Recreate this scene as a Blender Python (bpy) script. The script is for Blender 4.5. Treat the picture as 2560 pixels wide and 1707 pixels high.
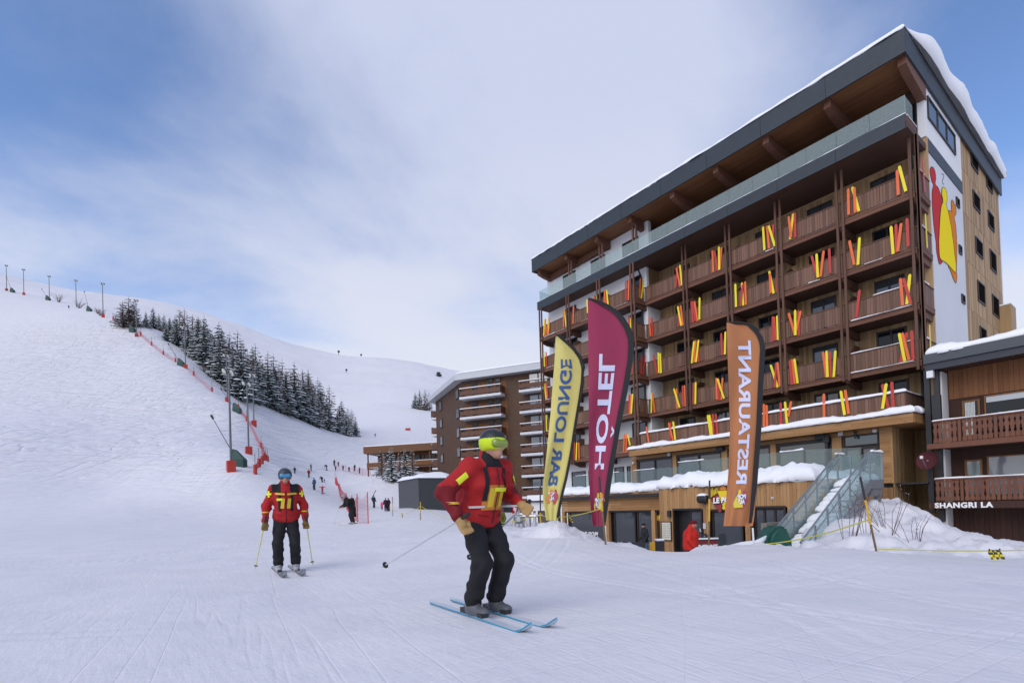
import bpy, bmesh, math, random
import numpy as np
from mathutils import Matrix, Vector
random.seed(7); np.random.seed(7)
for o in list(bpy.data.objects): bpy.data.objects.remove(o, do_unlink=True)
SC = bpy.context.scene
COL = SC.collection
R = math.radians

# ------------------------------------------------------------------ camera
# world: x runs along the hotel front (to the right), y into the hotel, z up; snow under the camera is z = 0
YAW, PITCH, ROLL = 0.9199048, 0.01272799, -0.0318966
FPX, CX, CY = 1299.7, 1280.0, 1248.26            # focal length and principal point in photograph pixels
EYE = Vector((0, 0, 1.0))
CF = Vector((-math.sin(YAW)*math.cos(PITCH), math.cos(YAW)*math.cos(PITCH), math.sin(PITCH)))
_r0 = Vector((math.cos(YAW), math.sin(YAW), 0)); _u0 = _r0.cross(CF)
CR = _r0*math.cos(ROLL)+_u0*math.sin(ROLL); CU = -_r0*math.sin(ROLL)+_u0*math.cos(ROLL)
GR = Vector((math.cos(YAW), math.sin(YAW), 0)); GF = Vector((-math.sin(YAW), math.cos(YAW), 0))
cam = bpy.data.cameras.new('Camera'); camo = bpy.data.objects.new('Camera', cam); COL.objects.link(camo)
cam.sensor_width = 36; cam.sensor_fit = 'HORIZONTAL'; cam.lens = FPX/2560*36
cam.shift_y = (CY-853.5)/2560; cam.clip_start = 0.05; cam.clip_end = 6000
M = Matrix((CR, CU, -CF)).transposed().to_4x4(); M.translation = EYE
camo.matrix_world = M
SC.camera = camo

# ------------------------------------------------------------------ sky, sun, exposure
SUN_EL, SUN_AZ = R(40), (0.28, -0.96)            # the sun stands behind the photographer, behind thin cloud
w = bpy.data.worlds.new('World'); SC.world = w; w.use_nodes = True
nt = w.node_tree; N = nt.nodes; L = nt.links
for n in list(N): N.remove(n)
def nd(tree, t, **k):
    n = tree.nodes.new(t)
    for a, b in k.items(): setattr(n, a, b)
    return n
wo = nd(nt, 'ShaderNodeOutputWorld'); bg = nd(nt, 'ShaderNodeBackground')
sky = nd(nt, 'ShaderNodeTexSky'); sky.sky_type = 'NISHITA'; sky.sun_disc = False
sky.sun_elevation = SUN_EL; sky.sun_rotation = math.atan2(SUN_AZ[0], SUN_AZ[1]); sky.altitude = 2000; sky.air_density = 1.0; sky.dust_density = 1.0
tc = nd(nt, 'ShaderNodeTexCoord')
# planar cloud layer: direction / (height + c)
sep = nd(nt, 'ShaderNodeSeparateXYZ'); L.new(tc.outputs['Generated'], sep.inputs[0])
def wm(op, a, b=None, c=None):
    n = nd(nt, 'ShaderNodeMath', operation=op)
    for i, v in enumerate((a, b, c)):
        if v is None: continue
        if isinstance(v, (int, float)): n.inputs[i].default_value = v
        else: L.new(v, n.inputs[i])
    return n.outputs[0]
zz = wm('ADD', wm('MAXIMUM', sep.outputs[2], 0.0), 0.22)
cmb = nd(nt, 'ShaderNodeCombineXYZ'); L.new(wm('DIVIDE', sep.outputs[0], zz), cmb.inputs[0]); L.new(wm('DIVIDE', sep.outputs[1], zz), cmb.inputs[1])
def wnoise(scale, det, rough, off, dist=0.0):
    mp = nd(nt, 'ShaderNodeMapping'); mp.inputs['Location'].default_value = off; mp.inputs['Rotation'].default_value = (0, 0, 0.6); mp.inputs['Scale'].default_value = (1, 0.8, 1)
    L.new(cmb.outputs[0], mp.inputs[0])
    n = nd(nt, 'ShaderNodeTexNoise'); n.inputs['Scale'].default_value = scale; n.inputs['Detail'].default_value = det; n.inputs['Roughness'].default_value = rough; n.inputs['Distortion'].default_value = dist
    L.new(mp.outputs[0], n.inputs[0]); return n.outputs[0]
def direction(px, py): return (CF+CR*((px-CX)/FPX)-CU*((py-CY)/FPX)).normalized()
def lobe(px, py, power, gain):
    d = direction(px, py)
    n = nd(nt, 'ShaderNodeVectorMath', operation='DOT_PRODUCT'); n.inputs[1].default_value = d; L.new(tc.outputs['Generated'], n.inputs[0])
    return wm('MULTIPLY', wm('POWER', wm('MAXIMUM', n.outputs['Value'], 0.0), power), gain)
n1 = wnoise(1.5, 7, 0.55, (2.2, 0.9, 0), 0.3); n2 = wnoise(0.55, 3, 0.5, (1.3, 5.2, 0))
# cloud bank along the horizon, thinning upwards; one tall bank stands in front of the camera, blue gaps left and right
hor = wm('POWER', wm('SUBTRACT', 1.0, wm('MAXIMUM', sep.outputs[2], 0.0)), 3.0)
m = wm('ADD', wm('MULTIPLY', n1, 1.5), wm('MULTIPLY', n2, 1.0)); m = wm('SUBTRACT', m, 0.24)
m = wm('ADD', m, wm('MULTIPLY', hor, 0.70))
m = wm('ADD', m, lobe(1250, 420, 6, 0.36))
m = wm('SUBTRACT', m, lobe(-60, 330, 16, 0.42)); m = wm('SUBTRACT', m, lobe(2650, 40, 22, 0.55))
rmp = nd(nt, 'ShaderNodeMapRange', interpolation_type='SMOOTHSTEP'); rmp.inputs['From Min'].default_value = 0.70; rmp.inputs['From Max'].default_value = 1.50
L.new(m, rmp.inputs['Value'])
cr = nd(nt, 'ShaderNodeValToRGB'); cr.color_ramp.elements[0].position = 0.0; cr.color_ramp.elements[0].color = (0.50, 0.495, 0.485, 1)
cr.color_ramp.elements[1].position = 0.62; cr.color_ramp.elements[1].color = (0.262, 0.285, 0.37, 1)
e_ = cr.color_ramp.elements.new(0.22); e_.color = (0.335, 0.35, 0.40, 1)
L.new(sep.outputs[2], cr.inputs[0])
skm = nd(nt, 'ShaderNodeMix', data_type='RGBA', blend_type='MULTIPLY'); skm.inputs[0].default_value = 1.0
L.new(sky.outputs[0], skm.inputs[6]); SKY_STRENGTH = 0.09; skm.inputs[7].default_value = (SKY_STRENGTH*0.90, SKY_STRENGTH*0.98, SKY_STRENGTH*1.12, 1)
mx = nd(nt, 'ShaderNodeMix', data_type='RGBA'); L.new(rmp.outputs[0], mx.inputs[0]); L.new(skm.outputs[2], mx.inputs[6]); L.new(cr.outputs[0], mx.inputs[7])
L.new(mx.outputs[2], bg.inputs[0]); bg.inputs[1].default_value = 1.0
L.new(bg.outputs[0], wo.inputs[0])
sl = bpy.data.lights.new('Sun', 'SUN'); sl.energy = 0.78; sl.angle = R(55); sl.color = (1, 0.93, 0.84)
so = bpy.data.objects.new('Sun', sl); COL.objects.link(so)
sd = Vector((SUN_AZ[0], SUN_AZ[1], 0)).normalized()*math.cos(SUN_EL)+Vector((0, 0, math.sin(SUN_EL)))
so.rotation_euler = (-sd).to_track_quat('-Z', 'Y').to_euler(); so.location = (0, 0, 60)
SC.view_settings.view_transform = 'Standard'; SC.view_settings.look = 'None'; SC.view_settings.gamma = 1; SC.view_settings.exposure = 1.2
SC.render.engine = 'CYCLES'; SC.cycles.max_bounces = 8; SC.cycles.transparent_max_bounces = 12

# ------------------------------------------------------------------ pixel -> place helpers
def ray(px, py): return CF+CR*((px-CX)/FPX)-CU*((py-CY)/FPX)
def onY(px, py, Y): d = ray(px, py); return EYE+d*(Y/d.y)
def onX(px, py, X): d = ray(px, py); return EYE+d*(X/d.x)
def dep(px, py, D): return EYE+ray(px, py)*D
def horizon(px): return 1296.4-(px-291.0)*0.0319
def cam2w(lat, d, z=0.0): v = GR*lat+GF*d; return Vector((v.x, v.y, z))

# ------------------------------------------------------------------ mesh builder
class MB:
    def __init__(s): s.v = []; s.f = []; s.m = []; s.uv = None
    def add(s, vs, fs, m=0):
        o = len(s.v); s.v.extend([tuple(v) for v in vs]); s.f.extend([tuple(i+o for i in f) for f in fs]); s.m.extend([m]*len(fs)); return s
    def box(s, x0, x1, y0, y1, z0, z1, m=0):
        return s.add([(x0,y0,z0),(x1,y0,z0),(x1,y1,z0),(x0,y1,z0),(x0,y0,z1),(x1,y0,z1),(x1,y1,z1),(x0,y1,z1)],
            [(0,3,2,1),(4,5,6,7),(0,1,5,4),(1,2,6,5),(2,3,7,6),(3,0,4,7)], m)
    def bar(s, a, b, w, h, up=(0,0,1), m=0):
        a = Vector(a); b = Vector(b); d = (b-a).normalized(); u = Vector(up)
        if abs(d.dot(u)) > 0.99: u = Vector((1,0,0))
        r = d.cross(u).normalized(); u = r.cross(d)
        vs = []
        for p in (a, b):
            for sx, sy in ((-1,-1),(1,-1),(1,1),(-1,1)): vs.append(p+r*(sx*w/2)+u*(sy*h/2))
        return s.add(vs, [(0,1,2,3),(7,6,5,4),(0,4,5,1),(1,5,6,2),(2,6,7,3),(3,7,4,0)], m)
    def tube(s, pts, rad, n=8, m=0, cap=True):
        pts = [Vector(p) for p in pts]; k = len(pts)
        rad = list(rad) if hasattr(rad, '__len__') else [rad]*k
        vs = []; ref = None
        for i, p in enumerate(pts):
            d = (pts[min(i+1,k-1)]-pts[max(i-1,0)]).normalized()
            if ref is None:
                ref = Vector((0,0,1)) if abs(d.z) < 0.9 else Vector((1,0,0))
            a = d.cross(ref).normalized(); b = d.cross(a).normalized(); ref = b.cross(d)*-1 if False else ref
            for j in range(n):
                t = 2*math.pi*j/n; vs.append(p+(a*math.cos(t)+b*math.sin(t))*rad[i])
        fs = [(i*n+j, i*n+(j+1)%n, (i+1)*n+(j+1)%n, (i+1)*n+j) for i in range(k-1) for j in range(n)]
        if cap: fs += [tuple(range(n-1,-1,-1)), tuple((k-1)*n+j for j in range(n))]
        return s.add(vs, fs, m)
    def lathe(s, c, prof, n=16, axis=(0,0,1), m=0):
        ax = Vector(axis).normalized(); u = ax.orthogonal().normalized(); w_ = ax.cross(u); c = Vector(c); vs = []
        for (r_, h) in prof:
            for j in range(n):
                t = 2*math.pi*j/n; vs.append(c+ax*h+(u*math.cos(t)+w_*math.sin(t))*r_)
        k = len(prof)
        fs = [(i*n+j, i*n+(j+1)%n, (i+1)*n+(j+1)%n, (i+1)*n+j) for i in range(k-1) for j in range(n)]
        fs += [tuple(range(n-1,-1,-1)), tuple((k-1)*n+j for j in range(n))]
        return s.add(vs, fs, m)
    def prism(s, poly, off, m=0):
        """closed 3D polygon extruded by the vector off"""
        n = len(poly); p = [Vector(q) for q in poly]; off = Vector(off)
        return s.add(p+[q+off for q in p], [tuple(range(n-1,-1,-1)), tuple(range(n,2*n))]+[(i,(i+1)%n,n+(i+1)%n,n+i) for i in range(n)], m)
    def build(s, name, mats, parent=None, smooth=False, world=True, kind=None, recalc=False):
        me = bpy.data.meshes.new(name); me.from_pydata(s.v, [], s.f)
        mats = mats if isinstance(mats, (list, tuple)) else [mats]
        for q in mats: me.materials.append(q)
        if len(mats) > 1: me.polygons.foreach_set('material_index', s.m)
        if smooth: me.polygons.foreach_set('use_smooth', [True]*len(me.polygons))
        if recalc:
            b = bmesh.new(); b.from_mesh(me); bmesh.ops.recalc_face_normals(b, faces=b.faces); b.to_mesh(me); b.free()
        me.update()
        return link(name, me, parent, world, kind)
def link(name, me, parent=None, world=True, kind=None):
    o = bpy.data.objects.new(name, me); COL.objects.link(o)
    if parent is not None:
        o.parent = parent
        if world: o.matrix_parent_inverse = PINV.get(parent.name, Matrix())
    if parent is not None and world: PINV[o.name] = Matrix()
    if kind: o['kind'] = kind
    return o
PINV = {}
def thing(name, label, cat, loc=(0,0,0), rotz=0.0, group=None):
    o = bpy.data.objects.new(name, None); COL.objects.link(o); o.location = loc; o.rotation_euler = (0,0,rotz); o.empty_display_size = 0.3
    PINV[o.name] = (Matrix.Translation(Vector(loc)) @ Matrix.Rotation(rotz, 4, 'Z')).inverted()
    return tag(o, label, cat, group)
def tag(o, label=None, cat=None, group=None, kind=None):
    if label: o['label'] = label
    if cat: o['category'] = cat
    if group: o['group'] = group
    if kind: o['kind'] = kind
    return o
def part(name, parent, mat, fn, *a, **k):
    """a part from one MB call: part('board', p, mat, 'box', ...)"""
    m = MB(); getattr(m, fn)(*a, **k); return m.build(name, mat, parent)
def unitbox(name, mat):
    """shared cube mesh, 1 m, centred: instances are scaled"""
    m = MB().box(-.5,.5,-.5,.5,-.5,.5); me = bpy.data.meshes.new(name); me.from_pydata(m.v, [], m.f); me.materials.append(mat); return me
def inst(name, me, parent, loc, scale=(1,1,1), rot=(0,0,0)):
    o = bpy.data.objects.new(name, me); COL.objects.link(o); o.location = loc; o.scale = scale; o.rotation_euler = rot
    if parent is not None:
        o.parent = parent; o.matrix_parent_inverse = PINV.get(parent.name, Matrix())
    return o
def copy_tree(src, label=None):
    c = src.copy(); COL.objects.link(c)
    if label: c['label'] = label
    for ch in src.children:
        d = ch.copy(); COL.objects.link(d); d.parent = c; d.matrix_parent_inverse = ch.matrix_parent_inverse.copy()
        for g in ch.children:
            e = g.copy(); COL.objects.link(e); e.parent = d; e.matrix_parent_inverse = g.matrix_parent_inverse.copy()
    return c

# ------------------------------------------------------------------ materials
def newmat(name):
    m = bpy.data.materials.new(name); m.use_nodes = True; t = m.node_tree; b = t.nodes['Principled BSDF']; return m, t, b
def plain(name, col, rough=0.6, metal=0.0, spec=0.5, var=0.0, scale=20.0, bump=0.0, coat=0.0):
    m, t, b = newmat(name); b.inputs['Roughness'].default_value = rough; b.inputs['Metallic'].default_value = metal; b.inputs['Specular IOR Level'].default_value = spec
    b.inputs['Base Color'].default_value = (*col, 1); b.inputs['Coat Weight'].default_value = coat
    if var or bump:
        c = nd(t, 'ShaderNodeTexCoord'); n = nd(t, 'ShaderNodeTexNoise'); n.inputs['Scale'].default_value = scale; n.inputs['Detail'].default_value = 5
        t.links.new(c.outputs['Object'], n.inputs[0])
        if var:
            h = nd(t, 'ShaderNodeHueSaturation'); h.inputs['Color'].default_value = (*col, 1)
            r = nd(t, 'ShaderNodeMapRange'); r.inputs['From Min'].default_value = 0.25; r.inputs['From Max'].default_value = 0.75; r.inputs['To Min'].default_value = 1-var; r.inputs['To Max'].default_value = 1+var
            t.links.new(n.outputs[0], r.inputs['Value']); t.links.new(r.outputs[0], h.inputs['Value']); t.links.new(h.outputs[0], b.inputs['Base Color'])
        if bump:
            bp = nd(t, 'ShaderNodeBump'); bp.inputs['Strength'].default_value = bump; bp.inputs['Distance'].default_value = 0.02
            t.links.new(n.outputs[0], bp.inputs['Height']); t.links.new(bp.outputs[0], b.inputs['Normal'])
    return m
def wood(name, c0, c1, grain='z', rough=0.62, knots=0.0, rnd=0.35, fine=1.0, grey=None):
    """boards: colour differs from board to board (object or mesh island), grain runs along one axis"""
    m, t, b = newmat(name); l = t.links; b.inputs['Roughness'].default_value = rough; b.inputs['Specular IOR Level'].default_value = 0.3
    c = nd(t, 'ShaderNodeNewGeometry'); oi = nd(t, 'ShaderNodeObjectInfo')
    rs = nd(t, 'ShaderNodeMath', operation='ADD'); l.new(oi.outputs['Random'], rs.inputs[0]); l.new(c.outputs['Random Per Island'], rs.inputs[1])
    fr = nd(t, 'ShaderNodeMath', operation='FRACT'); l.new(rs.outputs[0], fr.inputs[0])
    off = nd(t, 'ShaderNodeVectorMath', operation='SCALE'); off.inputs[0].default_value = (7.1, 3.7, 5.3); l.new(fr.outputs[0], off.inputs['Scale'])
    ad = nd(t, 'ShaderNodeVectorMath', operation='ADD'); l.new(c.outputs['Position'], ad.inputs[0]); l.new(off.outputs[0], ad.inputs[1])
    mp = nd(t, 'ShaderNodeMapping'); s = [14*fine]*3; s['xyz'.index(grain)] = 0.9*fine; mp.inputs['Scale'].default_value = s; l.new(ad.outputs[0], mp.inputs[0])
    n = nd(t, 'ShaderNodeTexNoise'); n.inputs['Scale'].default_value = 1.0; n.inputs['Detail'].default_value = 6; n.inputs['Roughness'].default_value = 0.62; n.inputs['Distortion'].default_value = 0.6; l.new(mp.outputs[0], n.inputs[0])
    mixf = nd(t, 'ShaderNodeMath', operation='MULTIPLY_ADD'); l.new(fr.outputs[0], mixf.inputs[0]); mixf.inputs[1].default_value = rnd*1.6; l.new(n.outputs[0], mixf.inputs[2])
    sb = nd(t, 'ShaderNodeMapRange'); sb.inputs['From Min'].default_value = 0.3; sb.inputs['From Max'].default_value = 0.75+rnd*1.4; l.new(mixf.outputs[0], sb.inputs['Value'])
    cm = nd(t, 'ShaderNodeMix', data_type='RGBA'); cm.inputs[6].default_value = (*c0, 1); cm.inputs[7].default_value = (*c1, 1); l.new(sb.outputs[0], cm.inputs[0])
    out = cm.outputs[2]
    if knots:
        vp = nd(t, 'ShaderNodeTexVoronoi'); vp.inputs['Scale'].default_value = 1.0; mp2 = nd(t, 'ShaderNodeMapping'); s2 = [6.0]*3; s2['xyz'.index(grain)] = 3.2; mp2.inputs['Scale'].default_value = s2; l.new(ad.outputs[0], mp2.inputs[0]); l.new(mp2.outputs[0], vp.inputs[0])
        kr = nd(t, 'ShaderNodeMapRange'); kr.inputs['From Min'].default_value = 0.05; kr.inputs['From Max'].default_value = 0.15; kr.inputs['To Min'].default_value = knots; kr.inputs['To Max'].default_value = 0; l.new(vp.outputs[0], kr.inputs['Value'])
        km = nd(t, 'ShaderNodeMix', data_type='RGBA'); l.new(kr.outputs[0], km.inputs[0]); l.new(out, km.inputs[6]); km.inputs[7].default_value = (c0[0]*.25, c0[1]*.2, c0[2]*.18, 1); out = km.outputs[2]
    if grey:
        n3 = nd(t, 'ShaderNodeTexNoise'); n3.inputs['Scale'].default_value = 0.5; n3.inputs['Detail'].default_value = 4; l.new(c.outputs['Position'], n3.inputs[0])
        gr = nd(t, 'ShaderNodeMapRange'); gr.inputs['From Min'].default_value = 0.42; gr.inputs['From Max'].default_value = 0.68; gr.inputs['To Max'].default_value = grey[3]; l.new(n3.outputs[0], gr.inputs['Value'])
        gm = nd(t, 'ShaderNodeMix', data_type='RGBA'); l.new(gr.outputs[0], gm.inputs[0]); l.new(out, gm.inputs[6]); gm.inputs[7].default_value = (*grey[:3], 1); out = gm.outputs[2]
    l.new(out, b.inputs['Base Color'])
    bp = nd(t, 'ShaderNodeBump'); bp.inputs['Strength'].default_value = 0.25; bp.inputs['Distance'].default_value = 0.01; l.new(n.outputs[0], bp.inputs['Height']); l.new(bp.outputs[0], b.inputs['Normal'])
    return m
MT = {}
MT['wood_wall'] = wood('weathered_larch_cladding', (0.20,0.118,0.052), (0.50,0.325,0.16), 'z', knots=0.5, rnd=0.6, grey=(0.15,0.115,0.075,0.4))
MT['wood_light'] = wood('fresh_larch_boards', (0.27,0.135,0.05), (0.45,0.26,0.115), 'z', knots=0.85, rnd=0.55)
MT['wood_light_x'] = wood('fresh_larch_boards_lengthwise', (0.27,0.13,0.047), (0.44,0.25,0.11), 'x', knots=0.85, rnd=0.55)
MT['wood_side'] = wood('larch_side_cladding', (0.21,0.118,0.050), (0.50,0.335,0.175), 'z', knots=0.5, rnd=0.6)
MT['wood_dark'] = wood('red_brown_stained_plank', (0.105,0.054,0.035), (0.215,0.118,0.080), 'z', rnd=0.6)
MT['wood_beam'] = wood('red_brown_stained_beam', (0.1050,0.0448,0.0280), (0.1890,0.0868,0.0532), 'x', rnd=0.25)
MT['wood_post'] = wood('red_brown_stained_post', (0.0810,0.0378,0.0243), (0.1553,0.0783,0.0540), 'z', rnd=0.25)
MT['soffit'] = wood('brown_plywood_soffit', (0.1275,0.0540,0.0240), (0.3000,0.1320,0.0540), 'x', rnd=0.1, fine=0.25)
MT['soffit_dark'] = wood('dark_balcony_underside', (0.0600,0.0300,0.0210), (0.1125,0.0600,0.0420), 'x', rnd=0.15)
MT['white_wall'] = plain('white_render', (0.72,0.72,0.73), 0.85, var=0.05, scale=0.6)
MT['shade_grey_wall'] = plain('shade_grey_render', (0.60,0.615,0.65), 0.8, var=0.04, scale=0.5)  # the white end wall's shade is put into this grey base colour
MT['frame'] = plain('dark_brown_frame', (0.020,0.012,0.010), 0.45)
MT['black'] = plain('black_metal', (0.018,0.018,0.021), 0.5)
MT['steel'] = plain('grey_steel', (0.30,0.32,0.35), 0.42, metal=0.55, var=0.1)
MT['pole'] = plain('galvanised_pole', (0.13,0.14,0.155), 0.5, metal=0.4, var=0.08)
MT['sred'] = plain('red_lacquer_ski', (0.48,0.035,0.028), 0.35); MT['sorange'] = plain('orange_lacquer_ski', (0.74,0.135,0.030), 0.35); MT['syellow'] = plain('yellow_lacquer_ski', (0.80,0.66,0.012), 0.35)
def glassmat(name, tint, refl=0.06, alpha=0.25, rough=0.02, graze=0.6):
    """thin clear pane: mostly see-through, tinted, with a sky reflection, or a pale film in its place"""
    m, t, b = newmat(name); t.nodes.remove(b); o = t.nodes['Material Output']; l = t.links
    tr = nd(t, 'ShaderNodeBsdfTransparent'); tr.inputs[0].default_value = (*tint, 1); gl = nd(t, 'ShaderNodeBsdfGlossy'); gl.inputs['Roughness'].default_value = rough; gl.inputs[0].default_value = (0.9,0.95,0.95,1)
    df = nd(t, 'ShaderNodeBsdfDiffuse'); df.inputs[0].default_value = (0.62,0.72,0.71,1)
    fz = nd(t, 'ShaderNodeLayerWeight'); fz.inputs[0].default_value = 0.5
    pw = nd(t, 'ShaderNodeMath', operation='POWER'); l.new(fz.outputs['Facing'], pw.inputs[0]); pw.inputs[1].default_value = 4.0
    ad = nd(t, 'ShaderNodeMath', operation='MULTIPLY_ADD'); l.new(pw.outputs[0], ad.inputs[0]); ad.inputs[1].default_value = graze; ad.inputs[2].default_value = refl; ad.use_clamp = True
    gb = nd(t, 'ShaderNodeNewGeometry'); iv = nd(t, 'ShaderNodeMath', operation='SUBTRACT'); iv.inputs[0].default_value = 1.0; l.new(gb.outputs['Backfacing'], iv.inputs[1]); fm = nd(t, 'ShaderNodeMath', operation='MULTIPLY'); l.new(ad.outputs[0], fm.inputs[0]); l.new(iv.outputs[0], fm.inputs[1]); ad = fm
    m1 = nd(t, 'ShaderNodeMixShader'); m1.inputs[0].default_value = alpha; l.new(tr.outputs[0], m1.inputs[1]); l.new(df.outputs[0], m1.inputs[2])
    m2 = nd(t, 'ShaderNodeMixShader'); l.new(ad.outputs[0], m2.inputs[0]); l.new(m1.outputs[0], m2.inputs[1]); l.new(gl.outputs[0], m2.inputs[2]); l.new(m2.outputs[0], o.inputs[0])
    return m
MT['glass'] = glassmat('balustrade_glass', (0.80,0.88,0.87), 0.05, 0.06)
MT['glass_roof'] = glassmat('roof_balustrade_glass', (0.80,0.86,0.87), 0.0, 0.20, 0.2, 0.0)  # no gloss; a pale diffuse film stands in for reflected sky and snow
MT['glass_frost'] = glassmat('frosty_stair_glass', (0.78,0.87,0.87), 0.06, 0.26, 0.10)
def panemat(name, col, rough=0.05, spec=0.6, wav=0.0):
    m, t, b = newmat(name); b.inputs['Base Color'].default_value = (*col, 1); b.inputs['Roughness'].default_value = rough; b.inputs['Specular IOR Level'].default_value = spec; b.inputs['IOR'].default_value = 1.6
    if wav:
        c = nd(t, 'ShaderNodeNewGeometry'); n = nd(t, 'ShaderNodeTexNoise'); n.inputs['Scale'].default_value = 1.3; t.links.new(c.outputs['Position'], n.inputs[0])
        bp = nd(t, 'ShaderNodeBump'); bp.inputs['Strength'].default_value = wav; bp.inputs['Distance'].default_value = 0.05; t.links.new(n.outputs[0], bp.inputs['Height']); t.links.new(bp.outputs[0], b.inputs['Normal'])
    return m
MT['pane'] = panemat('window_pane', (0.010,0.012,0.016), 0.04, 0.32, 0.03)
MT['pane_shop'] = panemat('shop_window_pane', (0.045,0.052,0.060), 0.03, 0.85, 0.04)
MT['pane_light'] = panemat('pale_window_pane', (0.20,0.23,0.27), 0.04, 1.0, 0.05)

# ------------------------------------------------------------------ terrain: heights from photographed points and their distances
def _hash(ix, iy, seed):
    h = (ix.astype(np.int64)*374761393 + iy.astype(np.int64)*668265263 + seed*974711) & 0x7fffffff
    h = ((h ^ (h >> 13))*1274126177) & 0x7fffffff
    return ((h ^ (h >> 16)) & 0xffff)/65535.0
def vnoise(x, y, seed=0):
    x0 = np.floor(x); y0 = np.floor(y); fx = x-x0; fy = y-y0; fx = fx*fx*(3-2*fx); fy = fy*fy*(3-2*fy)
    a = _hash(x0,y0,seed); b = _hash(x0+1,y0,seed); c = _hash(x0,y0+1,seed); d = _hash(x0+1,y0+1,seed)
    return (a*(1-fx)+b*fx)*(1-fy)+(c*(1-fx)+d*fx)*fy - 0.5
def fbm(x, y, seed=0, oct=4, lac=2.1, gain=0.5):
    s = 0; a = 1.0
    for i in range(oct): s = s+a*vnoise(x, y, seed+i*17); x = x*lac+3.1; y = y*lac+1.7; a *= gain
    return s
def sstep(a, b, x): t = np.clip((x-a)/(b-a), 0, 1); return t*t*(3-2*t)
CP = []          # (azimuth, ln distance, elevation slope)
def cp_p(px, py, D):
    p = dep(px, py, D); lat = p.dot(GR); d = p.dot(GF); h = math.hypot(lat, d); CP.append((math.atan2(lat, d), math.log(h), (p.z-1)/h))
def cp_z(px, D, z):
    lat = (px-CX)/FPX*D; h = math.hypot(lat, D); CP.append((math.atan2(lat, D), math.log(h), (z-1)/h))
for D in (1.2, 2.5, 5.0):
    for px in (-700, 300, 1280, 2200, 3300): cp_z(px, D, 0)
for az in (-2.6, -1.9, 1.6, 2.3, 3.0):
    for h, z in ((1.2, 0), (5, 0), (20, 0), (80, 0), (600, 0)): CP.append((az, math.log(h), (z-1)/h))
for px, z in ((-700,.1),(300,0),(800,0),(1280,0),(1700,-.02),(2200,-.06),(3300,-.1)): cp_z(px, 9.5, z)
for px, z in ((-700,.4),(0,.3),(400,.15),(850,.15),(1150,.1)): cp_z(px, 20, z)
for px, py, D in ((0,1301,38),(300,1287,42),(522,1268,48),(880,1309,29),(700,1285,45),(1050,1292,30),(1200,1300,28),
  (-900,1285,40),(-900,900,120),(-900,640,240),(-300,1290,40),(-300,1080,75),(-300,860,140),(-300,690,232),
  (0,1080,70),(0,905,120),(0,800,170),(27,728,215),(70,741,210),(134,754,205),(201,771,195),(268,795,163),(268,1215,60),(268,1030,95),(268,900,130),
  (351,852,145),(472,1175,62),(472,1040,98),(472,919,129),(580,1173,57),(625,1132,75),(640,1060,104),(575,1004,112),
  (735,1182,105),(806,1232,89),(772,1193,108),(838,1164,132),(890,1177,124),(935,1269,66),(968,1277,60),(700,1110,135),(750,1135,120),
  (1050,1266,56),(985,1196,78),(1020,1195,80),(920,1185,100),(1163,1279,68),(1350,1297,48),(1290,1320,29),(1100,1283,42),
  (359,811,152),(435,871,146),(522,947,138),(566,985,132),(653,1023,142),(762,1061,165),(849,1088,190),(898,1094,200),
  (359,800,205),(435,858,205),(566,962,195),(653,1000,205),(762,1038,228),(849,1072,252),
  (359,815,330),(435,870,330),(566,975,330),(653,1005,330),(762,1035,330),
  (900,1040,290),(900,970,420),(1000,1080,220),(1059,1023,300),(1059,985,400),
  (359,798,430),(490,848,430),(609,895,430),(697,925,430),(784,950,430),(1154,1005,430),
  (359,751,620),(490,778,620),(609,818,620),(697,854,640),(784,876,640),(871,892,650),(958,898,650),(1023,905,600),(1072,920,560),(1094,930,545),(1154,938,700),(1300,960,700),(1700,1000,700),(2500,1050,700),
  (0,688,900),(110,715,850),(180,735,800),(290,748,740),(0,765,350),(134,795,340),(268,840,320),(-300,640,900),(-300,740,350),(-900,600,900),
  (-300,760,1500),(0,800,1500),(359,860,1300),(609,920,1300),(900,990,1300),(1154,1030,1300),(1700,1100,1300),(2500,1120,1300),
  (1300,1210,100),(1300,1150,200),(1300,1080,350),
  (1373,1319,14),(1437,1330,14),(1508,1343,14),(1562,1362,14),(1640,1414,14.3),(1700,1414,14),(1772,1368,13.5),(1847,1361,13),(1926,1365,13),(2010,1374,13),(2190,1378,10.3),(2472,1404,9.0),(2300,1397,9.3),(2350,1380,13),(2560,1386,13),
  (2010,1348,15.6),(2100,1310,17),(2223,1243,19.5),(2330,1292,18.5),(2430,1345,17.5),(2560,1374,17),(2750,1385,17),
  (2100,1300,20),(2223,1255,22),(2330,1310,21),(2430,1375,20),(2560,1390,20)):
    cp_p(px, py, D)
for px, D, z in ((1500,22,-.3),(1800,20,-.3),(1500,40,-.3),(1800,40,-.3),(2300,40,-.5),(2700,40,-.5),(3300,30,0),(2300,90,2),(2700,90,2),(1700,90,4),(1700,250,30),(2500,250,25),(3300,250,15)): cp_z(px, D, z)
CPA = np.array(CP); _s = np.array([1.7, 1.0]); _P = CPA[:, :2]*_s; _n = len(CPA)
def _k(r2): return np.where(r2 > 1e-12, 0.5*r2*np.log(np.maximum(r2, 1e-12)), 0)
_A = np.zeros((_n+3, _n+3)); _A[:_n,:_n] = _k(((_P[:,None]-_P[None])**2).sum(-1))+np.eye(_n)*0.004
_A[:_n,_n] = 1; _A[:_n,_n+1:] = _P; _A[_n,:_n] = 1; _A[_n+1:,:_n] = _P.T
_W = np.linalg.solve(_A, np.concatenate([CPA[:,2], [0,0,0]]))
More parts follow.
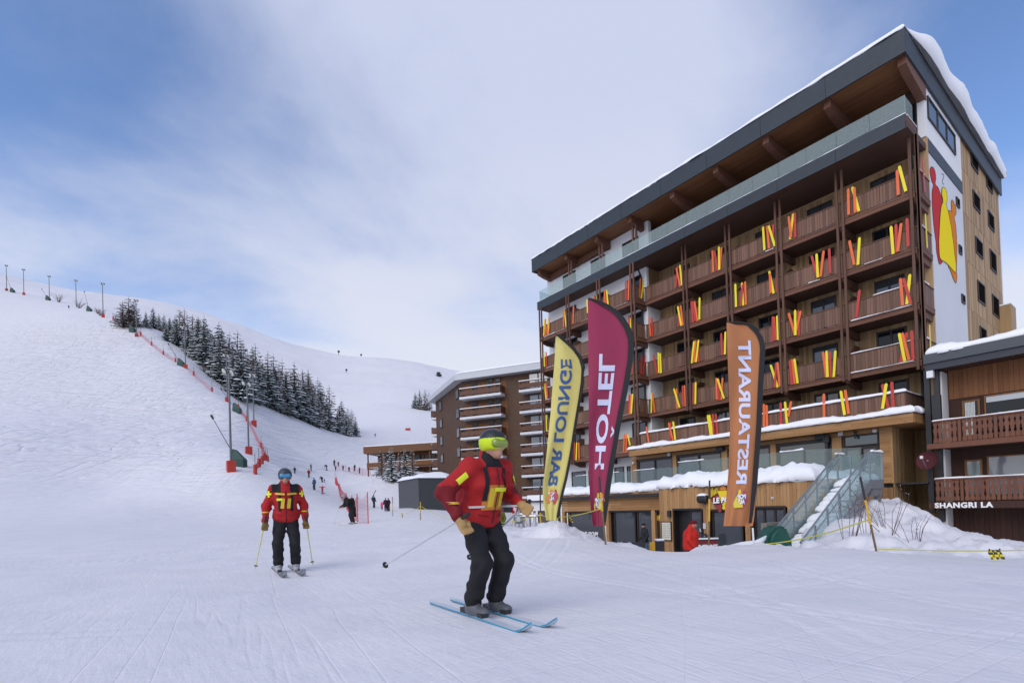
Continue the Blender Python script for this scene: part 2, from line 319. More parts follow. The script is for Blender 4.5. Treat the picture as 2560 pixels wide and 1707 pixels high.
BANK = np.array([(1300,15.2),(1373,14.6),(1437,14.5),(1508,14.5),(1562,14.3),(1640,14.6),(1711,14.3),(1772,13.9),(1847,13.4),(1926,13.3),(2010,13.4)])
def base_height(x, y):
    """smooth ground height without the small relief"""
    lat = x*GR.x+y*GR.y; d = x*GF.x+y*GF.y
    h = np.maximum(np.hypot(lat, d), 0.3); az = np.arctan2(lat, d); v = np.log(np.maximum(h, 1.0))
    q = np.stack([az*_s[0], v*_s[1]], -1).reshape(-1, 2); t = np.empty(len(q))
    for i in range(0, len(q), 60000):
        c = q[i:i+60000]; t[i:i+60000] = _k(((c[:,None]-_P[None])**2).sum(-1)) @ _W[:_n] + _W[_n] + c @ _W[_n+1:]
    t = t.reshape(np.shape(h)); z = 1+t*np.maximum(h, 1.0)
    near = sstep(1.0, 2.6, h); z = z*near
    wid = sstep(1.5, 1.75, np.abs(az)); z = z*(1-wid)
    # dug-out forecourt behind the snow bank
    px = CX+FPX*np.where(d > 0.5, lat/np.maximum(d, 0.5), 9)
    e = np.interp(px, BANK[:,0], BANK[:,1])+0.35*vnoise(px/60.0, px*0, 5)
    s = sstep(0, 1.5, d-e)*sstep(1330, 1450, px)*(1-sstep(1950, 2010, px))*(1-sstep(60, 75, h))*(d > 1)
    tgt = -1.45-0.5*sstep(14, 24, d)
    return z*(1-s)+tgt*s
def relief(x, y, zb):
    lat = x*GR.x+y*GR.y; d = x*GF.x+y*GF.y; h = np.hypot(lat, d)
    slope = sstep(2, 12, zb)*sstep(40, 60, h)
    near = 1-sstep(25, 60, h)
    lump = fbm(x/3.2, y/3.2, 3, 3)*0.07*sstep(2.5, 7, h)
    # piled, broken snow on the bank and by the stairs, hard-packed on the piste
    pxx = CX+FPX*lat/np.maximum(d, 1); pile = (1-.85*np.exp(-((pxx-1672)/55)**2))*sstep(11.5, 13.2, d)*(1-sstep(24, 30, d))*sstep(1150, 1420, CX+FPX*lat/np.maximum(d, 1))
    z = lump + pile*(fbm(x/1.0, y/1.0, 11, 5, 2.1, .58)*0.42+np.abs(fbm(x/0.4, y/0.4, 12, 2))*0.07)
    z = z + near*(1-pile)*(fbm(x/0.7, y/1.4, 21, 2)*0.010)
    # old turn marks: narrow ruts running across the fall line on the left slope
    xr = lat*0.93+d*0.37; yr = -lat*0.37+d*0.93
    w1 = fbm(lat/9, d/9, 31, 2)
    rut = -np.maximum(0, 0.22-np.abs(vnoise(lat/13.0+w1*0.6, (d+w1*6)/2.3, 33)))*0.9 + np.maximum(0, 0.18-np.abs(vnoise(lat/16.0+9+w1, (d+w1*9)/3.4, 37)))*0.7
    z = z + slope*rut*0.55*(1-sstep(230, 300, h)) + slope*fbm(lat/4.0, d/2.0, 41, 3)*0.14*(1-sstep(230, 300, h))
    z = z + sstep(240, 420, h)*fbm(x/60, y/60, 51, 4)*5.0
    # single ski tracks on the flat piste
    fl = (1-slope)*(1-pile)*sstep(2.0, 4, h)*(1-sstep(40, 60, h))
    rt = random.Random(3)
    for k in range(26):
        ang = rt.uniform(-.9, 1.25); c_ = math.cos(ang); s_ = math.sin(ang); off = rt.uniform(-14, 12); rr = rt.uniform(9, 40)*rt.choice((-1, 1)); dp = rt.uniform(.004, .013); pair = rt.choice((.16, .3, .45))
        u_ = lat*c_-(d-9)*s_; v_ = lat*s_+(d-9)*c_; arc = u_-off-v_*v_/(2*rr)-.25*np.sin(v_/3.1+k); part_ = sstep(.0, .25, vnoise(v_/4.5+k*3.3, v_*0+k, 71)+.12)
        for oo in (0, pair): q_ = arc-oo; z = z-fl*part_*dp*np.exp(-(q_/.045)**2)+fl*part_*dp*.55*np.exp(-((q_-.085)/.035)**2)
    # scraped crumbs and skid scallops
    z = z + fl*np.maximum(0, vnoise(x/.22, y/.22, 81)-.36)*.05*sstep(-.1, .25, vnoise(x/2.2, y/2.2, 83)) + fl*vnoise(lat/2.6+d/4, d/.5+lat/3, 85)*.007
    return z
def height(x, y): zb = base_height(x, y); return zb+relief(x, y, zb)
def gz(x, y): return float(height(np.array([float(x)]), np.array([float(y)]))[0])
azs = np.concatenate([np.linspace(-math.pi, -1.12, 50, endpoint=False), np.linspace(-1.12, 1.08, 640), np.linspace(1.08, math.pi, 50, endpoint=False)[1:]])
hs = np.exp(np.linspace(math.log(0.9), math.log(1700), 680))
AZ, HH = np.meshgrid(azs, hs)
TX = HH*(np.sin(AZ)*GR.x+np.cos(AZ)*GF.x); TY = HH*(np.sin(AZ)*GR.y+np.cos(AZ)*GF.y)
TZ = height(TX, TY)
TZ0 = TZ.copy()
def terrain_hit(px, py, dmin=3.0, dmax=1500):
    """where the sight line of a pixel meets the snow"""
    dv = ray(px, py); t = np.exp(np.linspace(math.log(dmin), math.log(dmax), 900))
    X = dv.x*t; Y = dv.y*t; Z = 1+dv.z*t
    below = Z < base_height(X, Y)
    i = int(np.argmax(below)) if below.any() else len(t)-1
    if i == 0 or not below.any(): return None
    a, b = t[i-1], t[i]
    for _ in range(18):
        m = (a+b)/2
        if 1+dv.z*m < base_height(np.array([dv.x*m]), np.array([dv.y*m]))[0]: b = m
        else: a = m
    return Vector((dv.x*b, dv.y*b, gz(dv.x*b, dv.y*b)))
def on_ground(px, py, fallback=100.0):
    p = terrain_hit(px, py)
    if p is None:
        q = dep(px, py, fallback); p = Vector((q.x, q.y, gz(q.x, q.y)))
    return p
def at_depth(px, D, up=0.0):
    v = GR*((px-CX)/FPX*D)+GF*D; return Vector((v.x, v.y, gz(v.x, v.y)+up))
def snowmat():
    m, t, b = newmat('snow'); l = t.links
    b.inputs['Base Color'].default_value = (0.78,0.79,0.84,1); b.inputs['Roughness'].default_value = 0.62; b.inputs['Specular IOR Level'].default_value = 0.25
    g = nd(t, 'ShaderNodeNewGeometry')
    def noi(scale, det, vec=(1,1,1), rot=0.0):
        mp = nd(t, 'ShaderNodeMapping'); mp.inputs['Scale'].default_value = vec; mp.inputs['Rotation'].default_value = (0,0,rot); l.new(g.outputs['Position'], mp.inputs[0])
        n = nd(t, 'ShaderNodeTexNoise'); n.inputs['Scale'].default_value = scale; n.inputs['Detail'].default_value = det; n.inputs['Roughness'].default_value = 0.6; l.new(mp.outputs[0], n.inputs[0]); return n.outputs[0]
    n1 = noi(9, 6); n2 = noi(1.1, 5); n3 = noi(3.0, 4, (1,6,1), 0.75); n4 = noi(60, 3)
    ad = nd(t, 'ShaderNodeMath', operation='MULTIPLY_ADD'); l.new(n2, ad.inputs[0]); ad.inputs[1].default_value = 2.6
    hn = nd(t, 'ShaderNodeMath', operation='MULTIPLY'); l.new(n1, hn.inputs[0]); hn.inputs[1].default_value = .5; l.new(hn.outputs[0], ad.inputs[2])
    a2 = nd(t, 'ShaderNodeMath', operation='MULTIPLY_ADD'); l.new(n3, a2.inputs[0]); a2.inputs[1].default_value = 0.55; l.new(ad.outputs[0], a2.inputs[2])
    a3 = nd(t, 'ShaderNodeMath', operation='MULTIPLY_ADD'); l.new(n4, a3.inputs[0]); a3.inputs[1].default_value = 0.08; l.new(a2.outputs[0], a3.inputs[2])
    bp = nd(t, 'ShaderNodeBump'); bp.inputs['Strength'].default_value = 0.42; bp.inputs['Distance'].default_value = 0.03; l.new(a3.outputs[0], bp.inputs['Height'])
    # fine scratches left by ski edges on the hard piste
    hs_ = a3.outputs[0]
    for rot_, off_ in ((.35, 0.0), (-.5, 3.7), (1.05, 8.1)):
        mp = nd(t, 'ShaderNodeMapping'); mp.inputs['Rotation'].default_value = (0,0,rot_-YAW); mp.inputs['Location'].default_value = (off_, off_, 0); l.new(g.outputs['Position'], mp.inputs[0])
        m2 = nd(t, 'ShaderNodeMapping'); m2.inputs['Scale'].default_value = (2.6, .10, 0); l.new(mp.outputs[0], m2.inputs[0])
        n = nd(t, 'ShaderNodeTexNoise'); n.inputs['Scale'].default_value = 1; n.inputs['Detail'].default_value = 2; n.inputs['Distortion'].default_value = .25; l.new(m2.outputs[0], n.inputs[0])
        s_ = nd(t, 'ShaderNodeMath', operation='SUBTRACT'); l.new(n.outputs[0], s_.inputs[0]); s_.inputs[1].default_value = .5; ab = nd(t, 'ShaderNodeMath', operation='ABSOLUTE'); l.new(s_.outputs[0], ab.inputs[0])
        r = nd(t, 'ShaderNodeMapRange'); r.inputs['From Max'].default_value = .018; r.inputs['To Min'].default_value = -1.0; r.inputs['To Max'].default_value = 0.0; l.new(ab.outputs[0], r.inputs['Value'])
        q_ = nd(t, 'ShaderNodeMath', operation='MULTIPLY_ADD'); l.new(r.outputs[0], q_.inputs[0]); q_.inputs[1].default_value = .18; l.new(hs_, q_.inputs[2]); hs_ = q_.outputs[0]
    l.new(hs_, bp.inputs['Height'])
    # turn marks on the steep slope: thin ridged lines across and down the fall line
    def ridge(scale_l, scale_z, scale_d, thin):
        mp = nd(t, 'ShaderNodeMapping'); mp.vector_type = 'POINT'; mp.inputs['Rotation'].default_value = (0,0,-YAW); l.new(g.outputs['Position'], mp.inputs[0])
        m2 = nd(t, 'ShaderNodeMapping'); m2.inputs['Scale'].default_value = (scale_l, scale_d, scale_z); l.new(mp.outputs[0], m2.inputs[0])
        n = nd(t, 'ShaderNodeTexNoise'); n.inputs['Scale'].default_value = 1; n.inputs['Detail'].default_value = 3; n.inputs['Roughness'].default_value = .5; n.inputs['Distortion'].default_value = .5; l.new(m2.outputs[0], n.inputs[0])
        s_ = nd(t, 'ShaderNodeMath', operation='SUBTRACT'); l.new(n.outputs[0], s_.inputs[0]); s_.inputs[1].default_value = .5
        ab = nd(t, 'ShaderNodeMath', operation='ABSOLUTE'); l.new(s_.outputs[0], ab.inputs[0]); r = nd(t, 'ShaderNodeMapRange'); r.inputs['From Max'].default_value = thin; l.new(ab.outputs[0], r.inputs['Value']); return r.outputs[0]
    r1 = ridge(.09, .75, .0, .05); r2 = ridge(.28, .18, .0, .035); r3 = ridge(.16, 1.5, .02, .07)
    q1 = nd(t, 'ShaderNodeMath', operation='ADD'); l.new(r1, q1.inputs[0]); l.new(r2, q1.inputs[1]); q2 = nd(t, 'ShaderNodeMath', operation='ADD'); l.new(q1.outputs[0], q2.inputs[0]); l.new(r3, q2.inputs[1])
    sz = nd(t, 'ShaderNodeSeparateXYZ'); l.new(g.outputs['Position'], sz.inputs[0]); zs = nd(t, 'ShaderNodeMapRange'); zs.inputs['From Min'].default_value = 2.0; zs.inputs['From Max'].default_value = 9.0; l.new(sz.outputs[2], zs.inputs['Value'])
    ln_ = nd(t, 'ShaderNodeVectorMath', operation='LENGTH'); l.new(g.outputs['Position'], ln_.inputs[0]); fz_ = nd(t, 'ShaderNodeMapRange'); fz_.inputs['From Min'].default_value = 260; fz_.inputs['From Max'].default_value = 200; l.new(ln_.outputs['Value'], fz_.inputs['Value'])
    st_ = nd(t, 'ShaderNodeMath', operation='MULTIPLY'); l.new(zs.outputs[0], st_.inputs[0]); l.new(fz_.outputs[0], st_.inputs[1])
    hh = nd(t, 'ShaderNodeMath', operation='MULTIPLY'); l.new(q2.outputs[0], hh.inputs[0]); l.new(st_.outputs[0], hh.inputs[1])
    bp2 = nd(t, 'ShaderNodeBump'); bp2.inputs['Strength'].default_value = 0.9; bp2.inputs['Distance'].default_value = 0.11; l.new(hh.outputs[0], bp2.inputs['Height']); l.new(bp.outputs[0], bp2.inputs['Normal']); l.new(bp2.outputs[0], b.inputs['Normal'])
    # scraped, icier patches are a little darker and bluer
    mr = nd(t, 'ShaderNodeMapRange'); mr.inputs['From Min'].default_value = 0.42; mr.inputs['From Max'].default_value = 0.66; l.new(n2, mr.inputs['Value'])
    cm = nd(t, 'ShaderNodeMix', data_type='RGBA'); cm.inputs[6].default_value = (0.735,0.715,0.735,1); cm.inputs[7].default_value = (0.685,0.675,0.705,1); l.new(mr.outputs[0], cm.inputs[0]); l.new(cm.outputs[2], b.inputs['Base Color'])
    return m
MT['snow'] = snowmat()
MT['snowcap'] = plain('fresh_snow', (0.84,0.845,0.87), 0.65, spec=0.2, bump=0.25, scale=7)
nr, nc = TX.shape
_v = np.stack([TX, TY, TZ], -1).reshape(-1, 3); _v = np.concatenate([_v, [[0, 0, 0]]])
ii, jj = np.meshgrid(np.arange(nr-1), np.arange(nc), indexing='ij'); j2 = (jj+1) % nc
_q = np.stack([ii*nc+jj, ii*nc+j2, (ii+1)*nc+j2, (ii+1)*nc+jj], -1).reshape(-1, 4)
me = bpy.data.meshes.new('snow_ground'); me.vertices.add(len(_v)); me.vertices.foreach_set('co', _v.ravel())
tri = np.stack([np.full(nc, len(_v)-1), (np.arange(nc)+1) % nc, np.arange(nc)], -1)
loops = np.concatenate([_q.ravel()[::1], tri.ravel()]); me.loops.add(len(loops)); me.loops.foreach_set('vertex_index', loops)
me.polygons.add(len(_q)+nc); me.polygons.foreach_set('loop_start', np.concatenate([np.arange(len(_q))*4, len(_q)*4+np.arange(nc)*3])); me.polygons.foreach_set('loop_total', np.concatenate([np.full(len(_q),4), np.full(nc,3)]))
me.polygons.foreach_set('use_smooth', np.ones(len(_q)+nc, bool)); me.update(calc_edges=True); me.validate()
me.materials.append(MT['snow'])
if me.polygons[1000].normal.z < 0: me.flip_normals()
go = link('snow_ground', me); go['kind'] = 'structure'

# ------------------------------------------------------------------ snow lying on roofs, rails and ledges
def snow_slab(name, parent, x0, x1, y0, y1, z, th, nx=24, ny=6, seed=1, rough=0.3, mat=None, sag=0.0, bulge=None):
    """a rounded blanket of snow on a flat rectangle; sag lets the edges hang a little over"""
    def axis(a, b, n):
        e = min(th*1.3, (b-a)*0.3); t = np.array([0, .03, .12, .3, .6, 1.0])*e
        mid = np.linspace(a+e, b-e, max(2, n)); return np.concatenate([a+t[:-1], mid, (b-t[:-1])[::-1]])
    xs = axis(x0, x1, nx); ys = axis(y0, y1, ny); X, Y = np.meshgrid(xs, ys)
    ed = np.minimum(np.minimum(X-x0, x1-X), np.minimum(Y-y0, y1-Y)); q = np.clip(ed/(th*1.2), 0, 1)
    H = th*np.sqrt(np.clip(1-(1-q)**2, 0, 1))*(1+rough*2*fbm(X*1.1+seed*7, Y*1.1, seed, 3)+rough*.7*fbm(X*5+seed, Y*5, seed+9, 2))
    wob = 0.55*th*fbm(X*3.1+seed, Y*3.1, seed+5, 4, 2.3, .6)
    Xo = X+np.where(X-x0 < 1e-6, -abs(sag), 0)+np.where(x1-X < 1e-6, abs(sag), 0); Yo = Y+np.where(Y-y0 < 1e-6, -sag+wob, 0)
    Z = z+H-np.where(ed < 1e-6, sag*1.2+np.abs(wob)*.5, 0)
    if bulge is not None: Xo, Yo, Z = bulge(X, Y, Xo, Yo, Z)
    ny_, nx_ = X.shape; m = MB()
    top = np.stack([Xo, Yo, Z], -1).reshape(-1, 3)
    fs = [(i*nx_+j, i*nx_+j+1, (i+1)*nx_+j+1, (i+1)*nx_+j) for i in range(ny_-1) for j in range(nx_-1)]
    m.add(top.tolist(), fs)
    ring = [j for j in range(nx_)]+[i*nx_+nx_-1 for i in range(1, ny_)]+[(ny_-1)*nx_+j for j in range(nx_-2, -1, -1)]+[i*nx_ for i in range(ny_-2, 0, -1)]
    base = len(m.v); cxm, cym = (x0+x1)/2, (y0+y1)/2
    m.v.extend([(top[r][0]+(0.02 if top[r][0] < cxm else -0.02), top[r][1]+(0.02 if top[r][1] < cym else -0.02), min(z+0.004, top[r][2])) for r in ring]); n = len(ring)
    for k in range(n): m.f.append((ring[k], base+k, base+(k+1) % n, ring[(k+1) % n])); m.m.append(0)
    return m.build(name, mat or MT['snowcap'], parent, smooth=True)
def text_mesh(s, size, bold=0.0, spacing=1.0, extrude=0.0, align='LEFT', shear=0.0):
    cu = bpy.data.curves.new('t', 'FONT'); cu.body = s; cu.size = size; cu.offset = bold; cu.space_character = spacing; cu.extrude = extrude; cu.align_x = align; cu.shear = shear; cu.resolution_u = 4
    ob = bpy.data.objects.new('t', cu); COL.objects.link(ob); dg = bpy.context.evaluated_depsgraph_get(); dg.update()
    me = bpy.data.meshes.new_from_object(ob.evaluated_get(dg)); bpy.data.objects.remove(ob); bpy.data.curves.remove(cu)
    v = [tuple(q.co) for q in me.vertices]; f = [tuple(p.vertices) for p in me.polygons]; bpy.data.meshes.remove(me); return v, f
def lettering(name, parent, mat, s, size, fn, **k):
    v, f = text_mesh(s, size, **k); m = MB(); m.add([fn(*q) for q in v], f); return m.build(name, mat, parent)

# ------------------------------------------------------------------ hotel
YL, YR, YWL, YWR, XS, XSTEP, XL = 29.7, 30.74, 31.0, 32.5, -7.6, -23.7, -34.4
FL = [15.43, 12.73, 10.03, 7.33, 4.63]          # balcony floor heights, top row first
hotel = thing('hotel', 'tall wooden hotel with slate roof edge, brown balconies and red, orange and yellow skis', 'hotel', (-20, 38, -1.9))
H = hotel
UB = {k: unitbox('board_'+k, MT[k]) for k in ('wood_dark','wood_light','wood_light_x','wood_wall','wood_side','wood_beam')}
def bx(name, mat, *a, parent=None): return part(name, parent or H, MT[mat] if isinstance(mat, str) else mat, 'box', *a)
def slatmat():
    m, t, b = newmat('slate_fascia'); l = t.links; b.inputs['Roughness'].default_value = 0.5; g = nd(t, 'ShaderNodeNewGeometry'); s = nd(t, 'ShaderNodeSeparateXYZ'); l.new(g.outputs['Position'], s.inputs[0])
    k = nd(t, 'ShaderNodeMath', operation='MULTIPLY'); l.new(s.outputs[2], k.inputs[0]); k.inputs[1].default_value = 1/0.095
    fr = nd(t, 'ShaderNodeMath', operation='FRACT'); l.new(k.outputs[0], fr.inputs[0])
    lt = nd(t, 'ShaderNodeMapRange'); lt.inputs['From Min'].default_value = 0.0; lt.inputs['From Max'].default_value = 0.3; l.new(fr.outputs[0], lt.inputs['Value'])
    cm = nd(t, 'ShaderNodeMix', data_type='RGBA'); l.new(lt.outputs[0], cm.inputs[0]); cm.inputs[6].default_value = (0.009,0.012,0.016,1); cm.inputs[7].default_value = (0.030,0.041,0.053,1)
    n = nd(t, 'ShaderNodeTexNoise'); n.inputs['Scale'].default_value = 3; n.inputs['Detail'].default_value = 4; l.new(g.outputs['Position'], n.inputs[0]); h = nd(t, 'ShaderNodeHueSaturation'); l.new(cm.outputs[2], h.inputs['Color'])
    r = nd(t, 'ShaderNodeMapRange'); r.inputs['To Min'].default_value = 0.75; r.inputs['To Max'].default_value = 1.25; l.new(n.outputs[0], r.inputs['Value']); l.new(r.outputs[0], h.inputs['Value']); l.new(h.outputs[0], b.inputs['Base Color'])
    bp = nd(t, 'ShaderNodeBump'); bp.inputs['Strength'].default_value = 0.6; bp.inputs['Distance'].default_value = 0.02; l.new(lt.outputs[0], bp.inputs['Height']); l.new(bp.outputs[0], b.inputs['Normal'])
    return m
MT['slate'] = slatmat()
# walls
bx('wall', 'wood_wall', XSTEP, XS-0.02, YWR, YWR+0.3, 4.0, 18.2)
bx('wall', 'white_wall', -34.5, XSTEP-0.3, YWL, YWL+0.35, -1.9, 18.2)
bx('wall', 'white_wall', XSTEP-0.3, XSTEP, YWL, YWR+0.3, -1.9, 15.2)
bx('wall', 'wood_wall', XSTEP-0.3, XSTEP, YWL+0.25, YWR+0.3, 15.2, 18.2); bx('wall', 'white_wall', XSTEP-0.3, XSTEP-0.001, YWL, YWL+0.25, 15.2, 18.2)
bx('wall', 'white_wall', -34.5, -34.1, YWL+0.35, 48.6, -1.9, 21.3)
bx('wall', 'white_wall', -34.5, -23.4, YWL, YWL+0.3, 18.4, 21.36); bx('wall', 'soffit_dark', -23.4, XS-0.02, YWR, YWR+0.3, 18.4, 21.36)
bx('wall', 'shade_grey_wall', XS-0.3, XS, YWR+0.12, 39.0, -1.9, 18.07); bx('wall', 'white_wall', XS-0.3, XS+0.02, YWR-0.1, 39.0, 18.76, 21.4)
bx('corner_board', 'wood_side', XS-0.28, XS+0.03, YWR-0.04, YWR+0.12, 4.0, 18.74)
bx('wall', 'wood_side', XS-0.3, XS-0.02, 39.0, 48.7, -1.9, 21.6)
bx('rear_wall', 'white_wall', -34.5, XS, 48.7, 48.95, -1.9, 21.6)
# vertical board relief on the timber walls (too many and too thin to lift out one by one)
def cladding(x0, x1, z0, z1, y, holes, w=0.145, seed=3):
    m = MB(); rn = random.Random(seed); x = x0
    while x < x1-0.02:
        ww = min(w*rn.uniform(.8, 1.25), x1-x); xa, xb = x+0.004, x+ww-0.004; d = rn.uniform(.012, .026)
        cuts = [(h[2], h[3]) for h in holes if h[0] < xb and h[1] > xa]; cuts.sort(); z = z0
        for c0, c1 in cuts:
            if c0 > z+.02: m.box(xa, xb, y-d, y, z, c0)
            z = max(z, c1)
        if z < z1-.02: m.box(xa, xb, y-d, y, z, z1)
        x += ww
    return m
PX_R = [-23.7, -20.32, -17.2, -14.1, -10.9, -7.7]; PX_L = [-33.95, -30.55, -27.15, -23.9]
holes = []; wins = []
for r, F in enumerate(FL):
    for k in range(5): wins.append((PX_R[k]+(0.85 if k else 1.35), PX_R[k]+(2.18 if k else 2.6), F+0.02, F+2.28, YWR, r))
    for k in range(3): wins.append((PX_L[k]+1.7, PX_L[k]+3.0, F+0.02, F+2.28, YWL, r))
holes = [q[:4] for q in wins if q[4] == YWR]
cladding(XSTEP, XS-0.3, 4.6, 18.0, YWR, holes).build('cladding_boards', MT['wood_wall'], H, kind='stuff')
rw = random.Random(5)
UF = unitbox('frame_box', MT['frame']); UP = unitbox('pane_box', MT['pane']); UPL = unitbox('pane_light_box', MT['pane_light']); UPS = unitbox('pane_shop_box', MT['pane_shop']); UPD = unitbox('pane_dark_box', plain('recess_shade_pane', (.013,.010,.009), .9, spec=0.0))  # end wall panes: shade of set-back windows is put into a flat dark colour
def window_y(parent, x0, x1, z0, z1, y, n=2, fw=0.07, mat='pane', depth=0.06, frame=UF):
    """a framed window facing -y; frame pieces and panes are sub-parts"""
    wn = MB().box(x0, x1, y-0.012, y+0.02, z0, z1).build('window', MT['frame'], parent)
    d = depth
    for (a, b, c, e) in ((x0, x1, z1-fw, z1), (x0, x1, z0, z0+fw)): inst('frame', frame, wn, ((a+b)/2, y-d/2-.012, (c+e)/2), (b-a, d, e-c))
    for i in range(n+1):
        xx = x0+(x1-x0)*i/n; xx = min(max(xx, x0+fw/2), x1-fw/2); inst('frame', frame, wn, (xx, y-d/2-.014, (z0+z1)/2), (fw, d-.003, z1-z0-2*fw))
    for i in range(n):
        a = x0+(x1-x0)*i/n+fw*.6; b = x0+(x1-x0)*(i+1)/n-fw*.6
        inst('pane', {'pane': UP, 'pane_shop': UPS}.get(mat, UPL), wn, ((a+b)/2, y-0.022, (z0+z1)/2), (b-a, 0.014, z1-z0-2*fw))
    return wn
for (a, b, c, e, y, r) in wins: window_y(H, a, b, c, e, y, 2, 0.085, 'pane' if rw.random() < .62 else 'pane_shop')
# balconies: slab, two fascia boards, rail, planks, skis
SKI = {}
def skimesh(mat):
    m = MB(); pts = [(-.5,0),(.5,0),(.5,.93)]+[(.5*math.cos(t), .93+.07*math.sin(t)) for t in np.linspace(.3, math.pi-.3, 6)]+[(-.5,.93)]
    m.prism([(p[0], -.5, p[1]) for p in pts], (0,1,0)); me_ = bpy.data.meshes.new('ski'); me_.from_pydata(m.v, [], m.f); me_.materials.append(MT[mat]); return me_
SKI = {'R': skimesh('sred'), 'O': skimesh('sorange'), 'Y': skimesh('syellow')}
BALC = {}; far_planks = MB(); rp = random.Random(9); nplank = 0
def balcony(r, x0, x1, y, yw, single, row5=False):
    global nplank
    F = FL[r]; m = MB(); m.box(x0, x1, y+0.06, yw, F-0.20, F)
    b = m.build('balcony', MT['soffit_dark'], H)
    part('beam', b, MT['wood_beam'], 'box', x0, x1, y-0.03, y+0.055, F-0.24, F-0.055); part('beam', b, MT['wood_beam'], 'box', x0, x1, y-0.05, y+0.058, F-0.045, F+0.035)
    part('rail', b, MT['wood_post'], 'box', x0, x1, y-0.05, y+0.06, F+1.0, F+1.045)
    x = x0+0.02
    while x < x1-0.06:
        ww = min(rp.uniform(.12,.155), x1-.02-x); gap = rp.choice((.008,.008,.012,.022)); zt = F+1.0; zb = F+0.075+rp.uniform(0,.03)
        if single and nplank < 300:
            inst('plank', UB['wood_dark'], b, (x+ww/2, y-0.005, (zt+zb)/2), (ww-gap, .026, zt-zb)); nplank += 1
        else: far_planks.box(x+gap/2, x+ww-gap/2, y-0.018, y+.008, zb, zt)
        x += ww
    BALC[(r, round(x0,1))] = (x0, x1, y, b); return b
order = [(r, k) for k in (4, 3, 2, 1, 0) for r in range(4)]
for k in (4, 3, 2, 1, 0):
    for r in range(4): balcony(r, PX_R[k], PX_R[k+1], YR, YWR-.03, k >= 2)
for r in range(5):
    for k in range(3): balcony(r, PX_L[k]-(0.15 if k == 0 else 0), PX_L[k+1]+(0.2 if k == 2 else 0), YL, YWL-.02, False)
# side rails at the step and at the right-hand end
def side_rail(r, x, y0, y1, sgn=1):
    F = FL[r]; b = MB().box(x-.05, x+.05, y0, y1, F-.24, F-.05).build('side_rail', MT['wood_beam'], H)
    part('rail', b, MT['wood_post'], 'box', x-.05, x+.05, y0, y1, F+1.0, F+1.04); part('beam', b, MT['wood_beam'], 'box', x-.06, x+.06, y0, y1, F-.045, F+.035)
    y = y0+.02; m = MB()
    while y < y1-.05: ww = min(.14, y1-y); inst('plank', UB['wood_dark'], b, (x, y+ww/2, F+.54), (.026, ww-.012, .92)); y += ww
    return b
SIDE = {}
for r in range(5): SIDE[r, 0] = side_rail(r, XSTEP-.02, YL+.07, YR-.06)
for r in range(4): SIDE[r, 1] = side_rail(r, XS+.03, YR+.07, YWR-.06)
# row five stands out on the terrace roof
Y5 = 28.9
bal5 = MB().box(-23.05, -7.95, Y5-.02, Y5+.05, 4.62, 4.70).build('balcony', MT['wood_beam'], H); BALC[(4, -23.0)] = (-23.05, -7.9, Y5, bal5)
part('rail', bal5, MT['wood_post'], 'box', -23.05, -7.9, Y5-.05, Y5+.06, 5.64, 5.69); part('rail', bal5, MT['wood_post'], 'box', -7.97, -7.87, Y5+.06, YWR-.03, 5.642, 5.688)
x = -23.05
while x < -8.0:
    ww = min(rp.uniform(.13,.165), -7.92-x)
    if nplank < 300: inst('plank', UB['wood_dark'], bal5, (x+ww/2, Y5, 5.17), (ww-.012, .026, .94)); nplank += 1
    else: far_planks.box(x+.006, x+ww-.006, Y5-.013, Y5+.013, 4.70, 5.64)
    x += ww
y = Y5+.03
while y < YWR-.1: far_planks.box(-7.93, -7.9, y, y+.14, 4.70, 5.64); y += .15
far_planks.build('railing_planks', MT['wood_dark'], H, kind='stuff')
snow_slab('rail_snow', H, -23.1, -7.85, Y5-.09, Y5+.1, 5.69, 0.13, 60, 3, 4, .35)
snow_slab('rail_snow', H, -7.99, -7.85, Y5+.1, 31.0, 5.69, 0.10, 2, 10, 6, .35)
# posts in pairs with brackets and screens between the balconies
for k, x in enumerate(PX_R[1:]):
    for dx in (-.135, .135): bx('post', 'wood_post', x+dx-.055, x+dx+.055, YR-.14, YR-.052, 7.0 if k < 4 else 6.9, 18.1)
for x in PX_L:
    for dx in (-.14, .14): bx('post', 'wood_post', x+dx-.055, x+dx+.055, YL-.14, YL-.052, 4.2, 18.1)
bx('post', 'wood_post', XS+.01, XS+.12, YR-.14, YR-.03, 6.9, 18.1)
for r in range(5):
    F = FL[r]
    for k, x in enumerate(PX_R[1:-1]+PX_L[1:-1]):
        yy, yw = (YR, YWR) if k < 4 else (YL, YWL)
        if r == 4 and k < 4: continue
        m = MB().prism([(x-.09, yy+.0, F-.24), (x-.09, yw, F-.24), (x-.09, yw, F-.62), (x-.09, yy+.75, F-.62), (x-.09, yy+.1, F-.42)], (.18,0,0)); m.build('bracket', MT['wood_post'], H, recalc=True)
        m = MB().prism([(x-.035, yy+.1, F+.02), (x-.035, yw, F+.02), (x-.035, yw, F+1.75), (x-.035, yw-.55, F+1.75), (x-.035, yy+.1, F+1.05)], (.07,0,0)); m.build('screen', MT['wood_post'], H, recalc=True)
    for x, yy, yw in ((PX_R[5], YR, YWR), (PX_L[0], YL, YWL), (PX_L[3]+.05, YL, YWL)):
        MB().prism([(x-.07, yy+.0, F-.24), (x-.07, yw, F-.24), (x-.07, yw, F-.55), (x-.07, yy+.6, F-.55), (x-.07, yy+.1, F-.42)], (.14,0,0)).build('bracket', MT['wood_post'], H, recalc=True)
# downpipes at the step and the right-hand corner
for x, y in ((XSTEP-.38, YWL-.1), (XS-.55, YWR-.12)):
    part('downpipe', H, MT['black'], 'tube', [(x, y, 4.8), (x, y, 17.4), (x+.1, y-.5, 17.9)], .055, 8)
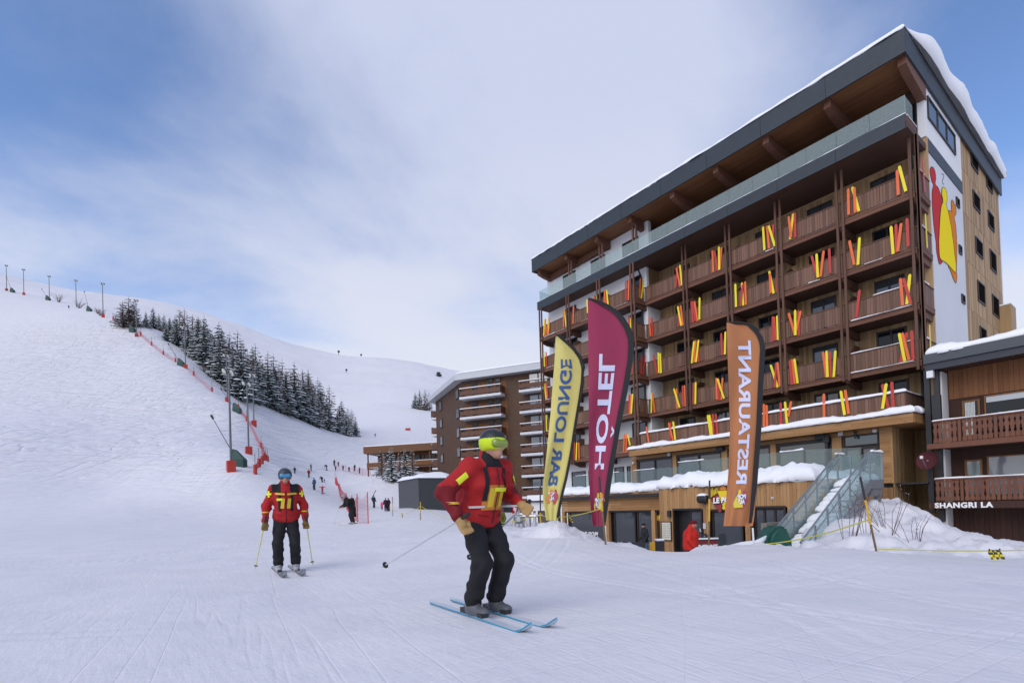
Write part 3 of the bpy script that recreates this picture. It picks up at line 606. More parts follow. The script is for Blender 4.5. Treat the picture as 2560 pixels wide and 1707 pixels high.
# skis fixed to the rails: colour, foot and tip in crop coordinates of the photograph
G = {'c2': (1900,50,.510), 'c1': (1300,600,.5102), 'g2': (1960,860,.1913), 'g3': (1560,600,.1913), 'g4': (1560,860,.1913), 'g5': (1330,660,.12753)}
SK = [('c2',0,'O678 858 672 735,Y715 840 682 715,O435 955 432 825,Y485 938 452 818,O467 945 462 820,O153 1065 140 962,Y148 1075 163 948,R173 1065 170 945,Y22 1128 15 1012,O45 1120 33 1008,R62 1090 65 1000,Y73 1108 42 1008'),
 ('c2',1,'Y653 1147 642 1010,R670 1140 666 1000,O675 1135 692 995,R727 1110 720 972,O462 1200 438 1080,Y480 1200 488 1065,R282 1262 253 1155,Y284 1262 277 1145,O297 1258 312 1130,R345 1242 339 1120,Y67 1340 45 1230,O53 1340 48 1240,R82 1335 83 1215'),
 ('c2',2,'O700 1400 688 1265,Y720 1393 735 1245,R740 1393 703 1265,R473 1458 488 1322,O172 1545 140 1435,Y174 1545 172 1420,R190 1545 188 1425,O178 1520 200 1425,R72 1565 62 1452,Y88 1565 84 1448'),
 ('g2',3,'R1525 240 1605 -154,Y1580 225 1505 -144,O1635 210 1545 -149,R1690 205 1667 -179,O555 430 510 100,Y570 432 555 85,R612 435 600 95,Y650 430 672 82,R105 530 75 208,O140 520 103 195,Y178 512 135 188'),
 ('g2',4,'O525 960 520 645,Y793 925 742 608,O845 910 798 595,R1362 828 1283 520,Y1287 845 1337 510,R1428 818 1408 490,Y40 1035 12 750,O55 950 95 745'),
 ('g3',0,'R675 625 703 340,O735 605 683 365,Y757 590 730 325,O1168 420 1155 135,R1225 405 1180 140,Y1245 390 1240 85,O1252 390 1275 92,R30 790 22 535,O57 785 60 520'),
 ('g3',1,'R720 1125 715 860,Y750 1120 702 865,O770 1115 740 850,R905 1080 878 800,R935 1060 893 798,O962 1060 920 798,Y985 1040 988 750,Y1465 875 1455 570,R1522 865 1552 575,Y1560 855 1540 555,O1595 845 1582 540,O350 1255 325 1005,R375 1260 362 1008'),
 ('g4',2,'Y885 250 915 -40,O915 240 938 -50,Y940 235 975 -55,R975 230 962 -30,R1283 145 1270 -145,Y1318 135 1325 -165,R1945 -35 1945 -360,O1980 -50 1955 -360,Y2018 -55 2000 -374,R435 380 385 135,Y457 375 448 108,Y485 380 472 118'),
 ('g4',3,'O697 848 685 580,Y728 830 650 580,R778 815 765 540,O800 812 790 535,R905 785 910 500,Y932 783 937 495,O1215 725 1205 437,R1243 735 1235 445,Y1307 710 1220 450,O1272 730 1288 437,Y357 900 362 635,O403 893 372 640,Y2010 565 1915 268,R1970 570 1990 240,O2038 555 2005 235'),
 ('g4',4,'Y258 1320 252 1070,R290 1310 308 1080,O330 1310 290 1075,R600 1260 612 1020,O640 1255 583 1025,Y670 1250 642 1008,Y1132 1185 1092 925,Y1160 1185 1115 920,R1172 1180 1160 910,R1222 1170 1198 908,O1832 1080 1828 778,O1870 1075 1862 792,R2055 1045 2047 760'),
 ('g5',0,'Y230 1410 245 1080,O258 1410 265 1075,O300 1395 255 1080,Y320 1380 312 1045,O325 1375 350 1035,O620 1240 622 895,Y670 1228 635 900,O805 1165 815 810,O1415 765 1425 520,O1455 780 1430 520,Y1492 810 1462 505,Y1270 850 1263 600,O1225 870 1215 620,Y1090 960 1078 690'),
 ('c1',1,'Y120 620 117 545,R130 620 128 548,R530 440 536 372,Y545 460 540 380'),('c1',2,'Y128 778 118 700,O133 775 125 702,R137 770 130 700,Y540 660 545 585,R550 655 548 580'),('c1',3,'Y130 935 128 855,O538 850 545 752,Y545 850 552 752,R533 852 536 755'),
 ('c1',4,'O268 1078 265 990,Y275 1078 278 990,O290 1075 288 990,O508 1040 512 948,O520 1042 522 950,Y540 1005 527 952')]
def put_ski(col, a, b, parent, thick, lift):
    d = b-a; ln = d.length; o = bpy.data.objects.new('ski', SKI[col]); COL.objects.link(o)
    z = d.normalized(); yv = Vector((0,1,0)) if abs(thick.y) > .5 else Vector((1,0,0)); xv = yv.cross(z).normalized(); yv = z.cross(xv)
    mm = Matrix((xv*0.125, yv*0.022, z*ln)).transposed().to_4x4(); mm.translation = a+thick*lift
    o.parent = parent; o.matrix_parent_inverse = PINV[parent.name]; o.matrix_basis = mm
for gk, r, txt in SK:
    ox, oy, s = G[gk]
    for q, t in enumerate(txt.split(',')):
        n4 = [float(v) for v in t[1:].split()]; p0 = (ox+n4[0]*s, oy+n4[1]*s); p1 = (ox+n4[2]*s, oy+n4[3]*s)
        xr = onY(*p0, YR-.08).x; left = xr < XSTEP-.2; yy = (YL if left else (Y5 if r == 4 else YR))-.075-.024*(q % 3)
        a = onY(*p0, yy); b = onY(*p1, yy); par = None
        for (rr, _), (bx0, bx1, by, bo) in BALC.items():
            if rr == r and bx0-.3 <= a.x <= bx1+.3 and abs(by-yy) < .3: par = bo
        if par is None: continue
        put_ski(t[0], a, b, par, Vector((0,1,0)), 0)
for r, txt in ((0,'O205 755 215 500,Y225 765 258 528'),(2,'R225 395 232 135,R247 400 278 150')):
    ox, oy, s = G['g3' if r == 0 else 'g4']
    for t in txt.split(','):
        n4 = [float(v) for v in t[1:].split()]; a = onX(ox+n4[0]*s, oy+n4[1]*s, XSTEP+.06); b = onX(ox+n4[2]*s, oy+n4[3]*s, XSTEP+.06); put_ski(t[0], a, b, SIDE[r, 0], Vector((1,0,0)), 0)
for r, c in ((0,'R'),(0,'R'),(1,'Y'),(3,'O'),(3,'Y')):
    yb = 31.3+.25*random.random(); put_ski(c, Vector((XS+.11, yb, FL[r]+.1)), Vector((XS+.11, yb+random.uniform(-.25,.25), FL[r]+1.75)), SIDE[r, 1], Vector((1,0,0)), 0)
# snow crumbs on rails and ledges
for (x0, x1, y, z) in ((-9.6,-8.0,YR,11.08),(-10.7,-8.0,YR,8.385),(-10.7,-8.0,YR-.08,7.37),(-10.6,-8.0,YR-.08,10.07),(-9.9,-9.1,YR-.08,12.77),(-12.6,-12.0,YR-.08,12.77),(-14.9,-14.4,YR-.08,15.47),(-33.4,-32.2,YL-.08,15.47)):
    snow_slab('rail_snow', H, x0, x1, y-.03, y+.07, z, .045, 14, 2, int(abs(x0*7)) % 50, .5)
for r in range(4): snow_slab('rail_snow', H, XS-.06, XS+.10, YR+.1, YR+.9, FL[r]+1.045, .10, 2, 8, r+20, .6)
# top balcony: slate fascia panels, glass, slab
bt, bb = 18.75, 18.06
seams = np.linspace(-34.4, -7.68, 10)
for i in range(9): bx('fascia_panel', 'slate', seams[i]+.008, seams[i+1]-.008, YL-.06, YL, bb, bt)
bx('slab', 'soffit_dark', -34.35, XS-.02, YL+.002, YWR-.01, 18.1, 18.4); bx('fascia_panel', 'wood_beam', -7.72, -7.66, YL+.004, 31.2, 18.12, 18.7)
for i in range(18):
    x0 = -34.3+i*1.478; inst('glass_pane', unitbox('glass', MT['glass_roof']) if i == 0 else GPR, H, (x0+.735, YL+.16, 19.24), (1.462, .014, 1.0)); GPR = bpy.data.objects['glass_pane'].data
GP = unitbox('glass_t', MT['glass']); inst('glass_pane', GPR, H, (-34.3, YL+.75, 19.24), (.014, 1.1, 1.0)); inst('glass_pane', GPR, H, (-7.74, YL+.72, 19.24), (.014, 1.1, 1.0))
snow_slab('ledge_snow', H, -34.4, -7.66, YL-.05, YL+.12, bt, .05, 90, 2, 8, .6); snow_slab('ledge_snow', H, -7.78, -7.62, YL+.1, 31.2, 18.71, .09, 2, 8, 9, .5)
for k in range(9): window_y(H, -22.9+k*1.7, -21.5+k*1.7, 18.42, 20.7, YWR, 2, .07)
for k in range(3): window_y(H, -32.4+k*3.3, -30.9+k*3.3, 18.42, 20.6, YWL, 2, .07)
# slate strip between the white fields of the end wall
for a, b in ((YWR+.12, 35.7), (35.716, 39.0)): bx('fascia_panel', 'slate', XS-.25, XS+.035, a, b, 18.08, 18.755)
# roof
RY, RX0, RX1, rb, rt = 29.2, -34.45, -7.45, 21.30, 22.45
roof = MB().box(RX0+.09, RX1-.09, RY+.09, 48.9, 21.42, 22.38).build('roof', MT['soffit'], H)
xs = np.linspace(RX0, RX1, 9)
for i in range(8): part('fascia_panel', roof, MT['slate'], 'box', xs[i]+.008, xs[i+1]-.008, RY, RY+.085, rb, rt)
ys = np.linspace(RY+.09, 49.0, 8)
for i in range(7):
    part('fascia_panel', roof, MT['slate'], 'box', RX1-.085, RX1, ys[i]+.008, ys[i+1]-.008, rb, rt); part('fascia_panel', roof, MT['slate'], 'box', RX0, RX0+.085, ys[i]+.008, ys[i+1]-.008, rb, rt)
for x in PX_L+PX_R[1:]:
    m = MB().prism([(x-.17, RY+.35, 21.41), (x-.17, YWR, 21.41), (x-.17, YWR, 20.55), (x-.17, RY+1.0, 20.85), (x-.17, RY+.35, 21.0)], (.34,0,0)); m.build('rafter', MT['wood_beam'], roof, recalc=True)
for x in PX_L[1:]:
    for dx in (-.15, .15): bx('post', 'wood_post', x+dx-.06, x+dx+.06, YL+.3, YL+.42, 18.4, 21.0)
part('purlin', roof, MT['wood_beam'], 'box', RX0+.4, -27.2, YL+1.0, YL+1.25, 20.75, 21.2)
def cornice(X, Y, Xo, Yo, Z):
    k = np.exp(-((RX1-X)/0.9)**2)*sstep(29.2, 32.5, Y)*(1-0.35*sstep(44.5, 49, Y)); n = 1+0.35*fbm(Y/2.2, Y*0+3, 77, 3)
    edge = np.clip((X-(RX1-.45))/.45, 0, 1); Zt = Z+k*0.62*n
    zc = 22.45; Zt = np.where(X > RX1-1e-6, zc-0.10*k, Zt)
    Xn = Xo+edge*k*0.42*n*np.where(X > RX1-1e-6, .55, 1.0)
    return Xn, Yo, Zt
snow_slab('roof_snow', roof, RX0, RX1, RY-.02, 49.05, rt, .22, 60, 60, 3, .35, sag=.03, bulge=cornice)
# end wall windows, seams and the corner block
def window_x(parent, y0, y1, z0, z1, x, n=1, mat='pane'):
    wn = MB().box(x-.02, x+.012, y0, y1, z0, z1).build('window', MT['frame'], parent); fw = .07
    for (a, b, c, e) in ((y0, y1, z1-fw, z1), (y0, y1, z0, z0+fw)): inst('frame', UF, wn, (x+.04, (a+b)/2, (c+e)/2), (.06, b-a, e-c))
    for i in range(n+1):
        yy = min(max(y0+(y1-y0)*i/n, y0+fw/2), y1-fw/2); inst('frame', UF, wn, (x+.04, yy, (z0+z1)/2), (.057, fw, z1-z0-2*fw))
    for i in range(n): inst('pane', {'pane': UPD, 'pane_shop': UPS}.get(mat, UPL), wn, (x+.02, y0+(y1-y0)*(i+.5)/n, (z0+z1)/2), (.014, (y1-y0)/n-fw*1.2, z1-z0-2*fw))
    return wn
window_x(H, 32.75, 37.7, 19.78, 20.92, XS+.02, 3, 'pane_shop')
for (ax, ay, ex, ey, dy) in ((1310,290,1420,680,0),(1535,620,1630,970,0),(1340,895,1450,1255,0),(1560,1185,1655,1525,0),(1380,0,1490,345,1568),(1590,185,1688,560,1568),(1410,635,1525,1025,1568),(1625,840,1728,1205,1568),(1445,1300,1545,1600,1568)):
    a = onX(2200+ax*.1722, 320+(ay+dy)*.1722, XS); e = onX(2200+ex*.1722, 320+(ey+dy)*.1722, XS); window_x(H, a.y, e.y, e.z, a.z, XS-.02, 1)
for (ax, ay, ex, ey, dy) in ((1095,1000,1145,1180,0),(1135,125,1180,290,1568),(1175,840,1225,1000,1568)):
    a = onX(2200+ax*.1722, 320+(ay+dy)*.1722, XS); e = onX(2200+ex*.1722, 320+(ey+dy)*.1722, XS); window_x(H, a.y, e.y, e.z, a.z, XS, 1)
m = MB(); rn = random.Random(4); y = 39.02
hl = []
while y < 48.68:
    ww = min(rn.uniform(.15,.2), 48.7-y); z = 4.0
    for zs in (5.6, 8.6, 11.6, 14.4, 17.1, 19.7, 21.55): m.box(XS-.02, XS-.02+rn.uniform(.006,.014), y+.008, y+ww-.008, z, zs-.03); z = zs+.03
    y += ww
m.build('cladding_boards', MT['wood_side'], H, kind='stuff')
bx('corner_block', 'wood_side', XS-.2, XS+.55, 47.6, 49.2, -1.9, 13.4); snow_slab('ledge_snow', H, XS-.2, XS+.57, 47.58, 49.2, 13.4, .1, 4, 5, 5)
# mural on the end wall: three rounded figures with dark outlines and a curl
def mural(name, col, pts, xo):
    P = [onX(2200+a*.1722, 320+b*.1722, XS) for a, b in pts]; n = len(P); Q = []
    for i in range(n):                     # smooth closed outline
        p0, p1, p2, p3 = P[i-1], P[i], P[(i+1) % n], P[(i+2) % n]
        for t in (0, .25, .5, .75): Q.append(0.5*((2*p1)+(p2-p0)*t+(2*p0-5*p1+4*p2-p3)*t*t+(3*p1-p0-3*p2+p3)*t**3))
    Q = [Vector((XS+xo, q.y, q.z)) for q in Q]; m = MB(); m.prism(Q, (-.01,0,0)); o = m.build(name, col, H, recalc=True)
    k = MB(); k.tube(Q+[Q[0]], .013, 4, cap=False); k.build('outline', MT['black'], o); return o
mural('painted_figure', plain('mural_red', (0.52,0.030,0.030), .7, spec=.1), [(740,568),(770,580),(795,640),(806,730),(800,820),(840,870),(880,980),(900,1080),(880,1300),(870,1568),(860,1750),(870,1880),(905,1940),(862,1980),(840,1920),(815,1780),(808,1650),(795,1568),(770,1350),(755,1150),(750,980),(755,900),(770,830),(745,770),(728,690),(720,610)], .012)
mural('painted_figure', plain('mural_orange', (0.66,0.20,0.012), .7, spec=.1), [(1045,1048),(1075,1100),(1098,1180),(1100,1250),(1075,1300),(1095,1420),(1105,1550),(1112,1700),(1110,1900),(1105,2080),(1112,2150),(1100,2255),(1060,2190),(1020,2080),(985,1990),(1000,1800),(1000,1500),(985,1300),(985,1215),(1010,1198),(1035,1215),(1030,1130),(1030,1070)], .013)
mural('painted_figure', plain('mural_yellow', (0.86,0.66,0.004), .7, spec=.1), [(910,862),(935,880),(958,950),(966,1020),(960,1080),(948,1108),(975,1200),(1000,1320),(1025,1450),(1040,1568),(1060,1700),(1075,1850),(1095,2000),(1088,2098),(1060,2080),(1000,2010),(940,1950),(880,1915),(855,1860),(848,1720),(845,1660),(850,1568),(855,1450),(865,1280),(880,1150),(905,1070),(890,980),(890,900),(900,868)], .026)
MB().tube([onX(2200+a*.1722, 320+b*.1722, XS+.01) for a, b in ((890,672),(905,668),(925,680),(928,710),(912,745),(905,780),(912,810),(930,820))], .012, 5).build('painted_curl', MT['black'], H)

# ------------------------------------------------------------------ restaurant pavilion in front of the hotel: upper dining room, terrace, lower entrance block
pav = thing('restaurant_pavilion', 'two-storey larch-clad restaurant block with snowy terrace in front of the hotel', 'pavilion', (-16, 26, -1.9))
P = pav
def pb(name, mat, *a, parent=None): return part(name, parent or P, MT[mat], 'box', *a)
# roof deck over the dining room, with boarded edge and snow
pb('deck', 'wood_light_x', -23.35, -7.42, 28.03, 32.46, 4.14, 4.56); pb('deck_edge', 'black', -23.4, -7.36, 27.96, 32.4, 4.561, 4.62)
for i, (z0, z1) in enumerate(((4.135,4.27),(4.273,4.41),(4.413,4.555))):
    x = -23.37; rn = random.Random(20+i)
    while x < -7.41:
        ln = min(rn.uniform(2.4, 4.4), -7.4-x); ln = ln if -7.4-x-ln > .5 else -7.4-x
        inst('board', UB['wood_light_x'], P, (x+ln/2, 28.0, (z0+z1)/2), (ln-.008, .05, z1-z0)); x += ln
for z0, z1 in ((4.14,4.33),(4.335,4.55)): inst('board', UB['wood_light_x'], P, (-7.39, 30.2, (z0+z1)/2), (.04, 4.3, z1-z0))
snow_slab('roof_snow', P, -23.45, -7.33, 27.9, 28.88, 4.62, .24, 90, 5, 12, .35, sag=.03); snow_slab('roof_snow', P, -7.9, -7.3, 28.9, 32.3, 4.62, .26, 5, 14, 15, .35)
# dining room front
YD = 28.7
pb('wall', 'wood_light_x', -23.8, -8.45, YD+.06, YD+.3, 3.95, 4.135); pb('wall', 'wood_light', -8.85, -8.45, YD+.02, YD+.3, 1.5, 3.95)
for k in range(19): z0 = 1.52+k*.138; inst('board', UB['wood_light_x'], P, (-8.70, YD, z0+.066), (.46, .05, .13))
inst('board', UB['wood_light'], P, (-8.455, YD+.01, 2.8), (.08, .08, 2.6))
pb('floor', 'black', -25.3, -8.46, 22.9, YD+.02, 1.28, 1.46)
rn = random.Random(2)
glz = [(-23.3,-20.42,2),(-20.1,-17.0,2),(-16.6,-14.1,2),(-13.75,-11.0,1)]
for a, b, n in glz: window_y(P, a, b, 1.5, 3.86, YD+.16, n, .10, 'pane_shop', .1)
for xa, xb in ((-23.8,-23.34),(-20.4,-20.12),(-16.98,-16.62),(-14.08,-13.78),(-10.98,-10.55)):
    pb('post', 'wood_light', xa, xb, YD-.02, YD+.2, 1.5, 3.93)
dr = window_y(P, -10.5, -8.98, 1.5, 3.35, YD+.14, 2, .13, 'pane_shop', .1); window_y(P, -10.5, -8.98, 3.38, 3.93, YD+.14, 1, .06, 'pane_shop', .1)
pb('lintel', 'frame', -23.3, -8.98, YD+.08, YD+.2, 3.86, 3.95)
lettering('lettering', P, plain('white_print', (.8,.8,.8), .5), 'POP', .22, lambda x, y, z: (-9.55+x, YD-.01, 2.35+y), bold=.006); lettering('lettering', P, bpy.data.materials['white_print'], 'ALP', .2, lambda x, y, z: (-9.55+x, YD-.01, 2.14+y), bold=.006)
pb('downpipe', 'black', -11.25, -11.12, YD-.16, YD-.03, 1.5, 4.05); pb('downpipe_head', 'black', -11.33, -11.04, YD-.22, YD-.02, 3.7, 4.08)
for x, z in ((-20.7,3.98),(-10.65,4.02)): pb('wall_lamp', 'white_wall', x, x+.2, YD-.12, YD-.03, z-.05, z+.16)
for x, z in ((-17.2,3.98),(-11.7,4.02)): pb('loudspeaker', 'black', x, x+.45, YD-.25, YD-.03, z-.12, z+.14)
MB().lathe((-9.1, YD-.02, 4.02), [(.09,0),(.1,-.06),(.07,-.14),(.0,-.17)], 12, (0,1,0)).build('dome_camera', MT['white_wall'], P); MB().lathe((-23.55, YD-.02, 3.72), [(.09,0),(.1,-.06),(.07,-.14),(.0,-.17)], 12, (0,1,0)).build('dome_camera', MT['white_wall'], P)
MB().lathe((-9.9, YD-.08, 3.95), [(.05,-.2),(.05,.1),(.09,.1),(.09,.14)], 10).build('wall_lamp', MT['black'], P)
# timber side wall under the overhang and its lower part
m = MB(); y = YD+.05; rn = random.Random(8)
while y < 31.9: ww = rn.uniform(.1,.16); m.box(-8.47, -8.44+rn.uniform(0,.012), y, y+ww-.006, -1.5, 4.13); y += ww
m.build('cladding_boards', MT['wood_wall'], P, kind='stuff')
m = MB(); x = -8.46
while x < -7.0: ww = rn.uniform(.12,.17); m.box(x, x+ww-.006, 31.9-rn.uniform(0,.012), 31.95, -1.5, 4.13); x += ww
m.build('cladding_boards', MT['wood_wall'], P, kind='stuff'); pb('wall', 'wood_wall', -8.8, -8.45, YD+.3, 31.9, -1.6, 4.12); pb('band', 'black', -8.46, -7.2, YD+.2, 31.88, 1.42, 1.5)
# lower block: vertical boards in front, lengthwise boards to the left, openings with dark glass
YF = 22.8; YF2 = 23.3; zt, zb = 1.72, -1.95
ops = [(-16.31,-14.62,zb+.02,.56),(-14.3,-12.55,zb+.02,.5),(-12.2,-10.62,zb+.02,.60)]
x = -17.12; rn = random.Random(31)
while x < -9.85:
    ww = rn.uniform(.12,.175); d = rn.uniform(0,.012); top = zt-.02
    zz0 = zb
    for a, b, c, e in ops:
        if a-.02 < x+ww/2 < b+.02: zz0 = e
    inst('board', UB['wood_light'], P, (x+ww/2, YF+.02-d, (zz0+top)/2), (ww-.007, .05, top-zz0)); x += ww
# the corner turns in a curve towards the stairs
cxc, cyc, rad = -9.85, YF+1.5, 1.5; n = 16
for i in range(n):
    t = -math.pi/2+(i+.5)/n*math.pi/2; o = inst('board', UB['wood_light'], P, (cxc+rad*math.cos(t), cyc+rad*math.sin(t), (zb+zt-.02)/2), (.143, .05, zt-.02-zb), (0,0,t+math.pi/2))
for i in range(26): inst('board', UB['wood_light'], P, (-8.35, cyc+.08+i*.15, (zb+1.3)/2), (.05, .143, 1.3-zb))
pb('wall', 'black', -17.05, -9.9, YF+.5, YF+.75, zb, 1.6); pb('wall', 'black', -25.2, -17.05, YF2+.5, YF2+.75, zb, 1.4)
for a, b, c, e in ops:
    pb('door_reveal', 'frame', a, b, YF-.03, YF+.3, e-.04, e+.05)
    for xx in (a, b-.08): pb('door_reveal', 'frame', xx, xx+.08, YF-.03, YF+.3, zb, e-.045)
window_y(P, -15.5, -14.72, zb+.05, .5, YF+.3, 1, .09, 'pane_shop'); window_y(P, -14.2, -12.6, zb+.05, .46, YF+.22, 1, .1, 'pane_shop'); window_y(P, -12.1, -10.7, zb+.05, .55, YF+.22, 3, .09, 'pane_shop')
pb('fascia', 'black', -17.16, -9.7, YF-.03, YF+.3, zt-.02, zt+.03)
# left run: five boards high
for i in range(7):
    z0 = .55+i*.15; x = -25.2; rn = random.Random(40+i)
    while x < -17.16:
        ln = min(rn.uniform(1.6, 3.6), -17.15-x); ln = ln if -17.15-x-ln > .4 else -17.15-x; inst('board', UB['wood_light_x'], P, (x+ln/2, YF2-rn.uniform(0,.012), z0+.073), (ln-.006, .05, .143)); x += ln
pb('fascia', 'black', -25.25, -17.15, YF2-.035, YF2+.3, 1.6, 1.64)
for a, b, n in ((-24.7,-21.5,1),(-20.9,-19.3,1),(-19.2,-18.1,1),(-17.9,-17.2,1)): window_y(P, a, b, zb+.05, .5, YF2+.25, n, .09, 'pane_shop')
for xa in (-25.2,-21.4,-18.05): pb('post', 'wood_light', xa, xa+.24, YF2-.02, YF2+.2, zb, .54)
pb('lintel', 'frame', -24.9, -17.2, YF2+.02, YF2+.2, .46, .545)
wp = bpy.data.materials['white_print']
lettering('lettering', P, wp, 'LE POP!', .42, lambda x, y, z: (-23.6+x*.95, YF2+.19, -1.05+y), bold=.012, shear=.12); lettering('lettering', P, wp, 'LE', .22, lambda x, y, z: (-14.95+x, YF+.24, -.55+y), bold=.008)
lettering('lettering', P, wp, 'LE', .3, lambda x, y, z: (-17.52+x*.8, YF2+.19, -.62+y), bold=.012)
m = MB().prism([(-17.75,YF2+.195,-.02),(-17.32,YF2+.195,-.02),(-17.3,YF2+.195,-.42),(-17.5,YF2+.195,-.5)], (0,.008,0)); m.build('window_sticker', plain('sticker_red', (.30,.03,.04)), P)
for k in range(5): MB().prism([(-17.8+k*.09,YF2+.19,-.02),(-17.74+k*.09,YF2+.19,-.02),(-17.72+k*.1,YF2+.19,.22+.05*(k % 2)),(-17.80+k*.1,YF2+.19,.22+.05*(k % 2))], (0,.008,0)).build('window_sticker', plain('sticker_yellow', (.75,.5,.02)) if k == 0 else bpy.data.materials['sticker_yellow'], P)
# snow on the terrace edges
snow_slab('terrace_snow', P, -25.3, -16.6, YF2-.08, YF2+1.6, 1.64, .42, 60, 8, 31, .35, sag=.04)
snow_slab('terrace_snow', P, -17.2, -9.4, YF-.09, YF+1.7, zt+.03, .58, 60, 8, 35, .35, sag=.05)
snow_slab('terrace_snow', P, -9.9, -8.3, YF+.6, YF+3.6, 1.55, .40, 10, 14, 37, .4, sag=.04)
# glass balustrade
for i in range(9): inst('glass_pane', GP, P, (-24.9+i*.93+.46, YF2+.75, 2.34), (.915, .014, 1.0))
for i in range(5): inst('glass_pane', GP, P, (-16.5+i*1.26+.63, YF+.9, 2.48), (1.24, .014, 1.1))
for i in range(4): o = inst('glass_pane', GP, P, (-9.9+i*.38, YF+1.05+i*.42, 2.48), (.56, .014, 1.1), (0,0,R(48)))
inst('glass_pane', GP, P, (-16.52, YF+1.9, 2.48), (.014, 1.9, 1.1))
for i in range(3): snow_slab('rail_snow', P, -24.6+i*2.4, -23.5+i*2.6, YF2+.71, YF2+.79, 2.842, .035, 14, 2, 60+i, .5)
for i, (a, b) in enumerate(((-16.5,-15.0),(-11.2,-10.2))): snow_slab('rail_snow', P, a, b, YF+.84, YF+.96, 3.03, .07, 14, 2, 70+i, .6)
# fittings on the entrance block
mb = thing('menu_board', 'black framed pale menu board on the larch wall beside the entrance', 'menu board', (-16.7, YF-.03, -.6))
part('frame', mb, MT['black'], 'box', -17.0, -16.38, YF-.07, YF-.03, -1.05, -.05); part('sheet', mb, plain('menu_paper', (.62,.6,.5), .6), 'box', -16.95, -16.43, YF-.085, YF-.071, -1.0, -.1)
for k in range(16): part('print_line', mb, MT['pole'], 'box', -16.90+(k % 2)*.26, -16.72+(k % 2)*.26+.03*(k % 3), YF-.088, YF-.0855, -.2-.095*(k//2), -.185-.095*(k//2))
sp = thing('loudspeaker', 'black wall loudspeaker with a cap of snow above the entrance', 'loudspeaker', (-14.4, YF-.2, 1.0))
m = MB(); m.lathe((-14.42, YF-.2, 1.05), [(.17,-.25),(.2,-.2),(.2,.2),(.17,.25)], 14, (1,0,0)); m.build('case', MT['black'], sp); snow_slab('snow_cap', sp, -14.65, -14.2, YF-.38, YF-.06, 1.21, .12, 6, 5, 3); part('bracket', sp, MT['black'], 'box', -14.45, -14.39, YF-.1, YF-.02, .8, 1.2)
wl = thing('wall_lamp', 'small black box lamp beside the dark entrance doorway', 'lamp', (-16.45, YF-.1, .35)); part('case', wl, MT['black'], 'box', -16.55, -16.38, YF-.16, YF-.03, .18, .52); part('lens', wl, MT['pane_light'], 'box', -16.52, -16.41, YF-.15, YF-.04, .16, .178)
lb = thing('wall_lamp', 'tiny white lamp high on the larch wall right of the orange flag', 'lamp', (-11.15, YF-.05, 1.0)); part('case', lb, MT['white_wall'], 'box', -11.2, -11.1, YF-.07, YF-.03, .95, 1.05); part('lens', lb, MT['pane_light'], 'box', -11.18, -11.12, YF-.075, YF-.071, .97, 1.03)
pt = tag(MB().box(-14.57, -14.42, YF-.05, YF-.035, -.4, -.12).build('notice', [plain('notice_paper', (.5,.5,.52))]), 'small pale notice stuck between the two entrance doors', 'notice')
bt_ = thing('round_speaker', 'round black intercom on the post between the doors', 'intercom', (-14.48, YF-.05, -.75)); MB().lathe((-14.48, YF-.03, -.75), [(.13,0),(.13,-.04),(.09,-.05),(.05,-.03)], 16, (0,1,0)).build('case', MT['black'], bt_); MB().lathe((-14.48, YF-.035, -.75), [(.03,-.0),(.03,-.06)], 10, (0,1,0)).build('button', MT['steel'], bt_)
# sign over the door: fries and cone shapes with LE POP
sg = thing('restaurant_sign', 'cut-out red and yellow chips sign reading LE POP above the door', 'sign', (-13.4, YF-.1, 1.0))
SR = plain('sign_red', (.30,.03,.035), .5); SY = plain('sign_yellow', (.80,.56,.01), .5); SO = plain('sign_orange', (.65,.22,.03), .5); SW = plain('sign_white', (.85,.85,.85), .5)
def shp(name, mat, pts, y, th=.02): 
    o = MB().prism([(a, y, b) for a, b in pts], (0,th,0)).build(name, mat, sg, recalc=True); k = MB(); k.tube([(a, y+.004, b) for a, b in pts+[pts[0]]], .012, 4, cap=False); k.build('outline', MT['black'], o); return o
shp('red_cone', SR, [(-14.1,1.05),(-13.72,1.28),(-13.6,.95),(-13.55,.62),(-13.6,.56),(-13.55,.45),(-13.65,.38),(-13.75,.45),(-13.7,.57),(-13.85,.66)], YF-.06)
shp('yellow_cone', SY, [(-13.72,1.42),(-13.1,1.42),(-13.3,.85),(-13.36,.68),(-13.32,.58),(-13.42,.5),(-13.52,.58),(-13.48,.7),(-13.6,1.0)], YF-.085)
shp('orange_ball', SO, [(-13.45+.17*math.cos(t), 1.5+.17*math.sin(t)) for t in np.linspace(0, 2*math.pi, 14)[:-1]], YF-.055)
for k in range(6): a = -14.16+k*.075; shp('chip', SY, [(a, 1.08+k*.04), (a+.055, 1.1+k*.04), (a+.05, 1.5+.05*(k % 3)), (a-.01, 1.48+.05*(k % 3))], YF-.05+.002*k)
lettering('lettering', sg, SW, 'LE POP!', .34, lambda x, y, z: (-13.95+x*.95, YF-.115, .84+y+x*.04), bold=.018, shear=.1); lettering('lettering_shadow', sg, MT['black'], 'LE POP!', .34, lambda x, y, z: (-13.935+x*.95, YF-.105, .82+y+x*.04), bold=.035, shear=.1)

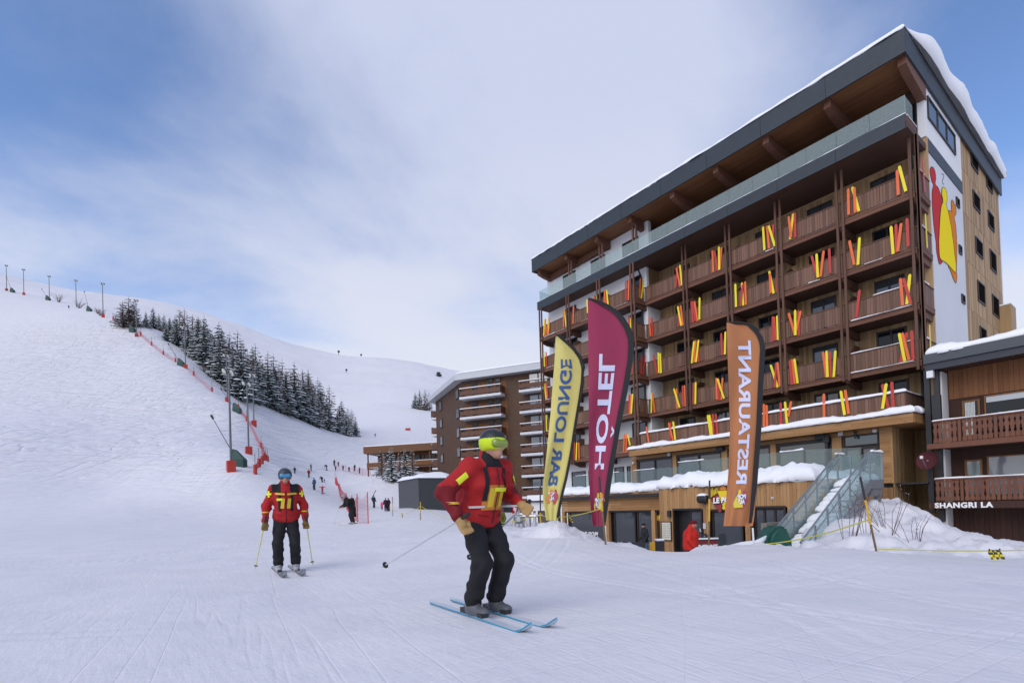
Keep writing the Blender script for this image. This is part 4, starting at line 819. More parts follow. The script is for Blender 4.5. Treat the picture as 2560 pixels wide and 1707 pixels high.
# ------------------------------------------------------------------ outdoor steel stair with glass sides
st = thing('outdoor_staircase', 'snow-filled steel outdoor staircase with greenish glass sides up to the terrace', 'staircase', (-7.7, 19, -.6))
SX0, SX1 = -8.07, -7.03; y0s, y1s, y2s = 16.0, 21.5, 22.75; z0s, z1s = -1.35, 1.5
sl_ = (z1s-z0s)/(y1s-y0s)
nst = 17
for i in range(nst):
    ya = y0s+(y1s-y0s)*i/nst; za = z0s+(z1s-z0s)*(i+1)/nst
    part('tread', st, MT['steel'], 'box', SX0+.06, SX1-.06, ya, ya+.36, za-.05, za)
    snow_slab('tread_snow', st, SX0+.08, SX1-.08, ya+.0, ya+.36, za+.002, .18, 5, 3, 80+i, .5)
m = MB()
ns, nw = 46, 9; vs = []; fs = []
for i in range(ns+1):
    t = i/ns; yy = y0s-.1+(y1s+1.0-y0s)*t; zc = min(z0s+sl_*(yy-y0s), z1s)+.22
    for j in range(nw):
        u_ = j/(nw-1); sidez = .16*abs(2*u_-1)**3; vs.append((SX0+.30+(SX1-SX0-.55)*u_*.85+.05*math.sin(t*9), yy, zc+sidez*-1+.09*vnoise(np.array([t*16.0]), np.array([u_*4.0]), 91)[0]*2))
fs = [(i*nw+j, i*nw+j+1, (i+1)*nw+j+1, (i+1)*nw+j) for i in range(ns) for j in range(nw-1)]
m.add(vs, fs); m.build('snow_drift', MT['snowcap'], st, smooth=True, kind='stuff')
for x in (SX0, SX1):
    MB().prism([(x-.03, y0s, z0s-.28), (x-.03, y1s, z1s-.28), (x-.03, y2s, z1s-.28), (x-.03, y2s, z1s+.04), (x-.03, y1s, z1s+.04), (x-.03, y0s, z0s+.04)], (.06,0,0)).build('stringer', MT['steel'], st, recalc=True)
GF_ = MT['glass_frost']
for x in (SX0, SX1):
    n = 6
    for i in range(n):
        a = y0s+(y1s-y0s)*i/n+.01; b = y0s+(y1s-y0s)*(i+1)/n-.01; za = z0s+sl_*(a-y0s); zb_ = z0s+sl_*(b-y0s)
        MB().prism([(x-.008, a, za+.06), (x-.008, b, zb_+.06), (x-.008, b, zb_+1.02), (x-.008, a, za+1.02)], (.016,0,0)).build('glass_pane', GF_, st, recalc=True)
    part('glass_pane', st, GF_, 'box', x-.008, x+.008, y1s+.01, y2s-.02, z1s+.06, z1s+1.04)
    part('handrail', st, MT['steel'], 'tube', [(x, y0s-.1, z0s+1.02), (x, y1s, z1s+1.05), (x, y1s+.05, z1s+1.06)], .028, 8)
    part('handrail', st, MT['steel'], 'tube', [(x+.09, y0s-.1, z0s+.86), (x+.09, y1s, z1s+.89)], .02, 8)
    for i in range(7):
        yy = y0s+(y1s-y0s)*i/6; zz_ = z0s+sl_*(yy-y0s); part('baluster', st, MT['steel'], 'box', x-.03, x+.03, yy-.012, yy+.012, zz_, zz_+1.0)
    part('baluster', st, MT['steel'], 'box', x-.03, x+.03, y2s-.03, y2s, z1s, z1s+1.05)
part('landing', st, MT['steel'], 'box', SX0+.04, SX1-.04, y1s+.37, y2s, z1s-.2, z1s-.01); snow_slab('landing_snow', st, SX0+.1, SX1-.08, y1s+.3, y2s-.02, z1s, .3, 6, 6, 98, .5)
for i in range(2): part('glass_pane', st, MT['glass'], 'box', SX0+.05+i*.48, SX0+.51+i*.48, y2s+.0, y2s+.015, z1s+.06, z1s+1.04)
part('column', st, MT['steel'], 'box', SX1-.2, SX1-.03, y2s-.35, y2s-.15, -1.4, z1s-.2); part('column', st, MT['steel'], 'box', SX1-.22, SX1-.01, y1s+.3, y2s-.1, z1s-.55, z1s-.205)
snow_slab('rail_snow', st, SX1-.05, SX1+.06, y1s+.2, y2s, z1s+1.06, .07, 3, 8, 4, .6); snow_slab('rail_snow', st, SX0-.05, SX0+.06, y1s-.1, y1s+.6, z1s+1.06, .06, 3, 6, 5, .6)
# concrete block wall beside the stair
bw = thing('block_wall', 'beige concrete block wall seen through the stair glass', 'wall', (-8.35, 18.6, -1.9))
UBW = unitbox('block', plain('concrete_block', (.33,.29,.21), .9, var=.15, scale=4, bump=.3)); part('core', bw, plain('mortar', (.22,.2,.16), .9), 'box', -8.44, -8.26, 16.4, 22.6, -1.95, .2)
rn = random.Random(6)
for r_ in range(10):
    for c_ in range(15):
        ya = 16.42+c_*.41+(.2 if r_ % 2 else 0); zz_ = -1.93+r_*.205
        if ya > 22.2 or zz_+.2 > z0s+sl_*(ya-y0s)+.9: continue
        inst('block', UBW, bw, (-8.35, ya+.2, zz_+.1), (.2+rn.uniform(0,.012), .395, .19))

# ------------------------------------------------------------------ neighbouring chalet with turned-board balconies
ch = thing('brown_chalet', 'dark brown chalet with carved balcony boards and SHANGRI LA letters', 'chalet', (-4, 31, -1.9))
YC, YCW = 28.8, 30.3; X0, X1 = -6.95, 3.0
def cb(name, mat, *a, parent=None): return part(name, parent or ch, MT[mat], 'box', *a)
MT['chalet_dark'] = wood('dark_red_brown_boards', (.035,.014,.010), (.07,.030,.022), 'z', rnd=.3); MT['chalet_mid'] = wood('warm_brown_boards', (.16,.062,.024), (.30,.13,.055), 'z', rnd=.3, knots=.2)
MT['chalet_rail'] = wood('brown_stained_baluster', (.125,.048,.028), (.20,.085,.052), 'z', rnd=.3); MT['chalet_frame'] = wood('honey_window_frame', (.20,.085,.028), (.30,.14,.05), 'z', rnd=.1)
cb('wall', 'chalet_dark', X0+.25, X1, YCW, 40, -1.9, 6.6); cb('wall', 'white_wall', X0+.1, X0+.26, YCW-.9, YCW+.3, -1.9, 6.4)
x = X0+.3; rn = random.Random(12); ub = unitbox('cb', MT['chalet_mid']); ubd = unitbox('cbd', MT['chalet_dark'])
while x < X1: ww = rn.uniform(.15,.2); inst('board', ub, ch, (x+ww/2, YCW-.02-rn.uniform(0,.01), 5.85), (ww-.006, .04, 1.3)); x += ww
x = X0+.3
while x < X1: ww = rn.uniform(.15,.2); inst('board', ubd, ch, (x+ww/2, YCW-.02-rn.uniform(0,.01), -.75), (ww-.006, .04, 2.2)); x += ww
CFU = unitbox('cf', MT['chalet_frame'])
for fl in (3.1, .46):
    window_y(ch, X0+.75, X0+1.35, fl+.35, fl+1.95, YCW-.02, 1, .07, 'pane_light' if fl < 1 else 'pane', .06, CFU); window_y(ch, X0+1.5, X0+3.0, fl+.35, fl+2.05, YCW-.02, 1, .05, 'pane' if fl > 1 else 'pane_light', .06, CFU); window_y(ch, X0+3.25, X0+4.1, fl+.1, fl+2.1, YCW-.02, 1, .08, 'pane' if fl > 1 else 'pane_light', .06, CFU); window_y(ch, X0+4.5, X0+7.0, fl+.35, fl+2.05, YCW-.02, 2, .06, 'pane', .06, CFU)
CUR = plain('pale_curtain', (.62,.66,.66), .8, var=.1, scale=9); m = MB()
for k in range(7): m.box(X0+.84+k*.05, X0+.88+k*.05, YCW-.065, YCW-.05, 3.5, 4.98)
m.build('curtain', CUR, ch); cb('blind', 'shade_grey_wall', X0+1.56, X0+2.94, YCW-.055, YCW-.045, 4.85, 5.1)
window_y(ch, X0+3.2, X0+5.2, -1.0, .15, YCW-.05, 1, .1, 'pane', .08)
def balu():
    m = MB(); prof = [(0,.066),(.05,.078),(.14,.074),(.22,.045),(.30,.040),(.36,.062),(.42,.050),(.47,.074),(.56,.078),(.66,.052),(.72,.045),(.80,.075),(.86,.078),(.9,.06)]
    L_ = [(-w_, z) for z, w_ in prof]; R_ = [(w_, z) for z, w_ in reversed(prof)]
    m.prism([(a, -.014, b) for a, b in L_+R_], (0,.028,0)); me_ = bpy.data.meshes.new('baluster'); me_.from_pydata(m.v, [], m.f); me_.materials.append(MT['chalet_rail'])
    b = bmesh.new(); b.from_mesh(me_); bmesh.ops.recalc_face_normals(b, faces=b.faces); b.to_mesh(me_); b.free(); return me_
BAL = balu()
for fl, zr in ((3.1, 4.15), (.46, 1.60)):
    b = MB().box(X0, X1, YC+.05, YCW-.05, fl-.18, fl-.02).build('balcony', MT['soffit_dark'], ch)
    part('beam', b, MT['chalet_rail'], 'box', X0-.2, X1, YC-.06, YC+.04, fl-.17, fl+.06); part('rail', b, MT['chalet_rail'], 'box', X0, X1, YC-.06, YC+.08, zr-.06, zr)
    x = X0+.1; k = 0
    while x < X1:
        if k % 7 == 5: part('baluster', b, MT['chalet_rail'], 'box', x-.05, x+.05, YC-.03, YC+.03, zr-.98, zr-.06)
        else: inst('baluster', BAL, b, (x, YC, zr-.97))
        x += .165; k += 1
    snow_slab('rail_snow', b, X0, X1, YC-.06, YC+.08, zr, .05, 60, 2, int(zr*9), .4)
cb('sign_board', 'chalet_dark', X0-.15, X0+3.0, YC-.10, YC-.061, .30, .58)
lettering('lettering', ch, SW, 'SHANGRI LA', .30, lambda x, y, z: (X0+.0+x*1.02, YC-.115+z, .335+y), bold=.014, spacing=1.12, extrude=.012)
# roof, soffit, downpipes
rf = MB().box(X0-.05, X1, YC+.02, 40.5, 6.55, 6.95).build('roof', MT['soffit_dark'], ch)
part('fascia', rf, plain('graphite_metal', (.055,.065,.075), .45), 'box', X0-.2, X1, YC-.1, YC+.018, 6.72, 7.13); part('fascia', rf, plain('dark_blue_metal', (.025,.03,.042), .5), 'box', X0-.18, X1, YC-.02, YC+.1, 6.42, 6.715)
for k in range(44): part('soffit_board', rf, MT['soffit_dark'], 'box', X0+.1+k*.2, X0+.29+k*.2, YC+.1, YCW, 6.5, 6.53)
snow_slab('roof_snow', rf, X0-.15, X1, YC-.05, 40.4, 7.13, .38, 50, 20, 44, .3, sag=.02)
for x, y in ((X0-.30, YC+.25), (X0+.02, YC+.3)): part('downpipe', ch, MT['black'], 'box', x, x+.2, y, y+.2, .1 if x < X0 else -.3, 6.5)
cb('meter_box', 'black', X0+.0, X0+.3, YC+.05, YC+.28, 4.25, 5.3); cb('wall_light', 'white_wall', X0+2.85, X0+3.02, YCW-.12, YCW-.06, -.9, -.68); cb('gutter_end', 'white_wall', X0-.13, X0+.1, YC-.02, YC+.22, 6.1, 6.4)
dish = thing('satellite_dish', 'maroon round satellite dish on a bracket between the hotel and the chalet', 'satellite dish', (-7.05, 28.3, 2.4))
DM = plain('maroon_dish', (.085,.022,.026), .75, spec=.15); ax = Vector((-.15,-1,.25)).normalized()
m = MB(); m.lathe((-7.1, 28.45, 2.42), [(.02,-.10),(.2,-.085),(.34,-.03),(.415,.03),(.42,.035),(.335,-.045),(.2,-.1),(.02,-.12)], 24, ax); m.build('reflector', DM, dish, smooth=True, recalc=True)
part('arm', dish, MT['steel'], 'tube', [Vector((-7.1,28.45,2.05))+ax*.02, Vector((-7.1,28.45,2.42))+ax*.5], .015, 6); part('receiver', dish, MT['white_wall'], 'box', -7.22, -7.12, 27.92, 28.02, 2.5, 2.62); part('bracket', dish, MT['steel'], 'tube', [(-7.1, 28.5, 2.42), (-7.0, 28.95, 2.4)], .03, 8)

# ------------------------------------------------------------------ buildings further back
def lin(mb, o, ux, uy): return lambda x, y, z: (o[0]+ux[0]*x+uy[0]*y, o[1]+ux[1]*x+uy[1]*y, z)
def fbox(parent, name, mat, fr, x0, x1, y0, y1, z0, z1):
    m = MB().box(x0, x1, y0, y1, z0, z1); m.v = [fr(*v) for v in m.v]; return m.build(name, mat, parent)
def fwindow(parent, fr, x0, x1, z0, z1, mat='pane', y=0.0, n=1, fm='frame'):
    wn = fbox(parent, 'window', MT[fm], fr, x0, x1, y-.05, y+.05, z0, z1)
    for i in range(n): fbox(wn, 'pane', MT[mat], fr, x0+(x1-x0)*i/n+.09, x0+(x1-x0)*(i+1)/n-.09, y-.07, y-.051, z0+.09, z1-.09)
    return wn
def cframe(lat, d, dx, dz=None):
    """frame at a ground point; dx is the face direction in (lateral, forward)"""
    o = GR*lat+GF*d; u_ = (GR*dx[0]+GF*dx[1]).normalized(); v_ = Vector((-u_.y, u_.x, 0)); return o, (lambda x, y, z: (o.x+u_.x*x+v_.x*y, o.y+u_.y*x+v_.y*y, z))
MT['siding'] = wood('brown_horizontal_siding', (.070,.034,.018), (.135,.068,.036), 'x', rnd=.0, fine=.5, grey=(.085,.058,.042,.7)); MT['siding_warm'] = wood('orange_brown_siding', (.13,.05,.016), (.23,.095,.032), 'x', rnd=.0, fine=.5)
def addsiding(mname, pitch):
    m = MT[mname]; t = m.node_tree; l = t.links; b = t.nodes['Principled BSDF']; src = b.inputs['Base Color'].links[0].from_socket
    g = nd(t, 'ShaderNodeNewGeometry'); s = nd(t, 'ShaderNodeSeparateXYZ'); l.new(g.outputs['Position'], s.inputs[0]); k = nd(t, 'ShaderNodeMath', operation='MULTIPLY'); l.new(s.outputs[2], k.inputs[0]); k.inputs[1].default_value = 1/pitch
    f = nd(t, 'ShaderNodeMath', operation='FRACT'); l.new(k.outputs[0], f.inputs[0]); r = nd(t, 'ShaderNodeMapRange'); r.inputs['From Max'].default_value = .16; r.inputs['To Min'].default_value = .35; l.new(f.outputs[0], r.inputs['Value'])
    h = nd(t, 'ShaderNodeHueSaturation'); l.new(src, h.inputs['Color']); l.new(r.outputs[0], h.inputs['Value']); l.new(h.outputs[0], b.inputs['Base Color'])
addsiding('siding', .24); addsiding('siding_warm', .24)
# residence with chamfered corner
o_, fr = cframe(-6.3, 70, (.927,-.375)); o2, fr2 = cframe(-6.3-.39*13.8, 70+.92*13.8, (.39,-.92))
res = thing('residence_block', 'six-storey brown timber apartment block with white balconies and pale roof edge', 'apartment block', (o_.x, o_.y, 0))
m = MB(); m.prism([fr(x, y, -1.0) for x, y in ((0,0),(22,0),(22,14),(-9.76,14),(-9.76,9.76))], (0,0,19.0)); m.build('wall', MT['siding'], res, recalc=True)
for k in range(6):
    z = 15.7-2.68*k; fbox(res, 'wall_panel', MT['siding_warm'], fr, .5, 6.6, -.03, -.005, z, z+1.75)
m = MB(); m.prism([fr(x, y, 18.0) for x, y in ((-.5,-1.1),(22,-1.1),(22,15),(-10.9,15),(-10.9,9.4))], (0,0,.75)); rfo = m.build('roof', plain('pale_grey_fascia', (.50,.52,.55), .5), res, recalc=True)
m = MB(); m.prism([fr(x, y, 18.76) for x, y in ((-.4,-.9),(22,-.9),(22,15),(-10.7,15),(-10.7,9.5))], (0,0,.35))
b_ = bmesh.new(); mm_ = bpy.data.meshes.new('x'); mm_.from_pydata(m.v, [], m.f); b_.from_mesh(mm_); bmesh.ops.recalc_face_normals(b_, faces=b_.faces); bmesh.ops.bevel(b_, geom=list(b_.edges), offset=.16, segments=2, affect='EDGES'); b_.to_mesh(mm_); b_.free(); mm_.materials.append(MT['snowcap']); link('roof_snow', mm_, rfo)
WC = plain('white_concrete', (.62,.63,.66), .7, var=.05, scale=2)
def rbalc(fr, x0, x1, z, dpt=1.5, side=False):
    b = fbox(res, 'balcony', WC, fr, x0, x1, -dpt, -.03, z-.42, z-.12)
    fbox(b, 'rail_panel', MT['wood_post'], fr, x0+.05, x1-.05, -dpt+.02, -dpt+.07, z+.05, z+.62); fbox(b, 'rail', MT['wood_post'], fr, x0+.02, x1-.02, -dpt, -dpt+.09, z+.86, z+.94)
    for i in range(6): xx = x0+.05+(x1-x0-.2)*i/5; fbox(b, 'baluster', MT['wood_post'], fr, xx, xx+.09, -dpt+.005, -dpt+.085, z-.12, z+.86)
    fbox(b, 'rail_snow', MT['snowcap'], fr, x0, x1, -dpt-.03, -dpt+.12, z+.95, z+1.04); fbox(b, 'side_panel', MT['wood_post'], fr, x1-.09, x1-.03, -dpt+.1, -.05, z+.05, z+.9); fbox(b, 'side_panel', MT['wood_post'], fr, x0+.03, x0+.09, -dpt+.1, -.05, z+.05, z+.9)
for k in range(6):
    z = 15.7-2.68*k; rbalc(fr, .35, 6.3, z); rbalc(fr, 8.8, 14.5, z)
    for a, b, n in ((1.5,2.25,1),(3.9,4.6,1),(5.0,5.7,1)): fwindow(res, fr, a, b, z+.05, z+2.05, 'pane', -.06, n)
    fwindow(res, fr, 9.7, 12.2, z+.05, z+2.1, 'pane_light', -.06, 2); fwindow(res, fr, 15.8, 16.8, z+.6, z+1.9, 'pane', -.06, 1)
    for a in (2.6, 11.3): fwindow(res, fr2, a, a+1.15, z+.35, z+1.7, 'pane_light', -.06, 2)
    _, fr3 = cframe(*[(GR.dot(Vector(fr(-9.76, 13, 0)))), GF.dot(Vector(fr(-9.76, 13, 0)))], (0.375*-1, -.927)); rbalc(fr3, .3, 3.0, z, 1.1)
fbox(res, 'ground_floor', plain('maroon_shopfront', (.16,.035,.028), .6), fr, -.05, 22.05, -.08, -.01, -1.0, 2.0)
for k in range(6): fwindow(res, fr, 3.2+k*2.4, 4.9+k*2.4, -.5, 1.7, 'pane', -.12, 2)
# long low chalet with deep eaves
o_, fr = cframe(-27.0, 98, (.97,-.22)); lc = thing('low_chalet', 'long low brown chalet with deep eaves on the slope behind the snowy trees', 'chalet', (o_.x, o_.y, 5))
fbox(lc, 'wall', MT['siding_warm'], fr, 4.0, 16, 1.5, 9, 4, 12.0); fbox(lc, 'wall', MT['siding'], fr, .3, 4.0, 3.5, 9, 5, 12.0); fbox(lc, 'roof', wood('chalet_fascia', (.12,.055,.025), (.19,.095,.045), 'x', rnd=0), fr, -.5, 16.5, -.6, 9.5, 11.7, 13.0)
fbox(lc, 'roof_snow', MT['snowcap'], fr, -.4, 16.4, -.5, 9.4, 13.01, 13.18)
for z in (9.0, 6.2):
    fbox(lc, 'balcony', MT['wood_post'], fr, 0, 16, -.3, 1.5, z-.25, z); fbox(lc, 'rail', MT['siding_warm'], fr, 0, 16, -.35, -.25, z+.1, z+.95)
    fbox(lc, 'rail_snow', MT['snowcap'], fr, 5, 16, -.4, -.2, z+.96, z+1.05)
    for k in range(5): fwindow(lc, fr, 4.4+k*2.3, 6.2+k*2.3, z+.2, z+2.2, 'pane', 1.45, 2)
for k in range(6): fbox(lc, 'post', MT['wood_post'], fr, .1+k*3.1, .3+k*3.1, -.3, -.1, 4.5, 11.7)
fbox(lc, 'plinth', plain('red_stone', (.12,.04,.03), .8, var=.3, scale=1.5), fr, 6, 16, -.2, 1.4, 4.0, 5.7)
# graphite hut with a snow roof
D_ = 52; la = (997-1280)/1300*55; lm_ = (1047-1280)/1300*50
o_, fr = cframe(la, 55, (lm_-la, 50-55)); ln_ = math.hypot(lm_-la, 5)
hut = thing('grey_hut', 'graphite grey box hut with a thick snow roof beside the apartment block', 'hut', (o_.x, o_.y, 1)); HM = plain('graphite_panel', (.06,.066,.072), .5, var=.05, scale=1.0)
fbox(hut, 'wall', HM, fr, 0, ln_, 0, 3.6, -.5, 4.0); fbox(hut, 'wall', plain('graphite_panel_end', (.05,.055,.06), .5), fr, ln_+.002, ln_+.04, .05, 3.55, -.5, 3.98)
m = MB(); nn = 9
for i in range(nn+1):
    for j in range(nn+1):
        u_, v_ = i/nn, j/nn; e = min(u_, 1-u_, v_, 1-v_); m.v.append(fr(-.15+(ln_+.3)*u_, -.15+3.9*v_, 4.0+(0 if e == 0 else .35+.5*v_*min(1, e*4))+.06*math.sin(u_*7+v_*5)*(e > 0)))
m.f = [(i*(nn+1)+j, (i+1)*(nn+1)+j, (i+1)*(nn+1)+j+1, i*(nn+1)+j+1) for i in range(nn) for j in range(nn)]; m.m = [0]*len(m.f); m.build('roof_snow', MT['snowcap'], hut, smooth=True, recalc=True)

# ------------------------------------------------------------------ conifers
def needle(name, c0, c1):
    m, t, b = newmat(name); l = t.links; b.inputs['Roughness'].default_value = .8; b.inputs['Specular IOR Level'].default_value = .1; g = nd(t, 'ShaderNodeNewGeometry'); oi = nd(t, 'ShaderNodeObjectInfo')
    a = nd(t, 'ShaderNodeMath', operation='ADD'); l.new(g.outputs['Random Per Island'], a.inputs[0]); l.new(oi.outputs['Random'], a.inputs[1]); h = nd(t, 'ShaderNodeMath', operation='MULTIPLY'); l.new(a.outputs[0], h.inputs[0]); h.inputs[1].default_value = .5
    cm = nd(t, 'ShaderNodeMix', data_type='RGBA'); l.new(h.outputs[0], cm.inputs[0]); cm.inputs[6].default_value = (*c0,1); cm.inputs[7].default_value = (*c1,1); l.new(cm.outputs[2], b.inputs['Base Color']); return m
MT['needle'] = needle('dark_green_needles', (.075,.105,.105), (.155,.190,.185)); MT['twig'] = needle('brown_larch_twigs', (.12,.102,.097), (.23,.20,.19)); MT['bark'] = plain('bark', (.07,.05,.038), .9, var=.3, scale=6)  # needles and twigs are lightened in colour in place of distance haze
def conifer_mesh(seed, H_, W_, snow, larch=False, levels=17):
    rn = random.Random(seed); c = MB(); s = MB()
    for i in range(levels):
        f = i/(levels-1); z = H_*(.07+.90*f); rad = W_*((1-f)**(.68 if not larch else .55))*(1.3 if not larch else 1.2)+.18; nb = max(4, int((9 if not larch else 7)*(1-f*.45)))
        for k in range(nb):
            a = 2*math.pi*(k+rn.random()*.8)/nb+i*1.3; ln = rad*rn.uniform(.6,1.12); droop = rn.uniform(.10,.30)*(1.0 if not larch else .2); d = Vector((math.cos(a), math.sin(a), 0)); n_ = Vector((-d.y, d.x, 0))
            base = Vector((0,0,z+rn.uniform(-.15,.15))); wd = ln*(.40 if not larch else .26)*rn.uniform(.7,1.2)
            prof = [(.0,.16),(.3,.9),(.62,1.0),(.86,.55),(1.0,.06)]; L_ = []; Rr = []
            for t, wf in prof:
                p = base+d*(ln*t)+Vector((0,0,-ln*droop*t*t+.06*ln*t)); j = wd*wf*rn.uniform(.75,1.2); L_.append(p+n_*j*.5-Vector((0,0,j*.22))); Rr.append(p-n_*j*.5-Vector((0,0,j*.22)))
            mid = [base+d*(ln*t)+Vector((0,0,-ln*droop*t*t+.06*ln*t+.05*wd)) for t, _ in prof]; o = []
            for q in range(5): o += [L_[q], mid[q], Rr[q]]
            fs = []
            for q in range(4): fs += [(q*3, q*3+3, q*3+4, q*3+1), (q*3+1, q*3+4, q*3+5, q*3+2)]
            c.add(o, fs)
            for q in range(3):      # hanging tufts
                t = rn.uniform(.25,.95); p = base+d*(ln*t)+Vector((0,0,-ln*droop*t*t)); sd_ = n_*(rn.choice((-1,1))*wd*rn.uniform(.3,.75)); c.add([p, p+sd_+d*ln*.12, p+sd_*.6-Vector((0,0,wd*rn.uniform(.35,.8)))], [(0,1,2)])
            if rn.random() < snow:
                lift = Vector((0,0,.035)); q0 = 1; w2 = rn.uniform(.45,.95); o = []
                for q in range(q0, 5): o += [mid[q]+(L_[q]-mid[q])*w2+lift, mid[q]+lift*1.8, mid[q]+(Rr[q]-mid[q])*w2+lift]
                fs = []
                for q in range(4-q0): fs += [(q*3, q*3+3, q*3+4, q*3+1), (q*3+1, q*3+4, q*3+5, q*3+2)]
                s.add(o, fs)
    tr = MB(); tr.tube([(0,0,-.6),(0,0,H_*.5),(0,0,H_)], [H_*.018+.04, H_*.011+.02, .015], 7)
    def mk(mb, nm, mat):
        me_ = bpy.data.meshes.new(nm); me_.from_pydata(mb.v, [], mb.f); me_.materials.append(mat); return me_
    return mk(tr, 'trunk', MT['bark']), mk(c, 'crown', MT['twig'] if larch else MT['needle']), mk(s, 'snow', MT['snowcap'])
TREES = [conifer_mesh(1, 12, 2.5, .9), conifer_mesh(2, 12, 2.2, .85), conifer_mesh(3, 12, 2.8, .8), conifer_mesh(4, 12, 2.4, .97), conifer_mesh(5, 12, 2.6, .55, True), conifer_mesh(6, 12, 2.9, .45, True), conifer_mesh(8, 12, 2.2, .6, True)]
def tree(kind, p, h, rz, label, group, wide=1.0):
    t = thing('conifer_tree', label, 'tree', p, rz, group); s = h/12.0; t.scale = (s*wide, s*wide, s); a, b, c = TREES[kind]
    for nm, me_ in (('trunk', a), ('crown', b), ('snow_load', c)):
        o = bpy.data.objects.new(nm, me_); COL.objects.link(o); o.parent = t
        if nm == 'snow_load': o['kind'] = 'stuff'
    return t
rt_ = random.Random(77); EDGE = np.array([(350,146,4),(372,150,4.5),(400,150,6),(435,148,8.5),(475,145,11),(522,140,12.5),(566,134,13.5),(610,136,14.5),(653,144,14.5),(720,160,16),(762,168,17),(820,184,16.5),(849,192,13),(880,199,9)])
lg = 'conifers of the wood on the slope edge'; LB = {0: 'snow-dusted dark spruce in the wood below the far hill', 1: 'brownish bare larch in the wood below the far hill'}
def tree_label(q, r_, larch):
    seg = ['upper left end', 'upper left part', 'upper part', 'upper middle', 'very middle', 'lower middle', 'lower right part', 'lower right tip'][min(7, max(0, int((q-360)/66)))]
    row = 'front' if r_ == 0 else ('second' if r_ == 1 else 'back')
    return ('brownish larch' if larch else 'snowy dark spruce')+ ' in the %s row, %s of the wood' % (row, seg)
px = 380.0
while px < 890:
    D0 = np.interp(px, EDGE[:,0], EDGE[:,1]); h0 = np.interp(px, EDGE[:,0], EDGE[:,2])
    rows = 1 if px < 400 else (3 if px < 520 else 5)
    if px > 830: rows = 2
    for r_ in range(rows):
        if rt_.random() < .10: continue
        D = D0+4+r_*10+rt_.uniform(-3,5); q = px+rt_.uniform(-9,9); p = at_depth(q, D); h = h0*rt_.uniform(.6,1.15)*(1+.03*r_)
        larch = rt_.random() < (.25 if px < 520 else (.55 if px > 560 else .4)) and r_ > 0 or rt_.random() < .12; kind = rt_.choice((4,5,6)) if larch else rt_.choice((0,1,2,3)); tree(kind, p-Vector((0,0,.2)), h, rt_.uniform(0,6), tree_label(q, r_, larch), lg)
    px += rt_.uniform(11.5,17.5) if px > 420 else rt_.uniform(16,26)
_by = {}
for o in [o for o in COL.objects if o.name.startswith('conifer_tree')]: _by.setdefault(o['label'], []).append(o)
for lb, os_ in _by.items():
    if len(os_) < 2: continue
    os_.sort(key=lambda o: o.location.dot(GR)/o.location.dot(GF))
    for i, o in enumerate(os_): o['label'] = lb+', '+(('leftmost second third fourth fifth sixth seventh eighth ninth tenth eleventh twelfth'.split()[i]+('' if i == 0 else ' from left')) if i < len(os_)-1 else 'rightmost')
for q, D, h, k, lb in ((318,149,8.0,5,'left brown larch of the lone ridge clump'),(333,150,9.2,6,'tallest middle larch of the lone ridge clump'),(346,151,8.0,4,'right brown larch of the lone ridge clump')): tree(k, at_depth(q, D), h, q, lb, 'lone larch clump', 1.35)
for i, (q, D, h, k) in enumerate(((1046,305,10,0),(1057,300,12,1),(1070,298,12.5,5),(1080,300,11,6),(1040,310,5,3))): tree(k, at_depth(q, D), h, q, ['slim dark spruce in the far clump, second from its left','tall dark spruce in the middle of the far clump','tallest brown larch of the far clump','brown larch nearest the apartment roof in the far clump','lowest small spruce at the left of the far clump'][i], 'conifer clump on the far slope')
for q, D, h, k, lb in ((981,77,5.3,3,'snow-laden spruce, the taller of the two bright ones by the low chalet'),(1016,78,5.0,0,'snow-laden spruce nearer the apartment block in front of the low chalet'),(957,84,4.9,5,'dark sparse larch at the left end of the low chalet'),(1034,84,4.4,4,'dark sparse larch between the spruces and the apartment block'),(968,83,4.0,6,'small dark larch squeezed behind the left snowy spruce'),(1003,84,4.2,6,'small dark larch standing between the two snowy spruces')):
    p = at_depth(q, D); tree(k, p, h, q, lb, 'trees by the low chalet')
# low scrub on the ridge
def scrub(name, p, h, wdt, n, seed, label, group=None, mat='twig', cat='shrub', rad=.02, snowy=0):
    rn = random.Random(seed); t = thing(name, label, cat, p, 0, group); m = MB(); b = MB(); s = MB()
    for i in range(n):
        a = rn.uniform(0, 6.28); lean = rn.uniform(.2,1.25)*wdt; tip = Vector((math.cos(a)*lean, math.sin(a)*lean, h*rn.uniform(.55,1))); r0 = Vector((math.cos(a)*.12, math.sin(a)*.12, -.15)); mid = r0.lerp(tip, .5)+Vector((rn.uniform(-.1,.1), rn.uniform(-.1,.1), .12*h)); m.tube([r0, mid, tip], [rad, rad*.7, rad*.25], 4)
        for k in range(5):
            f = rn.uniform(.3,.95); q = (r0.lerp(mid, f*2) if f < .5 else mid.lerp(tip, f*2-1)); e = q+Vector((rn.uniform(-.3,.3), rn.uniform(-.3,.3), rn.uniform(-.05,.3)))*h*.35; b.tube([q, e], [rad*.5, rad*.2], 3)
            if rn.random() < snowy: s.lathe(e, [(.002,-.009),(.009,0),(.002,.009)], 5)
    m.build('stem', MT[mat], t, world=False, kind='stuff'); b.build('twig', MT[mat], t, world=False, kind='stuff')
    if snowy: s.build('snow_bud', MT['snowcap'], t, world=False, kind='stuff')
    return t
for i, (q, D, h) in enumerate(((158,204,4.0),(208,192,3.2),(262,168,2.5),(520,140,3.0),(255,175,2.2))): scrub('bare_shrub', at_depth(q, D), h, h*.7, 16, i+3, ['bare brown shrub by the third floodlight pole on the ridge','bare brown shrub by the fourth floodlight pole','small bare shrub left of the fifth floodlight pole','pale bare shrub at the snowy gap before the wood','tiny bare shrub up on the ridge line'][i], rad=.06)
